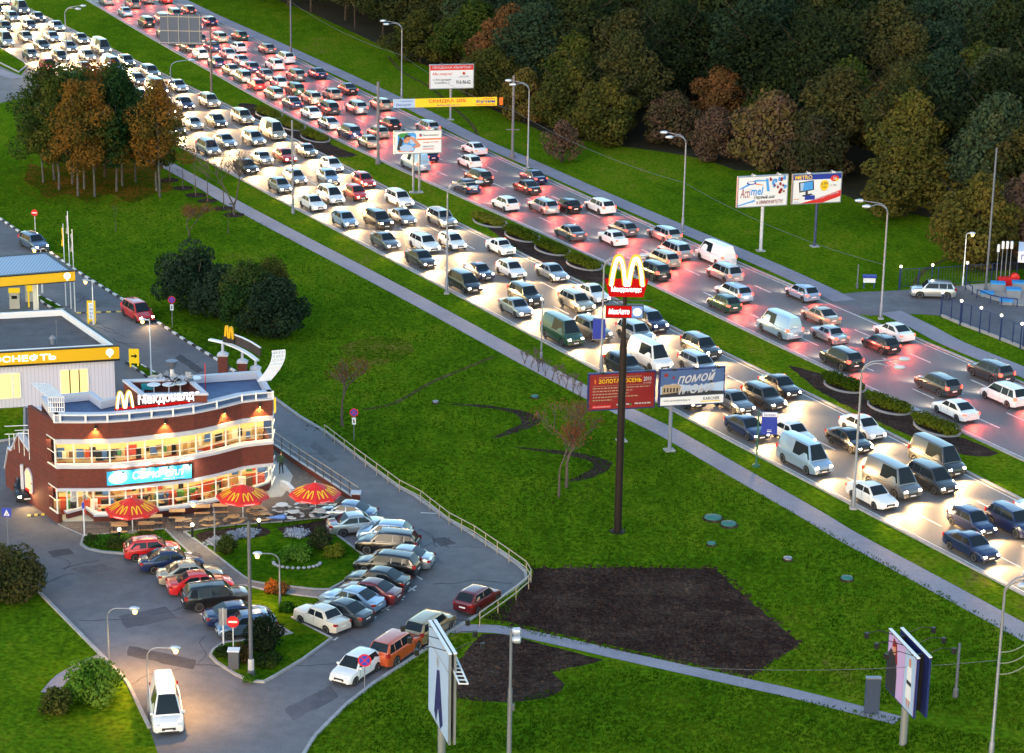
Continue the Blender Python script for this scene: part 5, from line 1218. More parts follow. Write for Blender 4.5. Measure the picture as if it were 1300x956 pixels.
billboard('white drink billboard with blue and crimson bubbles on a pale thick post', (965.6, 318.7), (935.5, 224), (1001.7, 220.7), 262, d_yog, frame=FRG, lampm=LW, lamps=2, pm=mat('pale_post', (.50, .50, .53), .5), pr=.17)
def d_met(f):
    f.rect(0, 0, 1, 1, PWH); f.rect(0, .82, 1, 1, PBL); f.text('METRO', .03, .84, .36, .14, PYE, .03); f.poly([(.13, .38), (.11, .74), (.42, .80), (.44, .46)], PDK); f.poly([(.155, .43), (.14, .71), (.40, .765), (.415, .49)], PCY); f.poly([(.155, .43), (.14, .71), (.22, .73), (.2, .44)], PLB); f.rect(.26, .30, .31, .42, PDK)
    f.poly([(.18, .28), (.38, .34), (.42, .30), (.22, .23)], PDK); f.rect(.25, .12, .46, .27, PBL); f.oval(.65, .60, .09, .19, PYE); f.text('8 999', .585, .60, .13, .12, PDK, .01); f.text('РУБ', .61, .50, .08, .07, PDK); f.text('12 990', .76, .55, .14, .08, PGY); f.oval(.86, .84, .09, .11, PRED); f.oval(.90, .79, .04, .05, PYE); f.text('20', .82, .79, .08, .10, WHT, .02)
    f.poly([(.15, .0), (.45, .12), (1, .42), (1, .20), (.62, .0)], PRED); f.text('ПРИХОДИ И ЭКОНОМЬ', .46, .08, .50, .08, WHT, .01, 0, .22); f.rect(.02, .05, .12, .07, PCY); f.rect(.02, .15, .13, .17, POR)
billboard('white and blue electronics billboard showing a monitor, on a slim dark post', (1034, 313), (1005, 220.9), (1070, 217.8), 258, d_met, lampm=LW, lamps=2, pm=mat('dark_blue_post', (.03, .045, .12), .5), pr=.14)
def d_red(f):
    f.rect(0, 0, 1, 1, PMAR); f.text('московский фестиваль садов и цветов', .14, .88, .66, .055, PTN); f.text('ЗОЛОТАЯ ОСЕНЬ', .14, .74, .66, .12, PYE, .015); f.oval(.085, .80, .015, .07, POR); f.text('2010', .83, .76, .12, .12, WHT, .02); f.text('8-11 октября', .83, .68, .12, .05, WHT); f.rect(.05, .665, .95, .672, PTN)
    for i in range(5): f.lines(.05, .63 - i * .085, .56 - i * .085, (.88, .62, .55, .70, .3)[i], 1, PTN, rb)
    f.rect(.04, .04, .34, .12, PRED); f.text('бесплатный вход', .06, .05, .26, .05, WHT); f.lines(.42, .15, .06, .2, 1, WHT, rb); f.lines(.70, .16, .07, .25, 1, WHT, rb); f.rect(.62, .08, .65, .13, PGR)
billboard('dark red autumn fair billboard partly behind the dark pylon pole', (789, 560), (746.4, 474), (832.8, 469.5), 519, d_red, frame=FRB, lamps=3, pr=.2)
def d_wash(f):
    f.rect(0, 0, 1, 1, PDB); f.poly([(0, .55), (.2, .62), (.55, .52), (1, .62), (1, .3), (0, .3)], PLB); f.rect(.02, .26, .36, .55, PTN); f.rect(.05, .55, .30, .60, PTN); [f.rect(.05 + .05 * i, .38, .075 + .05 * i, .50, PDK) for i in range(6)]; f.poly([(0, .25), (0, .32), (.5, .40), (1, .34), (1, .25)], PDK); f.oval(.08, .88, .03, .05, PMAR); f.oval(.2, .80, .02, .04, PMAR)
    f.poly([(.78, .55), (.82, .55), (.80, .80)], PDK); f.text('помой', .26, .60, .60, .30, WHT, .012, .35, .08); f.text('меня', .28, .30, .58, .26, WHT, .012, .35, .04); f.rect(0, 0, 1, .24, PWH); f.text('www.pomoymenya.ru', .05, .09, .42, .06, PDK); f.text('KARCHER', .68, .10, .26, .09, PDK, .02); f.rect(.64, .05, .95, .08, PYE)
billboard('blue dusk billboard with white handwriting beside the dark red billboard', (849.8, 572), (836.8, 468.9), (921.8, 464.2), 515, d_wash, frame=FRB, lamps=3, pr=.15, pm=mat('blue_grey_post', (.16, .19, .26), .5))
# billboard seen from behind, carried by a pole with crossbars
t = thing('road_sign', 'large grey sign seen from the back, hung on a brown pole with crossbars', 'road sign', V(268.7, 120)); CAN = mat('canopy_grey', (.05, .075, .13), .6); BPO = mat('brown_post', (.10, .075, .08), .6)
zt = HT(268.7, 120, 19); zb = HT(268.7, 120, 57); s = SZ(268.7, 120, 1)
xs0, xs1 = (205 - 268.7) * s, (258 - 268.7) * s; mb = MB(); mb.box(((xs0 + xs1) / 2, .1, (zt + zb) / 2), (xs1 - xs0, .10, zt - zb), CAN); mb.build('panel', t)
mb = MB()
for k in (.05, .45, .92): mb.box(((xs0 + xs1) / 2 + .5, 0, zb + (zt - zb) * k), (xs1 - xs0 + 1.2, .1, .10), FRG)
for k in (.2, .45, .7, .95): mb.box((xs0 + (xs1 - xs0) * k, -.02, (zt + zb) / 2), (.08, .08, zt - zb), FRG)
mb.build('rail', t); mb = MB(); mb.tube([(0, 0, 0), (0, 0, HT(268.7, 120, 34))], [.16, .13], BPO, 10); mb.build('pole', t, smooth=40)
mb = MB(); [mb.box((0, 0, HT(268.7, 120, v)), (1.6, .14, .14), BPO) for v in (38, 55)]; mb.build('crossbar', t)
# edge-on billboard pairs at the bottom
def vboard(label, base, pts, mlist, zr, draws, gap=.35):
    """two parallel panels, seen nearly edge on: pts = plan ends (near, far)"""
    a, b = pts; d = (b - a); ln_ = d.length; ang = math.atan2(d.y, d.x); t = thing('billboard', label, 'billboard', (a + b) / 2, ang); z0, z1 = zr
    for s_, dr in ((-1, draws[0]), (1, draws[1])):
        y = s_ * gap; mb = MB(); mb.box((0, y, (z0 + z1) / 2), (ln_, .12, z1 - z0), mlist[0]); mb.box((0, y, z1 + .03), (ln_, .18, .06), WMET); mb.build('frame', t)
        if dr:
            mb = MB(); sgn = 1 if s_ < 0 else -1; f = Face(mb, (-ln_ / 2 * sgn + .08 * sgn, y + s_ * .065, z0 + .08), (sgn * (ln_ - .16), 0, 0), (0, 0, z1 - z0 - .16)); dr(f); mb.build('poster', t)
    for x in (-ln_ * .3, ln_ * .3): mb = MB(); mb.box((x, 0, (z0 + z1) / 2), (.12, gap * 1.7, z1 - z0 - .2), DKM); mb.build('strut', t)
    mb = MB(); mb.tube([(0, 0, 0), (0, 0, z0 + .3)], .22, FRG, 12); mb.build('post', t, smooth=40)
    for x in (-ln_ * .35, 0, ln_ * .35):
        for s_ in (-1, 1): mb = MB(); mb.tube([(x, s_ * gap, z1 - .1), (x, s_ * (gap + .9), z1 + .25), (x, s_ * (gap + 1.6), z1 + .15)], .025, DKM, 5); mb.box((x, s_ * (gap + 1.65), z1 + .02), (.22, .22, .32), DKM); mb.build('lamp_arm', t)
    return t
def d_lady(f):
    f.rect(0, 0, 1, 1, PLI); f.poly([(.0, 0), (.0, .62), (.10, .75), (.26, .72), (.34, .5), (.40, 0)], PDK); f.oval(.22, .80, .07, .11, PSK); f.poly([(.14, .8), (.18, .97), (.30, .92), (.36, .55), (.28, .6), (.27, .85)], PMAR); f.poly([(.36, .9), (.36, .0), (.6, 0), (.6, .95)], PLI); f.rect(.62, .0, .99, 1, PLB); f.poly([(.70, .2), (.72, .75), (.86, .78), (.9, .2)], PWH); f.oval(.80, .84, .04, .08, PSK); f.rect(.72, .45, .88, .52, PDK); f.poly([(.74, .2), (.78, .02), (.80, .2)], PSK); f.poly([(.82, .2), (.84, .02), (.88, .2)], PSK)
def d_plain(f): f.rect(0, 0, 1, 1, PLB); f.text('РЕКЛАМА', .1, .2, .8, .3, PWH) if False else None
zt = 6.2; a = V(1137.5, 798, zt); b = V(1174, 836, zt); a.z = b.z = 0
vboard('lilac fashion billboard seen nearly edge on at the lower right of the lawn', None, (a, b), (FRB,), (2.6, zt), (d_lady, d_plain))
def d_blue(f): f.rect(0, 0, 1, 1, PLB); f.poly([(.30, .1), (.42, .62), (.56, .66), (.74, .1), (.6, .0), (.5, .2), (.4, .0)], PNV); f.oval(.46, .72, .05, .06, PGY); f.rect(0, .80, 1, .815, PGY)
zt = 8.6; a = V(549, 788, zt); b = V(566, 816, zt); d = (b - a).normalized(); b = a + d * 4.6; a.z = b.z = 0
T = vboard('pale blue billboard seen edge on, with a silver ladder behind it, at the bottom kerb', None, (a, b), (FRG,), (3.4, zt), (d_blue, d_plain), .14)
mb = MB(); q = V(566, 829, 7.6); r_ = V(583, 868, 7.6); 
for s_ in (0, .45): mb.bar(q + Vector((s_, 0, 0)), r_ + Vector((s_, 0, 0)), .07, .09, WMET)
for i in range(9): p = q.lerp(r_, i / 8); mb.bar(p, p + Vector((.45, 0, 0)), .05, .05, WMET)
tag(mb.build('ladder'), 'silver ladder lying on the struts of the edge-on pale blue billboard', 'ladder')
# blue street signs
t = thing('bus_stop_sign', 'dark blue stop board with white header on a green post by the footpath', 'sign', V(960, 592)); GP = mat('green_post', (.02, .10, .06), .5); h = HT(960, 592, 520); s = SZ(960, 592, 1)
mb = MB(); mb.lathe([(.32, 0), (.32, .1), (.12, .22), (.07, .5), (.05, h)], (0, 0, 0), GP, 10); mb.build('post', t); zt, zb = HT(960, 592, 523), HT(960, 592, 551)
mb = MB(); mb.box(((975 - 961) * s, 0, (zt + zb) / 2), (20 * s, .12, zt - zb), PBL); mb.build('board', t); mb = MB(); f = Face(mb, ((965.5 - 961) * s, -.065, zb), (19 * s, 0, 0), (0, 0, zt - zb)); f.rect(0, .80, 1, 1, PWH); f.text('Беляево', .1, .83, .8, .12, PBL); f.rect(.35, .12, .65, .16, PWH); f.rect(.35, .2, .65, .22, PWH); mb.build('header', t)
def lane_board(): pass
# hanging banner over the far carriageway
A = V(480, 208); B = V(656, 203); zz = HT(480, 208, 132); s = 0
pA = Vector((A.x, A.y, zz)); pB = Vector((B.x, B.y, zz)); 
def at_u(u):
    lo, hi = 0., 1.
    for _ in range(40):
        m = (lo + hi) / 2
        if PX(pA.lerp(pB, m))[0] < u: lo = m
        else: hi = m
    return pA.lerp(pB, lo)
a = at_u(499); b = at_u(631); hb_ = 1.05
BB = thing('street_banner', 'long yellow discount banner hung on cables across the far carriageway', 'banner', a, world=True); d = b - a
mb = MB(); mb.bar(a, b, .02, hb_, PYE); mb.build('cloth', BB); mb = MB(); fn_ = Vector((d.y, -d.x, 0)).normalized(); fn_ = fn_ if fn_.y < 0 else -fn_
f = Face(mb, a + fn_ * .014 - Vector((0, 0, hb_ / 2)), d, (0, 0, hb_)); f.rect(0, 0, .21, 1, PLB); f.text('Строительство', .07, .62, .12, .22, PBL); f.text('Евродом', .03, .14, .14, .34, PBL, .01); f.text('СКИДКА 20%', .34, .42, .36, .46, PRED, .02); f.text('8-926-302-17-17', .42, .08, .22, .20, PBL)
f.text('Кухни', .80, .30, .18, .40, PBL, .04); f.text('СТИЛЬНЫЕ', .86, .74, .12, .16, PRED); f.text('МЕБЕЛЬ ДЛЯ ДОМА', .80, .08, .18, .15, PRED); mb.build('lettering', BB)
mb = MB(); e = at_u(641); mb.bar(at_u(634), at_u(638.5), .04, hb_ * .9, POR); mb.build('end_patch', BB); mb = MB()
for dz in (-.48, .48): mb.tube([pA + Vector((0, 0, dz)), a + Vector((0, 0, dz))], .02, DKM, 4); mb.tube([b + Vector((0, 0, dz)), pB + Vector((0, 0, dz))], .02, DKM, 4)
mb.build('cable', BB)

# ================================================================== LAMPS, POLES
GAL = mat('galvanised', (.22, .24, .29), .5, .5); GALD = mat('old_steel', (.12, .13, .16), .6, .4); CONCP = mat('concrete_pole', (.15, .14, .16), .8); HEADM = mat('lamp_head', (.45, .52, .62), .35, .3)
def street_lamp(label, base, vtop, arm, heads=2, m=GAL, group='tall double street lamps along the highway', ext=None):
    """arm: screen-space sign and reach in metres"""
    h = HT(base[0], base[1], vtop); t = thing('street_lamp', label, 'street lamp', V(*base), 0, group); mb = MB(); s = 1 if arm > 0 else -1
    mb.lathe([(.16, 0), (.15, 1.4), (.10, 1.5), (.075, h - 1.2), (.07, h - .9)], (0, 0, 0), m, 10); mb.build('pole', t, smooth=40)
    for k in range(heads):
        off = .30 * k; pts = []
        for i in range(7):
            a_ = i / 6 * PI / 2; pts.append((s * (1 - math.cos(a_)) * 1.1, -off * i / 6, h - 1.0 + math.sin(a_) * .95 - .1 * k))
        e = (s * (abs(arm) - .5 * k), -off - .9 * k, h + .12 - .25 * k); mb = MB(); mb.tube(pts + [e], [.055] * 7 + [.04], m, 7); o = mb.build('arm', t, smooth=40)
        mb = MB(); mb.lathe([(.02, 0), (.13, .06), (.15, .3), (.10, .6), (.03, .72)], (0, 0, 0), HEADM, 10, 'x')
        mb2 = MB(); mb2.xf = Matrix.Translation(e) @ Matrix.Scale(s, 4, (1, 0, 0)); mb2.lathe([(.03, -.05), (.15, .05), (.17, .35), (.11, .68), (.03, .76)], (0, 0, 0), HEADM, 10, 'x'); mb2.build('lamp_head', t, smooth=40)
    mb = MB(); mb.box((0, 0, .06), (.5, .5, .12), KERBM); mb.build('base_plate', t); return t
street_lamp('grey double-headed lamp rising behind the autumn-coloured tree group', (86, 112), 8, 2.2)
street_lamp('grey curved lamp at the right flank of the birch group', (219, 184), 77, 2.2, 1)
street_lamp('grey double-headed lamp at the near kerb, its heads before the far road', (567, 373), 232, 2.6)
street_lamp('grey double-headed lamp standing behind the pylon arches with a blue flag board', (763, 471), 325, 3.0)
street_lamp('tallest near double-headed lamp at the kerb right of the stop board', (1083, 646), 457, 2.6)
street_lamp('grey double-headed lamp with looped ropes at the bottom right corner', (1257, 972), 730, .9)
street_lamp('double-headed lamp on the far verge left of the apartment billboard', (510, 126), 28, -2.2)
street_lamp('double-headed lamp on the far verge paired with a plain concrete mast', (670, 213), 104, -2.1)
street_lamp('double-headed lamp on the far verge left of the twin billboards', (866.5, 294), 170, -2.0)
street_lamp('double-headed lamp on the far verge right of the twin billboards', (1118, 405), 257, -2.3)
def flagboard(base, z0, z1, x0, x1, par):
    mb = MB(); mb.box(((x0 + x1) / 2, 0, (z0 + z1) / 2), (x1 - x0, .1, z1 - z0), PBL); mb.build('board', par); 
s = SZ(763, 471, 1); t = thing('flag_board', 'dark blue flag board fixed to the lamp behind the pylon sign', 'sign', V(763, 471)); flagboard(None, HT(763, 471, 430), HT(763, 471, 405), (751 - 763) * s, (767 - 763) * s, t)
mb = MB(); [mb.bar((0, -.1, HT(763, 471, v)), ((751 - 763) * s, -.1, HT(763, 471, v)), .05, .05, GAL) for v in (404, 431)]; mb.build('bracket', t)
def pole(label, base, vtop, r=.12, m=GALD, name='pole', cross=(), group='plain poles along the road'):
    h = HT(base[0], base[1], vtop); t = thing(name, label, 'pole', V(*base), 0, group); mb = MB(); mb.lathe([(r, 0), (r * .75, h), (.02, h + .05)], (0, 0, 0), m, 9); mb.build('shaft', t, smooth=50)
    mb = MB(); mb.lathe([(r * 1.7, 0), (r * 1.6, .5), (r * 1.05, .6)], (0, 0, 0), m, 9); mb.build('foot', t)
    for zf, w_ in cross: mb = MB(); mb.box((0, 0, h * zf), (w_, .08, .08), m); mb.build('crossarm', t)
    return t
pole('slim grey pole at the near kerb above the long footpath bend', (372, 271), 153, .13, GAL, cross=((.10, .5),)); pole('thin short grey post at the near kerb left of the pylon', (687, 455), 375, .08, GAL)
pole('thick concrete pole beside the reclining man billboard', (480, 208), 104, .20, CONCP); pole('concrete mast on the far verge beside a double-headed lamp', (650.5, 201), 96, .18, CONCP, cross=((.35, 1.6),))
pole('dark pole rising out of the top of the picture on the far verge', (369.6, 73), -34, .15); pole('very tall thin dark mast in front of the right-hand trees', (1251, 371), 188, .11)
pole('short dark post on the lawn right of the lilac billboard', (1213, 885), 817, .10, GALD); pole('small dark post beside the blue notice box near the turning', (1088, 366), 336, .07)
def small_lamp(label, base, vtop, arm, lit=True, h0=None, e=50, col=(1, .66, .28), group='small curved lamps of the car park', m=GAL, straight=False):
    h = h0 or HT(base[0], base[1], vtop); t = thing('garden_lamp', label, 'lamp', V(*base), 0, group); s = 1 if arm > 0 else -1
    mb = MB(); mb.lathe([(.09, 0), (.085, .9), (.055, 1.0), (.045, h - .6)], (0, 0, 0), m, 9); mb.build('pole', t, smooth=40)
    pts = [(s * (1 - math.cos(i / 6 * PI / 2)) * .6, 0, h - .6 + .6 * math.sin(i / 6 * PI / 2)) for i in range(7)] + [(arm * .8, 0, h)]
    if straight: pts = [(0, 0, h - .62), (0, 0, h - .1), (arm * .4, 0, h), (arm * .8, 0, h + .02)]
    mb = MB(); mb.tube(pts, .035, m, 7); mb.build('arm', t, smooth=40); mb = MB(); mb.xf = Matrix.Translation((arm * .8, 0, h)) @ Matrix.Scale(s, 4, (1, 0, 0)); mb.lathe([(.03, -.05), (.12, .05), (.14, .3), (.09, .52), (.02, .58)], (0, 0, 0), HEADM, 10, 'x'); o = mb.build('lamp_head', t, smooth=40)
    if lit:
        mb = MB(); mb.lathe([(.11, -.30), (.155, -.14), (.12, 0), (.03, .03)], (arm * .8 + s * .28, 0, h - .02), glow('sodium_lens', (1.0, .50, .12), 9), 10); mb.build('lens', o)
        ld = bpy.data.lights.new('lamp_glow', 'SPOT'); ld.energy = e; ld.color = col; ld.spot_size = R(150); ld.spot_blend = .9; ld.shadow_soft_size = .12; lo = bpy.data.objects.new('lamp_glow', ld); C.objects.link(lo); lo.parent = t; lo.location = (arm * .8 + s * .28, 0, h - .36)
    return t
small_lamp('curved car park lamp glowing orange over the lower left asphalt', (139, 858), 772, 1.7, e=420, col=(1, .52, .16)); small_lamp('curved lamp glowing above the white van at the bottom', (189, 905), 822, 1.7, e=420, col=(1, .52, .16))
small_lamp('orange glowing curved lamp beside the small orange bush', (355.5, 772), 703, -1.4, e=240, col=(1, .52, .16)); small_lamp('orange glowing curved lamp in front of the facade between the umbrellas', (273, 702), 638, -1.4, e=90)
small_lamp('white lit lamp at the grass island behind the restaurant', (192, 477), 406, -.4, e=30, col=(1, .85, .6), m=WMET, straight=True, group='white lamps of the fuel station'); small_lamp('white lit lamp behind the narrow price pillar', (119, 412), 356, -.4, e=30, col=(1, .85, .6), m=WMET, straight=True, group='white lamps of the fuel station'); small_lamp('white lit lamp standing behind the fuel canopy corner', (54, 372), 316, -.4, e=25, col=(1, .85, .6), m=WMET, straight=True, group='white lamps of the fuel station')
small_lamp('white lit lamp by the forecourt fence in front of the wood', (1222, 363), 296, .4, e=25, col=(1, .9, .7), m=WMET, straight=True, group=None)
t = thing('flood_pole', 'grey pole with two pale floodlights at the bottom below the soil plot', 'lamp', V(646, 968)); h = HT(646, 968, 799); mb = MB(); mb.lathe([(.14, 0), (.13, h * .55), (.085, h * .58), (.08, h)], (0, 0, 0), GAL, 10); mb.build('pole', t, smooth=40)
for z, y in ((h - .1, 0), (h - .55, -.1)): mb = MB(); mb.lathe([(.10, 0), (.2, .1), (.22, .42), (.1, .5)], (.05, y, z), HEADM, 12, 'x'); mb.build('lamp_head', t, smooth=40)
mb = MB(); mb.box((.15, 0, h * .42), (.22, .2, .35), GALD); mb.build('switch_box', t)
# tall dark pole with white foot in the lower island
t = pole('tall dark pole with a pale foot standing in the lower lawn island', (319, 860), 662, .13, GALD); mb = MB(); mb.lathe([(.19, 0), (.18, 1.15), (.14, 1.2)], (0, 0, 0), mat('pale_foot', (.45, .44, .45), .7), 12); mb.build('sleeve', t)
# bollard lamps
def bollard(u, v, h, lab, m=DKM, grp='low bollard lamps around the terrace', e=7, r=.09, col=(1, .9, .65)):
    t = thing('bollard_lamp', lab, 'bollard lamp', V(u, v), 0, grp); mb = MB(); mb.lathe([(r * 1.5, 0), (r * 1.5, .08), (r, .12), (r, h)], (0, 0, 0), m, 10); mb.build('post', t)
    mb = MB(); prof = [(.02, 0)] + [(.13 * math.sin(a_), .13 - .13 * math.cos(a_)) for a_ in [PI * i / 8 for i in range(1, 8)]] + [(.02, .26)]; mb.lathe(prof, (0, 0, h), glow('globe_light', (1.0, .92, .60), 8), 12); mb.build('globe', t, smooth=60)
    ld = bpy.data.lights.new('globe_glow', 'POINT'); ld.energy = e; ld.color = col; ld.shadow_soft_size = .15; lo = bpy.data.objects.new('globe_glow', ld); C.objects.link(lo); lo.parent = t; lo.location = (0, 0, h + .45)
bollard(152, 690, .9, 'bollard lamp in the green strip under the left umbrella'); bollard(244.5, 684, .9, 'bollard lamp at the head of the walkway, beside the middle tables'); bollard(329, 679, .95, 'bollard lamp on the garden edge under the middle umbrella')

# ================================================================== SIGNS
BORD = mat('sign_blue', (.02, .05, .42), .4); SRED = mat('sign_red', (.55, .01, .015), .4); SWH = mat('sign_white', (.75, .75, .76), .4)
def disc(mb, c, r, m, y, n=22): mb.add([(c[0] + r * math.cos(2 * PI * i / n), y, c[1] + r * math.sin(2 * PI * i / n)) for i in range(n)], [tuple(range(n))], m)
def round_sign(label, base, vc, kind, r=.36, plate=False):
    h = HT(base[0], base[1], vc); t = thing('road_sign', label, 'road sign', V(*base)); mb = MB(); mb.tube([(0, 0, 0), (0, 0, h + r * .8)], .035, GAL if kind != 'entry' else SWH, 7); mb.build('post', t)
    mb = MB(); mb.lathe([(r, 0), (r, .03)], (0, -.07, h), SRED, 24, 'y')
    if kind == 'entry': mb.quad((-r * .72, -.076, h - r * .16), (r * .72, -.076, h - r * .16), (r * .72, -.076, h + r * .16), (-r * .72, -.076, h + r * .16), SWH)
    else:
        disc(mb, (0, h), r * .78, BORD, -.076)
        for s_ in (-1, 1):
            w_ = r * .10; d_ = r * .55; mb.quad((-d_ - w_ * s_ * 0, -.080 - .003 * s_, h - d_ * s_ - w_), (d_, -.080 - .003 * s_, h + d_ * s_ - w_), (d_, -.080 - .003 * s_, h + d_ * s_ + w_), (-d_, -.080 - .003 * s_, h - d_ * s_ + w_), SRED)
    mb.build('disc', t)
    if plate: mb = MB(); mb.box((0, -.06, h - r - .35), (.30, .03, .55), SWH); mb.quad((-.05, -.078, h - r - .5), (.05, -.078, h - r - .5), (.05, -.078, h - r - .2), (-.05, -.078, h - r - .2), PDK); mb.build('plate', t)
round_sign('red no entry sign on a grey post at the top of the service road', (45, 296), 270, 'entry'); round_sign('no stopping sign with a white plate beside the dark bush', (219, 416), 380.5, 'stop', .34, True)
round_sign('no stopping sign with a white plate near the bare autumn tree', (449.5, 560), 523.5, 'stop', .34, True); round_sign('no stopping sign in front of the white hatchback at the bottom kerb', (463, 876), 838, 'stop', .40)
round_sign('red no entry sign on a white post in the lower lawn island', (296.5, 832), 789, 'entry', .38)
t = thing('road_sign', 'pair of narrow grey sign plates on a white post left of the no entry sign', 'road sign', V(284, 826)); h = HT(284, 826, 772); mb = MB(); mb.tube([(0, 0, 0), (0, 0, h)], .05, SWH, 8); mb.build('post', t)
for x in (-.14, .14): mb = MB(); mb.box((x, -.07, h - .55), (.22, .04, 1.1), GAL); mb.build('plate', t)
t = thing('road_sign', 'blue pedestrian crossing sign above the left-hand shrub', 'road sign', V(11, 700)); h = HT(11, 700, 645); mb = MB(); mb.tube([(0, 0, 0), (0, 0, h)], .035, GAL, 7); mb.build('post', t); mb = MB(); mb.box((0, -.05, h - .3), (.62, .03, .62), BORD)
mb.add([(-.2, -.068, h - .52), (.2, -.068, h - .52), (0, -.068, h - .08)], [(0, 1, 2)], SWH); mb.bar((0, -.075, h - .2), (.0, -.075, h - .36), .01, .05, PDK); mb.bar((0, -.075, h - .36), (-.07, -.075, h - .5), .01, .035, PDK); mb.bar((0, -.075, h - .36), (.08, -.075, h - .48), .01, .035, PDK); mb.build('plate', t)
t = thing('road_sign', 'slim white post with a small blue plate left of the entrance step', 'road sign', V(107.5, 688)); h = HT(107.5, 688, 637); mb = MB(); mb.tube([(0, 0, 0), (0, 0, h)], .05, SWH, 8); mb.build('post', t); mb = MB(); mb.box((0, -.06, h - .25), (.16, .03, .45), BORD); mb.build('plate', t)
t = thing('cabinet', 'dark service cabinet with a pale lid under the no entry sign', 'cabinet', V(297, 850)); mb = MB(); mb.box((0, 0, .62), (.62, .5, 1.25), mat('cabinet_grey', (.10, .10, .11), .6)); mb.build('housing', t); mb = MB(); mb.box((0, 0, 1.29), (.72, .6, .08), SWH); mb.build('lid', t)
t = thing('notice_box', 'low dark blue notice box with a white face at the turning', 'notice board', V(1103, 366)); mb = MB(); mb.box((0, 0, .85), (1.15, .35, .5), PWH); mb.build('board', t); mb = MB(); mb.box((0, 0, 1.2), (1.3, .6, .22), PBL); mb.build('hood', t)
for x in (-.5, .5): mb = MB(); mb.box((x, 0, .3), (.06, .06, .6), PBL); mb.build('leg', t)
t = thing('utility_box', 'small dark blue box with a pale top at the bottom of the lawn', 'box', V(1106, 905)); mb = MB(); mb.box((0, 0, 1.1), (.85, .3, 2.2), mat('box_navy', (.03, .05, .10), .5)); mb.build('housing', t); mb = MB(); mb.box((0, 0, 2.24), (.9, .36, .06), GAL); mb.build('lid', t)
t = thing('wayfinding_post', 'grey folded parasol shaped post behind the roof well on the service road', 'post', V(219, 496)); h = HT(219, 496, 458); mb = MB(); mb.tube([(0, 0, 0), (0, 0, h - .6)], .16, SWH, 10); mb.build('post', t); mb = MB(); mb.lathe([(.16, -.7), (.5, 0), (.1, .05)], (0, 0, h), GAL, 14); mb.build('cap', t)

# flag poles
for i, (u, v, vt) in enumerate(((84, 388, 285), (90.5, 392, 269), (95.5, 396, 292))):
    lab = 'white flagpole %s of the three behind the station shop' % ('left', 'tallest middle', 'right')[i]; h = HT(u, v, vt); t = thing('flagpole', lab, 'flagpole', V(u, v), 0, 'flagpoles of the fuel station'); mb = MB(); mb.lathe([(.06, 0), (.035, h), (.05, h + .06)], (0, 0, 0), WMET, 8); mb.build('pole', t)
    mb = MB(); vs = [(0, 0, h - .3), (-.18, .05, h - .4), (-.12, -.05, h - 1.3), (-.25, .06, h - 2.0), (0, 0, h - 2.1)]; mb.add(vs, [(0, 1, 2, 3, 4)], (PGY if i != 0 else YEL)); mb.build('flag', t)
for i, u in enumerate((1264, 1269.5, 1275, 1280.5)):
    lab = 'slim white-tipped flagpole, %s of four before the right-hand trees' % ('leftmost', 'second', 'third', 'rightmost')[i]; v = 362; h = HT(u, v, 308 if i else 312); t = thing('flagpole', lab, 'flagpole', V(u, v), 0, 'flagpoles of the far forecourt'); mb = MB(); mb.lathe([(.05, 0), (.035, h)], (0, 0, 0), GAL, 8); mb.build('pole', t); mb = MB(); mb.lathe([(.14, 0), (.14, .7), (.05, .75)], (0, 0, h - .6), WMET, 8); mb.build('cap', t)

# ================================================================== RAILINGS AND FENCES
RAIL = mat('rail_tan', (.42, .33, .24), .5, .2); RAILD = mat('rail_dark', (.10, .07, .06), .5, .3)
def railing(name, label, pts, h, step, m, rails=(1.0, .5), z=0.0, r=.03, pr=.03, picket=None, mp=None):
    L = [V(*p) for p in pts]; t = thing(name, label, name.split('_')[-1], L[0], world=True); mp = mp or m
    for k in rails:
        mb = MB(); mb.tube([(p.x, p.y, z + h * k) for p in L], r, m, 6); mb.build('rail', t)
    n = 0
    for a, b in zip(L[:-1], L[1:]):
        k = max(1, int(round((b - a).length / step)))
        for i in range(k + (1 if b is L[-1] else 0)):
            p = a.lerp(b, i / k); mb = MB(); mb.tube([(p.x, p.y, z), (p.x, p.y, z + h)], pr, mp, 6); mb.build('post', t); n += 1
    if picket:
        mb = MB()
        for a, b in zip(L[:-1], L[1:]):
            k = int((b - a).length / picket)
            for i in range(k): p = a.lerp(b, i / k); mb.bar((p.x, p.y, z + .12), (p.x, p.y, z + h * .97), .02, .02, m)
        mb.build('picket_panel', t)
    return t
railing('curved_fence', 'low tan tube fence curving along the lawn side of the car park road', [(412, 554), (450, 583), (507, 625), (534, 639), (570, 667), (602, 684), (646, 714), (668, 730), (674, 740), (671, 748), (655, 762), (632, 779), (609, 795)], .95, 1.9, RAIL, (1.0, .55), r=.035)
railing('terrace_railing', 'dark terrace railing in front of the left umbrella above the hedge strip', [(106, 681), (140, 680), (209, 674)], .9, 1.5, RAILD, z=.1)
railing('terrace_railing', 'dark terrace railing between the garden lawn and the round tables', [(232, 679), (265, 673), (300, 669), (360, 665), (424, 658)], .9, 1.6, RAILD, z=.1)
railing('terrace_railing', 'grey railing between the terrace and the service road behind the right umbrella', [(347, 571), (380, 594), (421, 621), (455, 644)], 1.0, 1.4, RAIL, z=.5, mp=RAILD)
mb = MB(); L = P2([(347, 572), (380, 595), (421, 622), (452, 643)]); mb.wall([(p.x, p.y) for p in L], 0, .5, .25, BRICK, mcap=mat('coping', (.42, .40, .38), .7)); tag(mb.build('low_wall'), 'low brick wall carrying the grey railing beside the service road', 'wall')
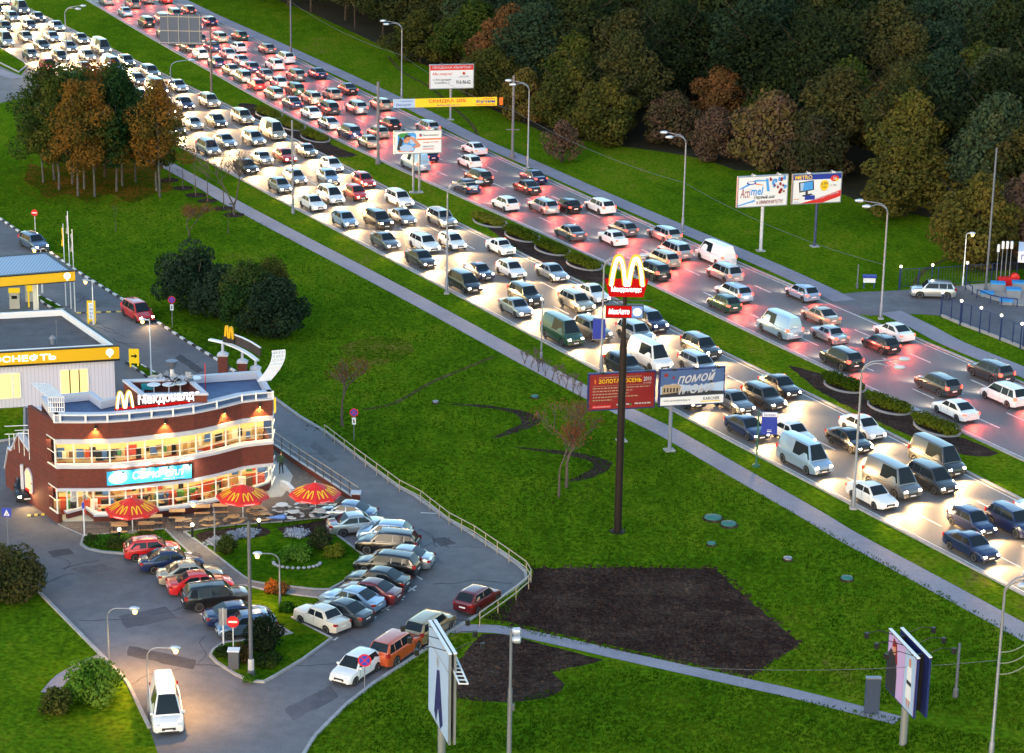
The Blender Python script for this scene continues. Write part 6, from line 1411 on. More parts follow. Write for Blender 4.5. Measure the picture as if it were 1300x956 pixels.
t = thing('brick_post', 'short brick post with pale cap ending the low wall', 'post', V(452, 646)); mb = MB(); mb.box((0, 0, .6), (.6, .6, 1.2), BRICK); mb.build('shaft', t); mb = MB(); mb.box((0, 0, 1.25), (.72, .72, .1), WHT); mb.build('cap', t)
mb = MB(); L = P2([(356, 620), (362, 622), (370, 630)]); mb.wall([(p.x, p.y) for p in L], .106, .55, .3, WHT); tag(mb.build('low_bench_wall'), 'short white curved bench wall on the pale apron by the terrace', 'bench')
NAVY = mat('navy_fence', (.012, .03, .12), .5, .3)
railing('blue_fence', 'dark blue picket fence with globe lamps along the lower side of the far forecourt', [(1194, 402), (1220, 413), (1255, 426), (1285, 438), (1340, 460)], 1.9, 1.4, NAVY, (1.0, .08), z=.25, r=.03, pr=.06, picket=.16)
railing('blue_fence', 'dark blue fence with globe lamps behind the silver off-roader', [(1141, 367), (1190, 365), (1226, 362), (1290, 358)], 1.9, 2.3, NAVY, (1.0, .08), z=.1, r=.025, pr=.06, picket=.3)
mb = MB(); L = P2([(1194, 402), (1220, 413), (1255, 426), (1285, 438), (1340, 460)]); mb.wall([(p.x, p.y) for p in L], 0, .25, .25, CONC); tag(mb.build('fence_footing'), 'pale concrete strip under the lower dark blue fence', 'footing')
for i, (u, v) in enumerate(((1194.5, 402), (1218.5, 413), (1243.5, 422), (1269, 432), (1295, 443))): bollard(u, v, 2.2, 'globe lamp on the lower dark blue fence, %s' % ('at its left end', 'second from its left end', 'in its middle', 'fourth from its left end', 'at the right picture edge')[i], NAVY, 'globe lamps on the blue fences', 3, .06)
for i, (u, v) in enumerate(((1142, 368), (1182, 366), (1226, 363))): bollard(u, v, 2.2, 'globe lamp on the rear dark blue fence, %s' % ('left end', 'above the silver off-roader', 'right end')[i], NAVY, 'globe lamps on the blue fences', 3, .06)
railing('barrier_rail', 'short dark blue barrier at the rear left of the blue tank lids', [(1225.5, 369), (1234, 374)], .8, 2, NAVY, (1.0,), r=.05, pr=.05)
railing('barrier_rail', 'bent dark blue barrier in front of the blue tank lids', [(1240, 378), (1257, 385), (1271, 388), (1291, 390)], .8, 1.6, NAVY, (1.0,), r=.05, pr=.05)
TB = mat('tank_blue', (.02, .25, .60), .5)
for i, (u, v, hh, w_) in enumerate(((1253, 376, .3, 1.25), (1266, 370, .8, 1.4), (1294, 369, .8, 1.5), (1286, 378, .8, 1.4), (1277, 386, .3, 1.25))):
    t = thing('tank_lid', ('low flat blue lid beside the thin tall mast', 'blue-topped grey block behind the low flat lids', 'blue-topped grey block under the white kiosk corner', 'blue-topped grey block in the middle of the tank area', 'low flat blue lid nearest the bent barrier')[i], 'tank lid', V(u, v), R(-8), 'blue lids on the far forecourt'); mb = MB(); mb.box((0, 0, hh / 2), (w_ * .95, .9, hh), GAL); mb.build('block', t); mb = MB(); mb.box((0, 0, hh + .08), (w_, 1.0, .14), TB); mb.build('lid', t)
t = thing('station_kiosk', 'white roofed red kiosk cut by the right picture edge', 'kiosk', V(1300, 362), R(-12)); mb = MB(); mb.box((3.0, 0, 1.4), (5.6, 2.6, 2.8), SRED); mb.build('wall', t); mb = MB(); mb.box((2.8, 0, 3.3), (7.2, 4.0, 1.1), PWH); o = mb.build('roof', t); mb = MB(); mb.text('ГАЗПРОМ', (-.5, -2.01, 3.0), (3.4, 0, 0), (0, 0, .55), PBL, .02); mb.build('lettering', o)
t = thing('red_tank', 'small red box with a round drum beside the red kiosk', 'tank', V(1276, 363)); mb = MB(); mb.box((0, 0, .5), (1.4, .7, .8), SRED); mb.build('housing', t); mb = MB(); mb.lathe([(.1, -.3), (.42, -.25), (.42, .25), (.1, .3)], (.9, 0, .9), SRED, 14, 'y'); mb.build('drum', t)

# ================================================================== TERRACE FURNITURE
UR = mat('umbrella_red', (.60, .014, .012), .6, var=.08, vscale=2); UY = mat('umbrella_yellow', (.85, .50, .02), .6)
def umbrella(label, base, Rr=1.86, H_=2.62, rot=0):
    t = thing('parasol', label, 'umbrella', V(base[0], base[1], .1), rot, 'red parasols on the terrace'); n = 8; zr = H_ - .86; mb = MB(); mb.tube([(0, 0, 0), (0, 0, H_)], .035, WMET, 8); mb.build('pole', t); mb = MB(); mb.lathe([(.35, 0), (.33, .08), (.06, .12)], (0, 0, 0), KERBM, 14); mb.build('base', t)
    mb = MB(); vs = [(0, 0, H_ - .02)]; K = 4
    for k in range(1, K + 1):
        for j in range(n):
            a_ = 2 * PI * j / n; r = Rr * k / K; vs.append((r * math.cos(a_), r * math.sin(a_), H_ - .02 - (H_ - zr) * (k / K) ** 1.0))
    fs = [(0, 1 + j, 1 + (j + 1) % n) for j in range(n)]
    for k in range(K - 1):
        for j in range(n): b = 1 + k * n; fs.append((b + j, b + n + j, b + n + (j + 1) % n, b + (j + 1) % n))
    b = len(vs)
    for j in range(n): a_ = 2 * PI * j / n; vs.append((Rr * 1.005 * math.cos(a_), Rr * 1.005 * math.sin(a_), zr - .17))
    for j in range(n): q = 1 + (K - 1) * n; fs.append((q + j, b + j, b + (j + 1) % n, q + (j + 1) % n))
    mb.add(vs, fs, UR)
    for j in range(n):
        a0 = 2 * PI * (j + .5) / n; c = math.cos(PI / n); dirv = Vector((math.cos(a0), math.sin(a0), 0)); tan = Vector((-dirv.y, dirv.x, 0)); r1 = Rr * .90 * c; r2 = Rr * .50 * c
        def zz_(r): return H_ - .02 - (H_ - zr) * (r / c / Rr) ** 1.0 + .035
        r1 = Rr * .90 * c; r2 = Rr * .50 * c; p1 = dirv * r1 + Vector((0, 0, zz_(r1))); p2 = dirv * r2 + Vector((0, 0, zz_(r2))); up = p2 - p1; w_ = .66
        arches(mb, p1 - tan * w_ / 2 , tan * w_, up, UY, .11, .012)
        mb.text('Макдоналдс', dirv * (Rr * c * 1.01) - tan * .38 + Vector((0, 0, zr - .14)), tan * .76, (0, 0, .09), WMET, .01)
    mb.build('canopy', t); mb = MB(); mb.lathe([(.05, 0), (.02, .12)], (0, 0, H_ - .03), WMET, 8); mb.build('finial', t); return t
umbrella('red parasol nearest the restaurant entrance', (168.5, 676)); umbrella('red parasol in the middle, before the curved glazing', (308.5, 659), 1.86); umbrella('red parasol beside the service road railing', (400.5, 656), 1.84, 2.62, .1)
OW = mat('warm_table_wood', (.55, .30, .13), .5, var=.15, vscale=4); WT = mat('white_table', (.66, .64, .62), .4)
PT = None
for i, (u, v) in enumerate(((152, 678), (186, 676), (150, 666), (196, 667), (225, 660), (233, 672), (257, 654.5), (280, 653))):
    lab = 'wooden picnic table with two benches, %s' % ('left of the left parasol pole', 'right of the left parasol pole', 'behind the left parasol', 'behind and right of the left parasol', 'upper one between the parasols', 'lower one at the walkway head', 'close to the facade sill', 'left behind the middle parasol')[i]; p = V(u, v, .1)
    if PT is None:
        PT = thing('picnic_table', lab, 'picnic table', p, R(6), 'picnic tables on the terrace'); mb = MB(); [mb.box((0, y, .74), (1.35, .145, .04), OW) for y in (-.3, -.15, 0, .15, .3)]; mb.build('tabletop', PT)
        for s_ in (-1, 1): mb = MB(); mb.box((0, s_ * .75, .44), (1.35, .28, .04), OW); mb.build('bench', PT)
        for x in (-.5, .5): mb = MB(); mb.bar((x, -.75, .40), (x, .75, .40), .05, .05, DKM); mb.bar((x, -.3, .7), (x, -.45, 0), .05, .05, DKM); mb.bar((x, .3, .7), (x, .45, 0), .05, .05, DKM); mb.build('leg', PT)
        PT.scale = (.82, .82, .95)
    else: dup(PT, p, R(6), lab)
def ring_table(m, lab, p, rz):
    t = thing('ring_table', lab, 'table', p, rz, 'round tables with ring benches on the terrace'); mb = MB(); mb.lathe([(.53, .72), (.55, .74), (.55, .76), (.50, .77)], (0, 0, 0), m, 26); mb.build('tabletop', t)
    for s_, (a0, a1) in enumerate(((.25, PI - .45), (PI + .25, 2 * PI - .45))):
        mb = MB(); pts = [(.80 * math.cos(a0 + (a1 - a0) * i / 14), .80 * math.sin(a0 + (a1 - a0) * i / 14)) for i in range(15)]; A_ = offset(pts, .15); B_ = offset(pts, -.15); k = 15
        mb.add([(x, y, .46) for x, y in A_ + B_] + [(x, y, .42) for x, y in A_ + B_], [(i, i + 1, k + i + 1, k + i) for i in range(14)] + [(2 * k + i, 3 * k + i, 3 * k + i + 1, 2 * k + i + 1) for i in range(14)] + [(k + i, k + i + 1, 3 * k + i + 1, 3 * k + i) for i in range(14)] + [(i + 1, i, 2 * k + i, 2 * k + i + 1) for i in range(14)], m); mb.build('bench', t)
    for i in range(4): a_ = PI / 4 + i * PI / 2; mb = MB(); mb.tube([(.78 * math.cos(a_), .78 * math.sin(a_), .42), (.78 * math.cos(a_), .78 * math.sin(a_), 0)], .03, DKM, 6); mb.bar((.78 * math.cos(a_), .78 * math.sin(a_), .3), (.1 * math.cos(a_), .1 * math.sin(a_), .7), .03, .03, DKM); mb.build('leg', t)
    return t
RTW = RTO = None
for i, (u, v, wh) in enumerate(((266, 670, 0), (297, 667, 0), (326, 655, 0), (334, 663, 0), (358, 652.5, 1), (373, 661, 1), (386, 648.5, 1), (406, 660, 1), (411, 643, 1))):
    lab = '%s round table with ring benches, %s' % ('white' if wh else 'wooden', ('beside the curved lamp', 'left of the middle parasol pole', 'right behind the middle parasol pole', 'just right of the middle parasol pole', 'rearmost at the pale apron', 'before the folded blue parasol', 'under the right parasol', 'nearest the blue sedan', 'behind the right parasol pole')[i]); p = V(u, v, .1)
    if wh:
        if RTW is None: RTW = ring_table(WT, lab, p, .2); RTW.scale = (.80, .80, .95)
        else: dup(RTW, p, i * 1.1, lab)
    else:
        if RTO is None: RTO = ring_table(OW, lab, p, .4); RTO.scale = (.80, .80, .95)
        else: dup(RTO, p, i * 1.1, lab)
t = thing('folded_parasol', 'folded blue parasol lying across a stand beside the white round tables', 'umbrella', V(352, 666, .1), R(10)); mb = MB(); mb.lathe([(.03, 0), (.07, .2), (.17, .9), (.20, 1.15), (.05, 1.3)], (-.65, 0, .55), mat('folded_blue', (.10, .20, .50), .6), 10, 'x'); mb.build('cloth', t, smooth=50); mb = MB(); mb.tube([(-.75, 0, .55), (1.1, 0, .55)], .02, WMET, 6); mb.build('pole', t); mb = MB(); mb.bar((.4, 0, 0), (.4, 0, .55), .05, .05, DKM); mb.build('stand', t)

# indoor plants by the glass
IP = None
for i, (fl, c) in enumerate([(1, p) for p in bays(offset(GL, .45), 9)[1:-1]] + [(0, p) for p in bays(offset(GGi, .45), 5)[1:-1]]):
    lab = 'green indoor plant in a trough behind the %s windows, %s from the left' % ('upper' if fl else 'lower', ['first', 'second', 'third', 'fourth', 'fifth', 'sixth', 'seventh', 'eighth'][i if fl else i - 8]); z = (Z1 + .31) if fl else .14
    if IP is None:
        IP = thing('indoor_plant', lab, 'plant', (c.x, c.y, z), 0, 'plants inside the restaurant'); mb = MB(); mb.box((0, 0, .3), (.5, .25, .6), WOOD); mb.build('planter', IP)
        rp_ = random.Random(4); mb = MB()
        for k in range(140):
            a_ = rp_.uniform(0, 6.28); r_ = rp_.uniform(0, .3); q = Vector((r_ * math.cos(a_), r_ * .6 * math.sin(a_), .65 + rp_.uniform(0, .75))); d_ = Vector((math.cos(a_), math.sin(a_), rp_.uniform(-.3, .6))) * .12; s_ = Vector((-math.sin(a_), math.cos(a_), 0)) * .04
            mb.add([q, q + d_ * .5 + s_, q + d_, q + d_ * .5 - s_], [(0, 1, 2, 3)], LEAFG)
        mb.build('leaves', IP)
    else: dup(IP, (c.x, c.y, z), i * 1.3, lab)
# ================================================================== PEOPLE
def person(label, loc, rz, pose='stand', top=(.03, .08, .04), leg=(.015, .015, .02), skin=(.45, .25, .17), hair=(.10, .06, .03), group=None, bag=False):
    J = {}
    if pose == 'stand':
        pts = dict(pel=(0, 0, .93), sp=(0, .01, 1.15), ch=(0, 0, 1.36), nk=(0, 0, 1.50), hd=(0, -.015, 1.60), hd2=(0, -.01, 1.70), sl=(.18, 0, 1.40), sr=(-.18, 0, 1.40), el=(.25, .01, 1.13), er=(-.25, .02, 1.12), wl=(.25, -.08, .90), wr=(-.24, -.09, .90), hl=(.25, -.11, .80), hr=(-.24, -.12, .80), hpl=(.09, 0, .88), hpr=(-.09, 0, .88), kl=(.11, -.02, .49), kr=(-.12, -.03, .49), al=(.12, .02, .09), ar=(-.14, .02, .09), tl=(.13, -.13, .04), tr=(-.16, -.13, .04))
    else:
        pts = dict(pel=(0, 0, .55), sp=(0, -.01, .76), ch=(0, -.03, .96), nk=(0, -.05, 1.10), hd=(0, -.08, 1.20), hd2=(0, -.08, 1.30), sl=(.18, -.03, 1.0), sr=(-.18, -.03, 1.0), el=(.24, -.12, .78), er=(-.24, -.12, .78), wl=(.14, -.34, .80), wr=(-.14, -.34, .80), hl=(.10, -.42, .80), hr=(-.10, -.42, .80), hpl=(.09, -.02, .53), hpr=(-.09, -.02, .53), kl=(.12, -.43, .50), kr=(-.12, -.43, .50), al=(.12, -.42, .09), ar=(-.12, -.42, .09), tl=(.13, -.56, .04), tr=(-.13, -.56, .04))
    rad = dict(pel=.14, sp=.125, ch=.145, nk=.052, hd=.085, hd2=.088, sl=.062, sr=.062, el=.045, er=.045, wl=.030, wr=.030, hl=.036, hr=.036, hpl=.095, hpr=.095, kl=.060, kr=.060, al=.042, ar=.042, tl=.036, tr=.036)
    ed = [('pel', 'sp'), ('sp', 'ch'), ('ch', 'nk'), ('nk', 'hd'), ('hd', 'hd2'), ('ch', 'sl'), ('ch', 'sr'), ('sl', 'el'), ('sr', 'er'), ('el', 'wl'), ('er', 'wr'), ('wl', 'hl'), ('wr', 'hr'), ('pel', 'hpl'), ('pel', 'hpr'), ('hpl', 'kl'), ('hpr', 'kr'), ('kl', 'al'), ('kr', 'ar'), ('al', 'tl'), ('ar', 'tr')]
    ks = list(pts); me = bpy.data.meshes.new('person'); me.from_pydata([pts[k] for k in ks], [(ks.index(a), ks.index(b)) for a, b in ed], []); o = bpy.data.objects.new('person_tmp', me); C.objects.link(o)
    mo = o.modifiers.new('s', 'SKIN'); sd = o.modifiers.new('u', 'SUBSURF'); sd.levels = 1
    for i, k in enumerate(ks): me.skin_vertices[0].data[i].radius = (rad[k], rad[k] * (.72 if k in ('pel', 'sp', 'ch') else 1)); me.skin_vertices[0].data[i].use_root = (k == 'pel')
    dg = bpy.context.evaluated_depsgraph_get(); dg.update(); m2 = bpy.data.meshes.new_from_object(o.evaluated_get(dg)); bpy.data.objects.remove(o)
    ms = [mat('cloth_%02d%02d%02d' % tuple(int(c * 99) for c in top), top, .8), mat('trouser_%02d%02d%02d' % tuple(int(c * 99) for c in leg), leg, .8), mat('skin', skin, .6), mat('shoe', (.02, .015, .012), .5)]
    m2.materials.clear(); [m2.materials.append(x) for x in ms]; zw = pts['pel'][2] + .04; zn = pts['nk'][2] - .02
    for p in m2.polygons:
        c = p.center; p.use_smooth = True
        hand = min((c - Vector(pts['hl'])).length, (c - Vector(pts['hr'])).length) < .075
        if pose == 'stand': i = 2 if (c.z > zn or hand) else (0 if (c.z > zw or abs(c.x) > .19 and c.z > .8) else (3 if c.z < .09 else 1))
        else: i = 2 if (c.z > zn or hand) else (3 if c.z < .09 else (1 if (c.z < .62 and c.y < .2) else 0))
        p.material_index = i
    b = bpy.data.objects.new('person', m2); C.objects.link(b); b.location = loc; b.rotation_euler = (0, 0, rz); tag(b, label, 'person', group)
    h = pts['hd2']; mb = MB(); prof = [(.02, -.06), (.088, -.03), (.102, .03), (.088, .085), (.04, .115), (.005, .12)]; mb.lathe(prof, (h[0], h[1] + .022, h[2]), mat('hair_%02d' % int(hair[0] * 99), hair, .8), 12); mb.build('hair', b, smooth=60)
    mb = MB()
    for s_ in (-1, 1): mb.box((h[0] + s_ * .03, h[1] - .087, h[2] - .05), (.018, .012, .012), PDK)
    mb.box((h[0], h[1] - .092, h[2] - .105), (.04, .008, .008), mat('lips', (.30, .08, .07), .6)); mb.add([(h[0] - .012, h[1] - .088, h[2] - .085), (h[0] + .012, h[1] - .088, h[2] - .085), (h[0], h[1] - .112, h[2] - .085), (h[0], h[1] - .086, h[2] - .05)], [(0, 2, 3), (2, 1, 3), (0, 1, 2)], mat('skin')); mb.build('face', b)
    if bag: mb = MB(); mb.box((.32, -.1, .62), (.16, .3, .34), PDK); mb.tube([(.26, -.1, .79), (.26, -.1, .82)], .015, PDK, 5)
    return b
q = V(357, 602, .106); person('person in a dark green jacket and dark trousers standing by the grey railing', (q.x, q.y, .106), R(-150))
tops = [(.45, .43, .42), (.03, .03, .05), (.42, .03, .02), (.05, .10, .25), (.30, .28, .10), (.06, .06, .06)]; wn = ['white shirt', 'dark top', 'red top', 'blue top', 'mustard top', 'black top']
for i in (1, 4, 5, 7, 8, 10, 12, 13, 15, 18, 20, 21, 23, 25):
    if i >= len(SPOTS): continue
    x, y, z, a, w1, fl, sd_ = SPOTS[i]; k = i % 6
    person('person in a %s seated %s of the %s table behind the %s windows' % (wn[k], sd_, w1, 'upper' if fl else 'lower'), (x, y, z - .02), a + PI / 2, 'sit', tops[k], group='customers inside the restaurant', hair=((.05, .03, .02), (.20, .12, .05))[i % 2])
# ================================================================== TREES AND PLANTS
def leaf_cloud(mb, rng, clumps, n, size, m, flat=.35):
    """n small leaf faces spread through the given clumps (cx, cy, cz, rx, rz)"""
    wsum = [c[3] ** 2 for c in clumps]; tot = sum(wsum); V_ = []; F_ = []
    for c, w_ in zip(clumps, wsum):
        k = max(8, int(n * w_ / tot))
        for _ in range(k):
            while True:
                x, y, z = rng.uniform(-1, 1), rng.uniform(-1, 1), rng.uniform(-1, 1); q = x * x + y * y + z * z
                if .02 < q < 1: break
            f = (q ** .5) ** -.55 if q > .12 else 1.4; rag = 1 + .22 * mnoise.noise(Vector((x * 2.3 + c[0], y * 2.3 + c[1], z * 2.3 + c[2])))
            p = Vector((c[0] + x * f * c[3] * rag, c[1] + y * f * c[3] * rag, c[2] + z * f * c[4] * rag))
            nrm = Vector((x, y, z + .35)).normalized() * .8 + Vector((rng.uniform(-1, 1), rng.uniform(-1, 1), rng.uniform(-1, 1))) * .75
            nrm.normalize(); a = nrm.cross(Vector((rng.uniform(-1, 1), rng.uniform(-1, 1), rng.uniform(-1, 1)))).normalized(); b = nrm.cross(a); s = size * rng.uniform(.6, 1.4)
            i = len(V_); V_ += [p - a * s * .5, p + b * s * .38, p + a * s * .5, p - b * s * .38]; F_.append((i, i + 1, i + 2, i + 3))
    mb.add(V_, F_, m)
def limb(mb, rng, p, d, ln, r, depth, m, tips, bend=.25, split=3, up=.15, n=5):
    k = 4; pts = [p]; q = p.copy(); dd_ = d.copy()
    for i in range(k):
        dd_ = (dd_ + Vector((rng.uniform(-bend, bend), rng.uniform(-bend, bend), rng.uniform(-bend, bend) * .6 + up * .3))).normalized(); q = q + dd_ * ln / k; pts.append(q.copy())
    mb.tube(pts, [max(.014, r * (1 - .45 * i / k)) for i in range(k + 1)], m, n, cap=False)
    if depth == 0: tips.append(q); return
    for i in range(split):
        t = rng.randint(2, k); az = rng.uniform(0, 2 * PI); s_ = Vector((math.cos(az), math.sin(az), rng.uniform(.1, .8))).normalized(); nd = (dd_ * .75 + s_ * .75).normalized()
        limb(mb, rng, pts[t], nd, ln * rng.uniform(.5, .75), max(.016, r * .58), depth - 1, m, tips, bend, split, up, max(3, n - 1))
    limb(mb, rng, q, dd_, ln * .55, max(.016, r * .55), depth - 1, m, tips, bend, split, up, max(3, n - 1))
BARK = mat('bark', (.035, .026, .020), .9, var=.3, vscale=4); BIRCH = mat('birch_bark', (.075, .072, .072), .85, var=.55, vscale=2.2); TWIG = mat('twig', (.085, .062, .055), .9)
LF = {
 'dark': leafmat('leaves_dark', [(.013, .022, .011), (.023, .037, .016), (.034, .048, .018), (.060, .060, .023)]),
 'olive': leafmat('leaves_olive', [(.033, .046, .013), (.073, .075, .018), (.116, .097, .024), (.165, .099, .031)]),
 'rust': leafmat('leaves_rust', [(.027, .041, .015), (.061, .054, .019), (.105, .061, .022), (.145, .071, .031)]),
 'mauve': leafmat('leaves_mauve', [(.037, .044, .020), (.082, .058, .037), (.112, .068, .054), (.119, .095, .034)]),
 'green': leafmat('leaves_green', [(.014, .032, .010), (.030, .056, .012), (.058, .076, .016), (.100, .094, .024)]),
 'birchy': leafmat('leaves_birch', [(.014, .041, .014), (.027, .061, .017), (.060, .071, .017), (.170, .088, .020)], osc=.16),
 'reddish': leafmat('leaves_reddish', [(.036, .042, .010), (.102, .054, .012), (.180, .066, .017), (.240, .090, .024)]),
 'orange': leafmat('leaves_orange', [(.10, .05, .01), (.22, .07, .015), (.30, .10, .02)]),
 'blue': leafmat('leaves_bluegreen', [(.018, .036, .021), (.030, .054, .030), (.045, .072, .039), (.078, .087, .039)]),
 'hedge': leafmat('leaves_hedge', [(.038, .068, .006), (.098, .120, .011), (.165, .173, .022)]),
 'silver': leafmat('leaves_silver', [(.22, .26, .34), (.36, .40, .50), (.50, .54, .62)], trans=.1),
 'sprout': leafmat('leaves_bright', [(.02, .075, .008), (.05, .15, .012), (.12, .22, .03)]),
 'reds': leafmat('leaves_red', [(.08, .025, .014), (.15, .045, .02), (.20, .08, .03)]),
}
def tree_proto(name, seed, H_, Rr, kind, n=4200, leaf=.42, low=.28, trunk_m=None, tr=.18, shape='round'):
    rng = random.Random(seed); root = thing(name, '', 'tree'); tips = []; tm = trunk_m or BARK
    mb = MB(); top = H_ * .80; pts = [Vector((0, 0, -.1))]; q = Vector((0, 0, 0))
    for i in range(6): q = q + Vector((rng.uniform(-.12, .12), rng.uniform(-.12, .12), top / 6)); pts.append(q.copy())
    mb.tube(pts, [tr * (1 - .13 * i) for i in range(7)], tm, 8, cap=False)
    for i in range(9):
        z = low * H_ + (top - low * H_) * i / 9; az = i * 2.4; k = min(5, int(z / (top / 6))); b = pts[k].lerp(pts[k + 1], (z - k * top / 6) / (top / 6)) if k < 6 else pts[-1]
        mb.tube([b, b + Vector((math.cos(az), math.sin(az), .55)) * Rr * .5, b + Vector((math.cos(az), math.sin(az), .75)) * Rr * .8], [tr * .35, tr * .2, tr * .08], tm, 5, cap=False)
    mb.build('trunk', root)
    cl = []; nc = 19
    for i in range(nc):
        t = i / (nc - 1); z = low * H_ + Rr * .3 + (H_ - low * H_ - Rr * .55) * t
        env = math.sin(PI * min(1, .22 + .78 * t) ** .9) if shape == 'round' else (1.05 - .75 * t if shape == 'cone' else math.sin(PI * (.12 + .76 * t)) ** .6)
        az = i * 2.4 + rng.uniform(-.5, .5); rr = Rr * env * rng.uniform(.40, .88); cs = Rr * rng.uniform(.24, .46) * (.7 + .45 * env)
        cl.append((rr * math.cos(az), rr * math.sin(az), z, cs, cs * rng.uniform(.7, .95)))
    cl.append((0, 0, H_ - Rr * .42, Rr * .42, Rr * .42)); cl.append((0, 0, (low * H_ + H_) / 2, Rr * .6, (H_ * (1 - low)) * .36))
    mb = MB(); leaf_cloud(mb, rng, cl, n, leaf, LF[kind]); mb.build('crown', root); return root
# the wood on the far side
WOODP = [(322, 0), (390, 20), (463, 54), (522, 82), (545, 96), (566, 104), (600, 132), (645, 154), (690, 174), (762, 188), (843, 199), (894, 208), (934, 222), (1005, 224), (1082, 258), (1148, 276), (1198, 288), (1215, 338), (1249, 350), (1345, 345), (1390, 330), (1340, -70), (300, -70)]
protos = {}
spec_ = {'dark': (15, 5.6, 'dark', 'broad_tree'), 'dark2': (16.5, 5.0, 'dark', 'broad_tree'), 'olive': (9.5, 5.0, 'olive', 'broad_tree'), 'olive2': (8.2, 4.6, 'olive', 'broad_tree'), 'mauve': (8.8, 4.7, 'mauve', 'broad_tree'), 'rust': (12.5, 4.8, 'rust', 'broad_tree'), 'green': (12.5, 5.2, 'green', 'broad_tree'), 'blue': (14.5, 5.3, 'blue', 'broad_tree')}
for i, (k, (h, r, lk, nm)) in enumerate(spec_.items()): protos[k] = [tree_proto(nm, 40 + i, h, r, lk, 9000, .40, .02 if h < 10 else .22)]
word = {'dark': 'near-black green', 'dark2': 'tall near-black green', 'olive': 'olive brown', 'olive2': 'low olive brown', 'mauve': 'mauve brown', 'rust': 'rust coloured', 'green': 'deep green', 'blue': 'blue-green'}
LMW = [(330, 'near its top left end'), (440, 'above the far-left lamp'), (570, 'behind the apartment billboard'), (670, 'above the paired masts'), (770, 'left of the drink billboard lamp'), (880, 'behind the drink billboard lamp'), (970, 'behind the white drink billboard'), (1040, 'behind the electronics billboard'), (1130, 'above the turning'), (1220, 'behind the station lamp'), (1310, 'at the right picture edge')]
rngw = random.Random(21); placed = []; rows = ['first row', 'second row', 'third row', 'depth', 'far depth']
x = -75.0
def edge_dist(u, v): # rows counted from the open lawn: how far below the tree the wood still goes
    k = 0
    for dv in range(8, 400, 8):
        if not inpoly(u, v + dv, WOODP): return dv
    return 400
used = set(); count = 0
yy = 215.0
while yy < 470:
    xx = -75.0 + (4.5 if int(yy / 7.4) % 2 else 0)
    while xx < 125:
        px, py = xx + rngw.uniform(-2.6, 2.6), yy + rngw.uniform(-2.2, 2.2); u, v, _ = PX((px, py, 0))
        if inpoly(u, v, WOODP) and -60 < u < 1345 and v > -38:
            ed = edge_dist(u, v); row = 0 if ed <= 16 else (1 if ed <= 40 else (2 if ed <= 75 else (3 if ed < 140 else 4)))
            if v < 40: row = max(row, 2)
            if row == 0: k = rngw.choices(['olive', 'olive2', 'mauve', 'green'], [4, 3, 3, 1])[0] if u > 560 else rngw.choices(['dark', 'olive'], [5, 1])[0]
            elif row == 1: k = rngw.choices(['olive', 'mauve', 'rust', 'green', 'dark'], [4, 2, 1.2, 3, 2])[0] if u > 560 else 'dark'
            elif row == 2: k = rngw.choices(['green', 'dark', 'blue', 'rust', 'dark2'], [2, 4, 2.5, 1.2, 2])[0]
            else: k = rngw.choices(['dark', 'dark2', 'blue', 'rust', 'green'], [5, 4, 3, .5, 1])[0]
            lab = '%s tree in the wood\'s %s, %s' % (word[k], rows[row], near_word(LMW, u))
            if row >= 3: lab = '%s tree deep in the wood, %s' % (word[k], near_word(LMW, u))
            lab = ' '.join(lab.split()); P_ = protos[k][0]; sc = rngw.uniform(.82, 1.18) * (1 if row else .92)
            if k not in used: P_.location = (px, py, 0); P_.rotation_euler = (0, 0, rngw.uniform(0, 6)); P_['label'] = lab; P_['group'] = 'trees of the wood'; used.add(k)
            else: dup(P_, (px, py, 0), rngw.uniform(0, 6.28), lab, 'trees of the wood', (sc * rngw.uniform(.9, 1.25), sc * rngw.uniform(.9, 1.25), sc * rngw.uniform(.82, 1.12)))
            count += 1
        xx += 9.0
    yy += 7.4
print('WOODCOUNT', count)
for k in spec_:
    if k not in used:
        for c in list(protos[k][0].children): bpy.data.objects.remove(c)
        bpy.data.objects.remove(protos[k][0])
def solo(P_, label, u, v, rz=0.0, sc=1.0, name=None, group=None, cat='tree'):
    P_.location = V(u, v); P_.rotation_euler = (0, 0, rz); P_.scale = (sc, sc, sc) if not isinstance(sc, tuple) else sc; tag(P_, label, cat, group); return P_
solo(tree_proto('small_tree', 77, 5.2, 2.3, 'mauve', 2600, .30, .05), 'lone mauve shrubby tree on the lawn edge below the wood', 713, 206)
# birch group on the left lawn
bp = [tree_proto('birch_tree', 100 + i, (14.5, 13.2, 15.0)[i], (4.1, 3.4, 4.4)[i], ('birchy', 'green', 'birchy')[i], 8200, .28, .20, BIRCH, .15) for i in range(3)] + [tree_proto('maple_tree', 110, 12.5, 4.2, 'reddish', 7500, .28, .22, BARK, .17)]
pos = [(55, 232, 2, 'leftmost of the group'), (69, 228, 0, 'second trunk from the left'), (75, 241, 1, 'front left trunk'), (92, 234, 2, 'third trunk from the left, behind the pale trunks'), (99, 249, 0, 'pale trunk at the front of the group'), (107, 240, 2, 'just behind the two pale front trunks'), (120.5, 250, 0, 'pale front trunk right of its twin'), (133, 225, 3, 'rear one in the middle, rust coloured'), (141, 212, 3, 'rearmost one, rust coloured'), (148, 243, 2, 'front one right of the middle'), (155.5, 236, 0, 'slender one right of the middle'), (172, 231, 1, 'dark trunk with thin crown'), (199, 243, 1, 'second from the right edge of the group'), (203, 251, 0, 'rightmost white trunk'), (86, 214, 3, 'rear left one, rust coloured'), (118, 205, 3, 'rear one by the slip road, rust coloured')]
us = set()
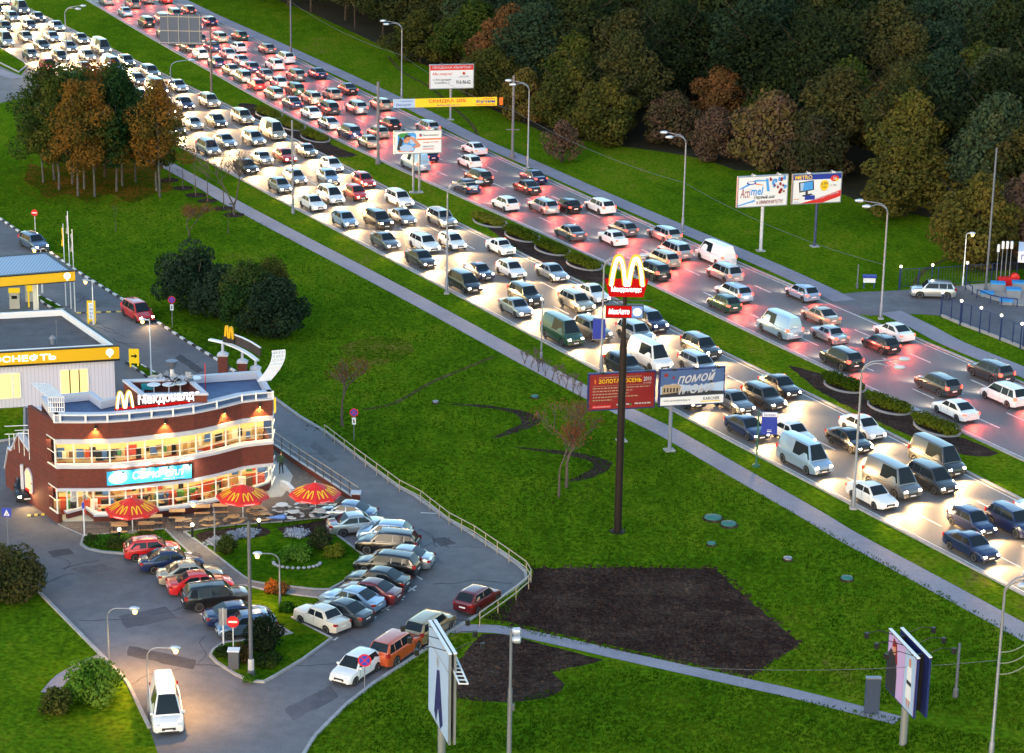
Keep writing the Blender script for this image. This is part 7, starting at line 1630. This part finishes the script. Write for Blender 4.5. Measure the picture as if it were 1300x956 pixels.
for u, v, k, wd in pos:
    lab = '%s tree on leaf-strewn lawn, %s' % ('autumn' if k == 3 else 'birch', wd)
    sc = rngw.uniform(.86, 1.02)
    if u > 170: sc *= .92
    if k not in us: solo(bp[k], lab, u, v, rngw.uniform(0, 6), sc, group='trees of the left lawn group'); us.add(k)
    else: dup(bp[k], V(u, v), rngw.uniform(0, 6.28), lab, 'trees of the left lawn group', sc)
# bare saplings and autumn trees
def bare_tree(name, seed, H_, spread, label, u, v, leaves=None, nl=0, lsize=.16, split=3, depth=3, r=.09, stems=1, disc=True, group=None):
    rng = random.Random(seed); t = thing(name, label, 'tree', V(u, v), 0, group); tips = []; mb = MB()
    for s_ in range(stems):
        d = Vector((rng.uniform(-.2, .2) * (stems > 1) * 1.6, rng.uniform(-.2, .2) * (stems > 1), 1)).normalized()
        st = [Vector((0, 0, -.05)), Vector((rng.uniform(-.05, .05), 0, H_ * .15)), Vector((d.x * H_ * .3, d.y * H_ * .3, H_ * .32))]; mb.tube(st, [r, r * .85, r * .7], TWIG, 6, cap=False)
        limb(mb, rng, st[-1], d, H_ * .40, r * .65, depth, TWIG, tips, .22, split, .3, 5)
    zs = max(p.z for p in tips); 
    wd_ = lambda p: 1 + (spread - 1) * max(0, min(1, (p.z / zs - .22) / .35))
    tips = [Vector((p.x * wd_(p) / spread, p.y * wd_(p) / spread, p.z)) for p in tips]
    mb.v = [Vector((p.x * wd_(p), p.y * wd_(p), p.z * H_ / zs)) for p in mb.v]; mb.build('trunk', t)
    if leaves:
        m2 = MB(); cl = [(p.x * spread, p.y * spread, p.z * H_ / zs, .55, .45) for p in tips]; leaf_cloud(m2, rng, cl, nl, lsize, LF[leaves]); m2.build('crown', t)
    if disc:
        m3 = MB(); n = 14; m3.poly([(rng.uniform(.9, 1.2) * 1.1 * math.cos(2 * PI * i / n), rng.uniform(.9, 1.2) * 1.1 * math.sin(2 * PI * i / n)) for i in range(n)], .03, BED); m3.build('soil_disc', t)
    return t
gsap = 'bare saplings beside the long footpath'
for (u, v, vt, wd, ex) in ((215.5, 229, 165, 'first of the row below the highway', 0), (232.5, 239, 182, 'second of the row', 1), (248.5, 248, 184, 'third of the row, thinnest', 2), (263.5, 255, 172, 'fourth of the row', 3), (284, 265, 180, 'leaning twin beside the multi-stemmed one', 4)):
    bare_tree('bare_sapling', 200 + ex, HT(u, v, vt), .55, 'leafless sapling in a soil disc by the footpath, ' + wd, u, v, group=gsap, split=2, depth=3, r=.07)
bare_tree('bare_tree', 220, HT(297, 273, 185), 1.4, 'leafless many-branched tree in a soil disc below the footpath', 297, 273, split=4, depth=3, r=.12, stems=2)
bare_tree('bare_sapling', 221, HT(290, 297, 259), .5, 'small leafless sapling alone on the grass beneath the many-branched tree', 290, 297, r=.05, disc=False, split=2)
bare_tree('bare_sapling', 222, HT(147, 294, 258), .5, 'small leafless sapling alone on the lawn below the birch group', 147, 294, r=.05, disc=False, split=2)
bare_tree('berry_tree', 223, HT(240, 300, 262), 2.0, 'low spreading tree with red leaves above the dark bushes', 240, 300, 'reds', 500, .13, disc=False, split=3, r=.07, stems=2)
bare_tree('autumn_tree', 224, HT(434.5, 541, 452), 1.35, 'thin autumn tree with sparse orange leaves near the no stopping sign', 434.5, 541, 'reds', 260, .10, disc=False, split=4, r=.12)
bare_tree('autumn_tree', 225, HT(719, 619, 505), 1.3, 'taller of the paired thin autumn trees between the curved beds', 719, 619, 'reds', 260, .10, disc=False, split=4, r=.13)
bare_tree('autumn_tree', 226, HT(709.5, 631, 535), 1.0, 'shorter front one of the paired thin autumn trees between the curved beds', 709.5, 631, 'reds', 120, .10, disc=False, split=4, r=.10)
for i in range(9):
    t_ = i / 8; u, v = 666 + 70 * t_, 462 + 42 * t_
    bare_tree('bare_bush', 240 + i, HT(u, v, v - (26 if i % 2 else 20)), 1.1, 'leafless bush in the row along the footpath left of the red billboard, %s' % ('first', 'second', 'third', 'fourth', 'middle', 'sixth', 'seventh', 'eighth', 'last')[i], u, v, split=3, depth=2, r=.035, stems=3, disc=False, group='leafless bushes along the footpath')
# bushes
def bush(name, label, u, v, Rr, H_, kind, n=2600, leaf=.26, seed=1, cat='bush', group=None, shape=1.0, stem=True, base_z=0.0, sx=1.0, rz=0.0):
    rng = random.Random(seed); t = thing(name, label, cat, V(u, v, base_z), rz, group); cl = []
    for i in range(13):
        az = i * 2.4; t_ = (i + .5) / 13; rr = Rr * math.sqrt(t_) * rng.uniform(.60, .86); z = H_ * (.28 + .44 * (1 - t_ ** 1.5)) * rng.uniform(.78, 1.22); cs = Rr * rng.uniform(.20, .42); cl.append((rr * math.cos(az) * sx, rr * math.sin(az), max(cs * .5, z), cs * (1 if sx == 1 else 1.1), min(cs, H_ * .42)))
    cl.append((0, 0, H_ * .62, Rr * .45, H_ * .38)); cl.append((0, 0, H_ * .35, Rr * .75, H_ * .35))
    mb = MB(); leaf_cloud(mb, rng, cl, n, leaf, LF[kind]); mb.build('foliage', t)
    if stem:
        mb = MB()
        for i in range(6): a_ = i * 1.05; mb.tube([(0, 0, 0), (Rr * .25 * math.cos(a_), Rr * .25 * math.sin(a_), H_ * .4), (Rr * .5 * math.cos(a_), Rr * .5 * math.sin(a_), H_ * .75)], [.07, .05, .02], TWIG, 5, cap=False)
        mb.build('stem', t)
    return t
bush('large_bush', 'huge dark blue-green bush on the lawn behind the no stopping sign', 246, 393, 3.9, 6.9, 'blue', 12000, .24, 31)
bush('large_bush', 'lower dark bush filling the gap between the two huge bushes', 279, 404, 2.8, 4.8, 'blue', 6000, .24, 32)
bush('large_bush', 'dark orange-brown tinged cone-topped bush, middle of the huge bushes', 315, 424, 3.1, 7.2, 'birchy', 10000, .22, 33)
bush('large_bush', 'huge round bush with brownish top, rightmost of the huge bushes', 350, 428, 3.7, 5.6, 'blue', 11000, .24, 34)
bush('large_bush', 'olive brown bush rising behind the two right huge bushes', 343, 408, 3.1, 6.2, 'olive', 7500, .22, 35)
bush('spreading_bush', 'dark spreading bush with bare stems on the lower left lawn', 20, 761, 2.6, 3.2, 'dark', 6500, .20, 36); bush('spreading_bush', 'second dark bush behind the spreading one at the left picture edge', -14, 742, 2.2, 2.9, 'olive', 3500, .20, 37)
bush('leafy_bush', 'bright green leafy bush at the bottom left pavement', 120, 888, 2.0, 2.6, 'sprout', 4200, .20, 38); bush('leafy_bush', 'smaller green bush left of the bright green one at the bottom', 72, 905, 1.2, 1.6, 'green', 1800, .18, 39)
z0 = .11
bush('clipped_bush', 'small clipped dark ball bush on the garden lawn beside the walkway', 288, 702, .85, 1.35, 'green', 2200, .12, 41, base_z=z0); bush('clipped_bush', 'large dark ball bush in the garden beside the flower mound', 408, 697, .95, 1.7, 'dark', 2600, .13, 42, base_z=z0)
bush('flower_mound', 'bushy yellow-green flower mound edged with stones in the garden', 377, 708, 1.1, .85, 'sprout', 2200, .14, 43, base_z=z0, sx=1.25); bush('flower_mound', 'yellow-green grass mound right of the large ball bush', 426, 706, .85, .8, 'hedge', 1700, .14, 44, base_z=z0); bush('flower_mound', 'small green grass mound at the left of the flower mound', 358, 712, .7, .55, 'sprout', 1100, .12, 45, base_z=z0)
bush('orange_bush', 'small orange bush lit by the curved lamp, left of the pair', 345, 753, .55, 1.05, 'orange', 1300, .11, 46, base_z=z0); bush('orange_bush', 'small brown-orange bush, right of the lit pair', 358, 755, .55, .95, 'rust', 1300, .11, 47, base_z=z0); bush('grass_tuft', 'low bright green tuft at the foot of the orange lit lamp', 365, 775, .65, .6, 'sprout', 1000, .12, 48, base_z=z0)
bush('conifer_bush', 'tall very dark conifer bush in front of the silver blue hatchback', 336, 828, 1.35, 2.6, 'dark', 5200, .14, 49, base_z=z0); bush('conifer_bush', 'brown-green low bush left of the very dark conifer', 307, 838, .85, 1.1, 'rust', 1600, .13, 50, base_z=z0); bush('grass_tuft', 'low dark green tuft right of the tall dark pole', 341, 845, .9, .8, 'green', 1600, .13, 51, base_z=z0); bush('grass_tuft', 'small green tuft at the pale foot of the tall dark pole', 317, 864, .5, .35, 'sprout', 600, .10, 52, base_z=z0); bush('grass_tuft', 'green tuft under the narrow grey sign plates', 284, 832, .6, .6, 'green', 900, .12, 53, base_z=z0)
for i, (u, v, r, wd) in enumerate(((275, 691, .75, 'nearest the walkway'), (314, 680, .85, 'middle one at the railing'), (377, 680, .85, 'right one under the white tables'), (296, 684, .5, 'small one between two larger'))):
    bush('silver_shrub', 'low silvery white shrub in the garden, ' + wd, u, v, r, .5, 'silver', 1300, .10, 60 + i, base_z=z0, sx=1.35, stem=False, group='silver shrubs of the garden')
for i, (u, v, r, k) in enumerate(((130, 691, .8, 'sprout'), (148, 695, .7, 'green'), (166, 690, .85, 'sprout'), (184, 686, .8, 'green'), (200, 690, .75, 'sprout'), (117, 690, .6, 'green'))):
    bush('low_shrub', 'low green shrub behind the bright red hatchback, %s' % ('left of the bollard lamp', 'touching the bollard lamp', 'under the left parasol pole', 'right of the left parasol pole', 'rightmost', 'leftmost')[i], u, v, r, .65, k, 1300, .12, 70 + i, base_z=z0, stem=False, sx=1.3, group='low shrubs of the hedge strip')
patch('garden_bed', [(248, 681), (262, 676), (300, 672), (330, 670), (345, 677), (330, 684), (300, 686), (270, 690), (255, 690)], BED, .118, 2); patch('garden_bed', [(352, 672), (380, 668), (418, 662), (424, 674), (415, 682), (390, 684), (362, 680)], BED, .118, 2)
mb = MB(); rr_ = random.Random(9)
sto = thing('stone_edging', 'grey stones edging the flower mound in the garden', 'stones', V(377, 716, .11))
for i in range(14): a_ = PI + PI * i / 13; c = (1.55 * math.cos(a_), .95 * math.sin(a_), .08); mb = MB(); mb.lathe([(.05, -.08), (.13, -.03), (.14, .04), (.06, .10)], c, KERBM, 7); mb.build('stone', sto)
# planted beds on the median
MBED = [((1049, 479), (1092, 502), 'below the tall near lamp, left one'), ((1103, 505), (1152, 530), 'below the tall near lamp, middle one'), ((1161, 530), (1214, 558), 'below the tall near lamp, right one'), ((644, 291), (678, 310), 'left of the pylon arches, first of three'), ((682, 308), (716, 327), 'left of the pylon arches, second of three'), ((722, 327), (758, 346), 'touching the pylon arches'), ((329, 139), (351, 153), 'beside the jam, first of three'), ((355, 153), (381, 168), 'beside the jam, second of three'), ((385, 168), (412, 183), 'beside the jam, third of three'), ((604, 274), (636, 291), 'above the plain kerb lamp')]
for i, (a, b, wd) in enumerate(MBED):
    a = V(*a) ; b = V(*b); c = (a + b) / 2; d = b - a; ang = math.atan2(d.y, d.x); hl = d.length / 2 * .72; rng_ = random.Random(300 + i)
    t = thing('hedge_bed', 'yellow-green hedge bed on the median, ' + wd, 'hedge', c, ang, 'hedge beds on the median'); cl = [(x * hl, .25 * math.sin(x * 3) + rng_.uniform(-.1, .1), .48, .95, .42) for x in (-.85, -.6, -.35, -.1, .15, .4, .65, .85)]
    mb = MB(); leaf_cloud(mb, rng_, cl, 2600, .16, LF['hedge']); mb.build('foliage', t); mb = MB(); L = [(hl * 1.12 * math.cos(a_), 1.55 * math.sin(a_) + .2) for a_ in [2 * PI * k / 26 for k in range(26)]]
    kerb(mb, L, .14, 0, .16, [mat('pale_border', (.24, .24, .26), .7)], .8, True); mb.build('stone_border', t)
# small lawn fittings
TUR = mat('turquoise_lid', (.02, .13, .12), .7)
for i, (u, v, r, lab) in enumerate(((905, 659, .62, 'larger turquoise lid on the lawn, left of a pair'), (925, 667, .55, 'turquoise lid on the lawn, right of a pair'), (903, 692, .3, 'small turquoise lid below the pair'), (1000, 711, .3, 'small pale lid on the open lawn'), (1075, 736, .4, 'green lid on a bare patch near the footpath'), (679, 505, .3, 'turquoise lid beside the upper curved bed'), (553, 512, .25, 'small pale lid on the lawn by the foot track'), (295, 259, .3, 'pale lid beside the many-branched bare tree'))):
    t = thing('manhole_lid', lab, 'manhole lid', V(u, v), 0, 'lids on the lawn'); mb = MB(); mb.lathe([(r * 1.25, 0), (r * 1.2, .05), (r * .95, .12)], (0, 0, 0), BED, 16); mb.build('collar', t); mb = MB(); mb.lathe([(r, .12), (r * .97, .2), (r * .4, .26), (.05, .27)], (0, 0, 0), TUR if i not in (3, 6, 7) else GAL, 18); mb.build('lid', t)
# overhead wires
def wire(label, pts, sag, m=DKM, r=.02):
    mb = MB()
    for a, b in zip(pts[:-1], pts[1:]):
        mb.tube([a.lerp(b, i / 12) - Vector((0, 0, sag * 4 * (i / 12) * (1 - i / 12))) for i in range(13)], r, m, 4, cap=False)
    tag(mb.build('overhead_wire'), label, 'cable')
def top_(u, v, vt): p = V(u, v); p.z = HT(u, v, vt); return p
wire('thin cable strung between the far verge masts above the lawn', [top_(369.6, 73, 2), top_(510, 126, 70), top_(650.5, 201, 140), top_(866.5, 294, 232), top_(1118, 405, 336)], .8, GALD, .018)
wire('thin cable crossing the lawn low between the lilac billboard and the ropes', [top_(860, 905, 846), top_(1257, 972, 838)], .4, GALD, .015)
RO = mat('rope_tan', (.45, .36, .20), .8); e = V(1340, 800, 5.0)
for k in range(3): wire('tan rope looping from the bottom right lamp, %s of three' % ('upper', 'middle', 'lower')[k], [top_(1257, 972, 828 + 14 * k), V(1345, 765 + 14 * k, 4.5 - k * .3)], .9, RO, .035)

# loose cover: grass tufts, clods of soil, fallen leaves
NOGO = [[(676, 722), (909, 722), (930, 743), (1016, 817), (952, 858), (800, 825), (640, 789), (664, 748)], lot]
def scatter(name, n, ub, vb, test, make, m, seed, kind='stuff', label=None, cat=None):
    rng = random.Random(seed); vs = []; fs = []; a0 = V(ub[0], vb[1]); 
    for _ in range(n):
        u, v = rng.uniform(*ub), rng.uniform(*vb)
        if not test(u, v): continue
        make(rng, V(u, v), vs, fs)
    mb = MB(); mb.add(vs, fs, m); o = mb.build(name); o['kind'] = 'stuff'; tag(o, label, cat); return o
def lawn_ok(u, v):
    if inpoly(u, v, lot) or inpoly(u, v, NOGO[0]) or inpoly(u, v, [(606, 804), (690, 816), (770, 838), (705, 854), (722, 868), (640, 896), (556, 874), (588, 826)]): return False
    lim = 94 + .5425 * u - 12
    if v < lim + 22: return False                                      # footpath and highway side
    if u > 560 and abs(v - (799 + (u - 600) * .196)) < 8: return False
    return True
def blade(rng, p, vs, fs):
    for _ in range(2):
        i = len(vs); a = rng.uniform(0, 6.28); h = rng.uniform(.07, .17); w_ = .05; c, s_ = math.cos(a), math.sin(a); lx, ly = rng.uniform(-.08, .08), rng.uniform(-.08, .08)
        vs += [(p.x - c * w_, p.y - s_ * w_, 0), (p.x + c * w_, p.y + s_ * w_, 0), (p.x + lx, p.y + ly, h)]; fs.append((i, i + 1, i + 2))
GT = leafmat('grass_blades', [(.018, .055, .002), (.038, .098, .003), (.075, .130, .006), (.14, .13, .03)], trans=.3, osc=.25)
scatter('grass_tufts', 62000, (330, 1300), (470, 956), lawn_ok, blade, GT, 1, label='longer grass tufts scattered over the open lawn', cat='grass')
scatter('grass_tufts', 16000, (0, 620), (250, 470), lawn_ok, blade, GT, 2, label='longer grass tufts on the lawn behind the restaurant', cat='grass')
def clod(rng, p, vs, fs):
    i = len(vs); r = rng.uniform(.05, .17)
    for k in range(5): a = k * 1.257 + rng.uniform(-.3, .3); q = r * rng.uniform(.7, 1.2); vs.append((p.x + q * math.cos(a), p.y + q * math.sin(a), 0))
    vs.append((p.x + rng.uniform(-.3, .3) * r, p.y + rng.uniform(-.3, .3) * r, r * rng.uniform(.5, .9)))
    for k in range(5): fs.append((i + k, i + (k + 1) % 5, i + 5))
scatter('soil_clods', 5200, (600, 1020), (716, 862), lambda u, v: inpoly(u, v, [(672, 718), (912, 718), (1020, 817), (952, 862), (800, 829), (636, 792), (664, 745)]), clod, SOIL, 3, label='clods of dark soil strewn over the dug plot', cat='soil')
scatter('soil_clods', 1600, (560, 770), (804, 894), lambda u, v: inpoly(u, v, [(612, 806), (690, 818), (765, 838), (700, 854), (716, 868), (640, 892), (562, 872), (592, 826)]), clod, SOIL, 4, label='clods of dark soil on the smaller plot below the narrow path', cat='soil')
def fleaf(rng, p, vs, fs):
    i = len(vs); a = rng.uniform(0, 6.28); c, s_ = math.cos(a) * .12, math.sin(a) * .12; vs += [(p.x - c, p.y - s_, .03), (p.x + s_ * .6, p.y - c * .6, .05), (p.x + c, p.y + s_, .03), (p.x - s_ * .6, p.y + c * .6, .06)]; fs.append((i, i + 1, i + 2, i + 3))
scatter('fallen_leaves', 5200, (5, 245), (180, 275), lambda u, v: (((u - 118) / 118) ** 2 + ((v - 226) / 42) ** 2) < random.random() ** .5, fleaf, LF['orange'], 5, label='orange fallen leaves on the grass under the tree group', cat='leaves')
scatter('fallen_leaves', 1500, (380, 780), (500, 660), lambda u, v: ((u - 434) ** 2 / 2500 + (v - 545) ** 2 / 300) < 1 or ((u - 715) ** 2 / 3000 + (v - 622) ** 2 / 350) < 1, fleaf, LF['rust'], 6, label='brown fallen leaves around the thin autumn trees', cat='leaves')
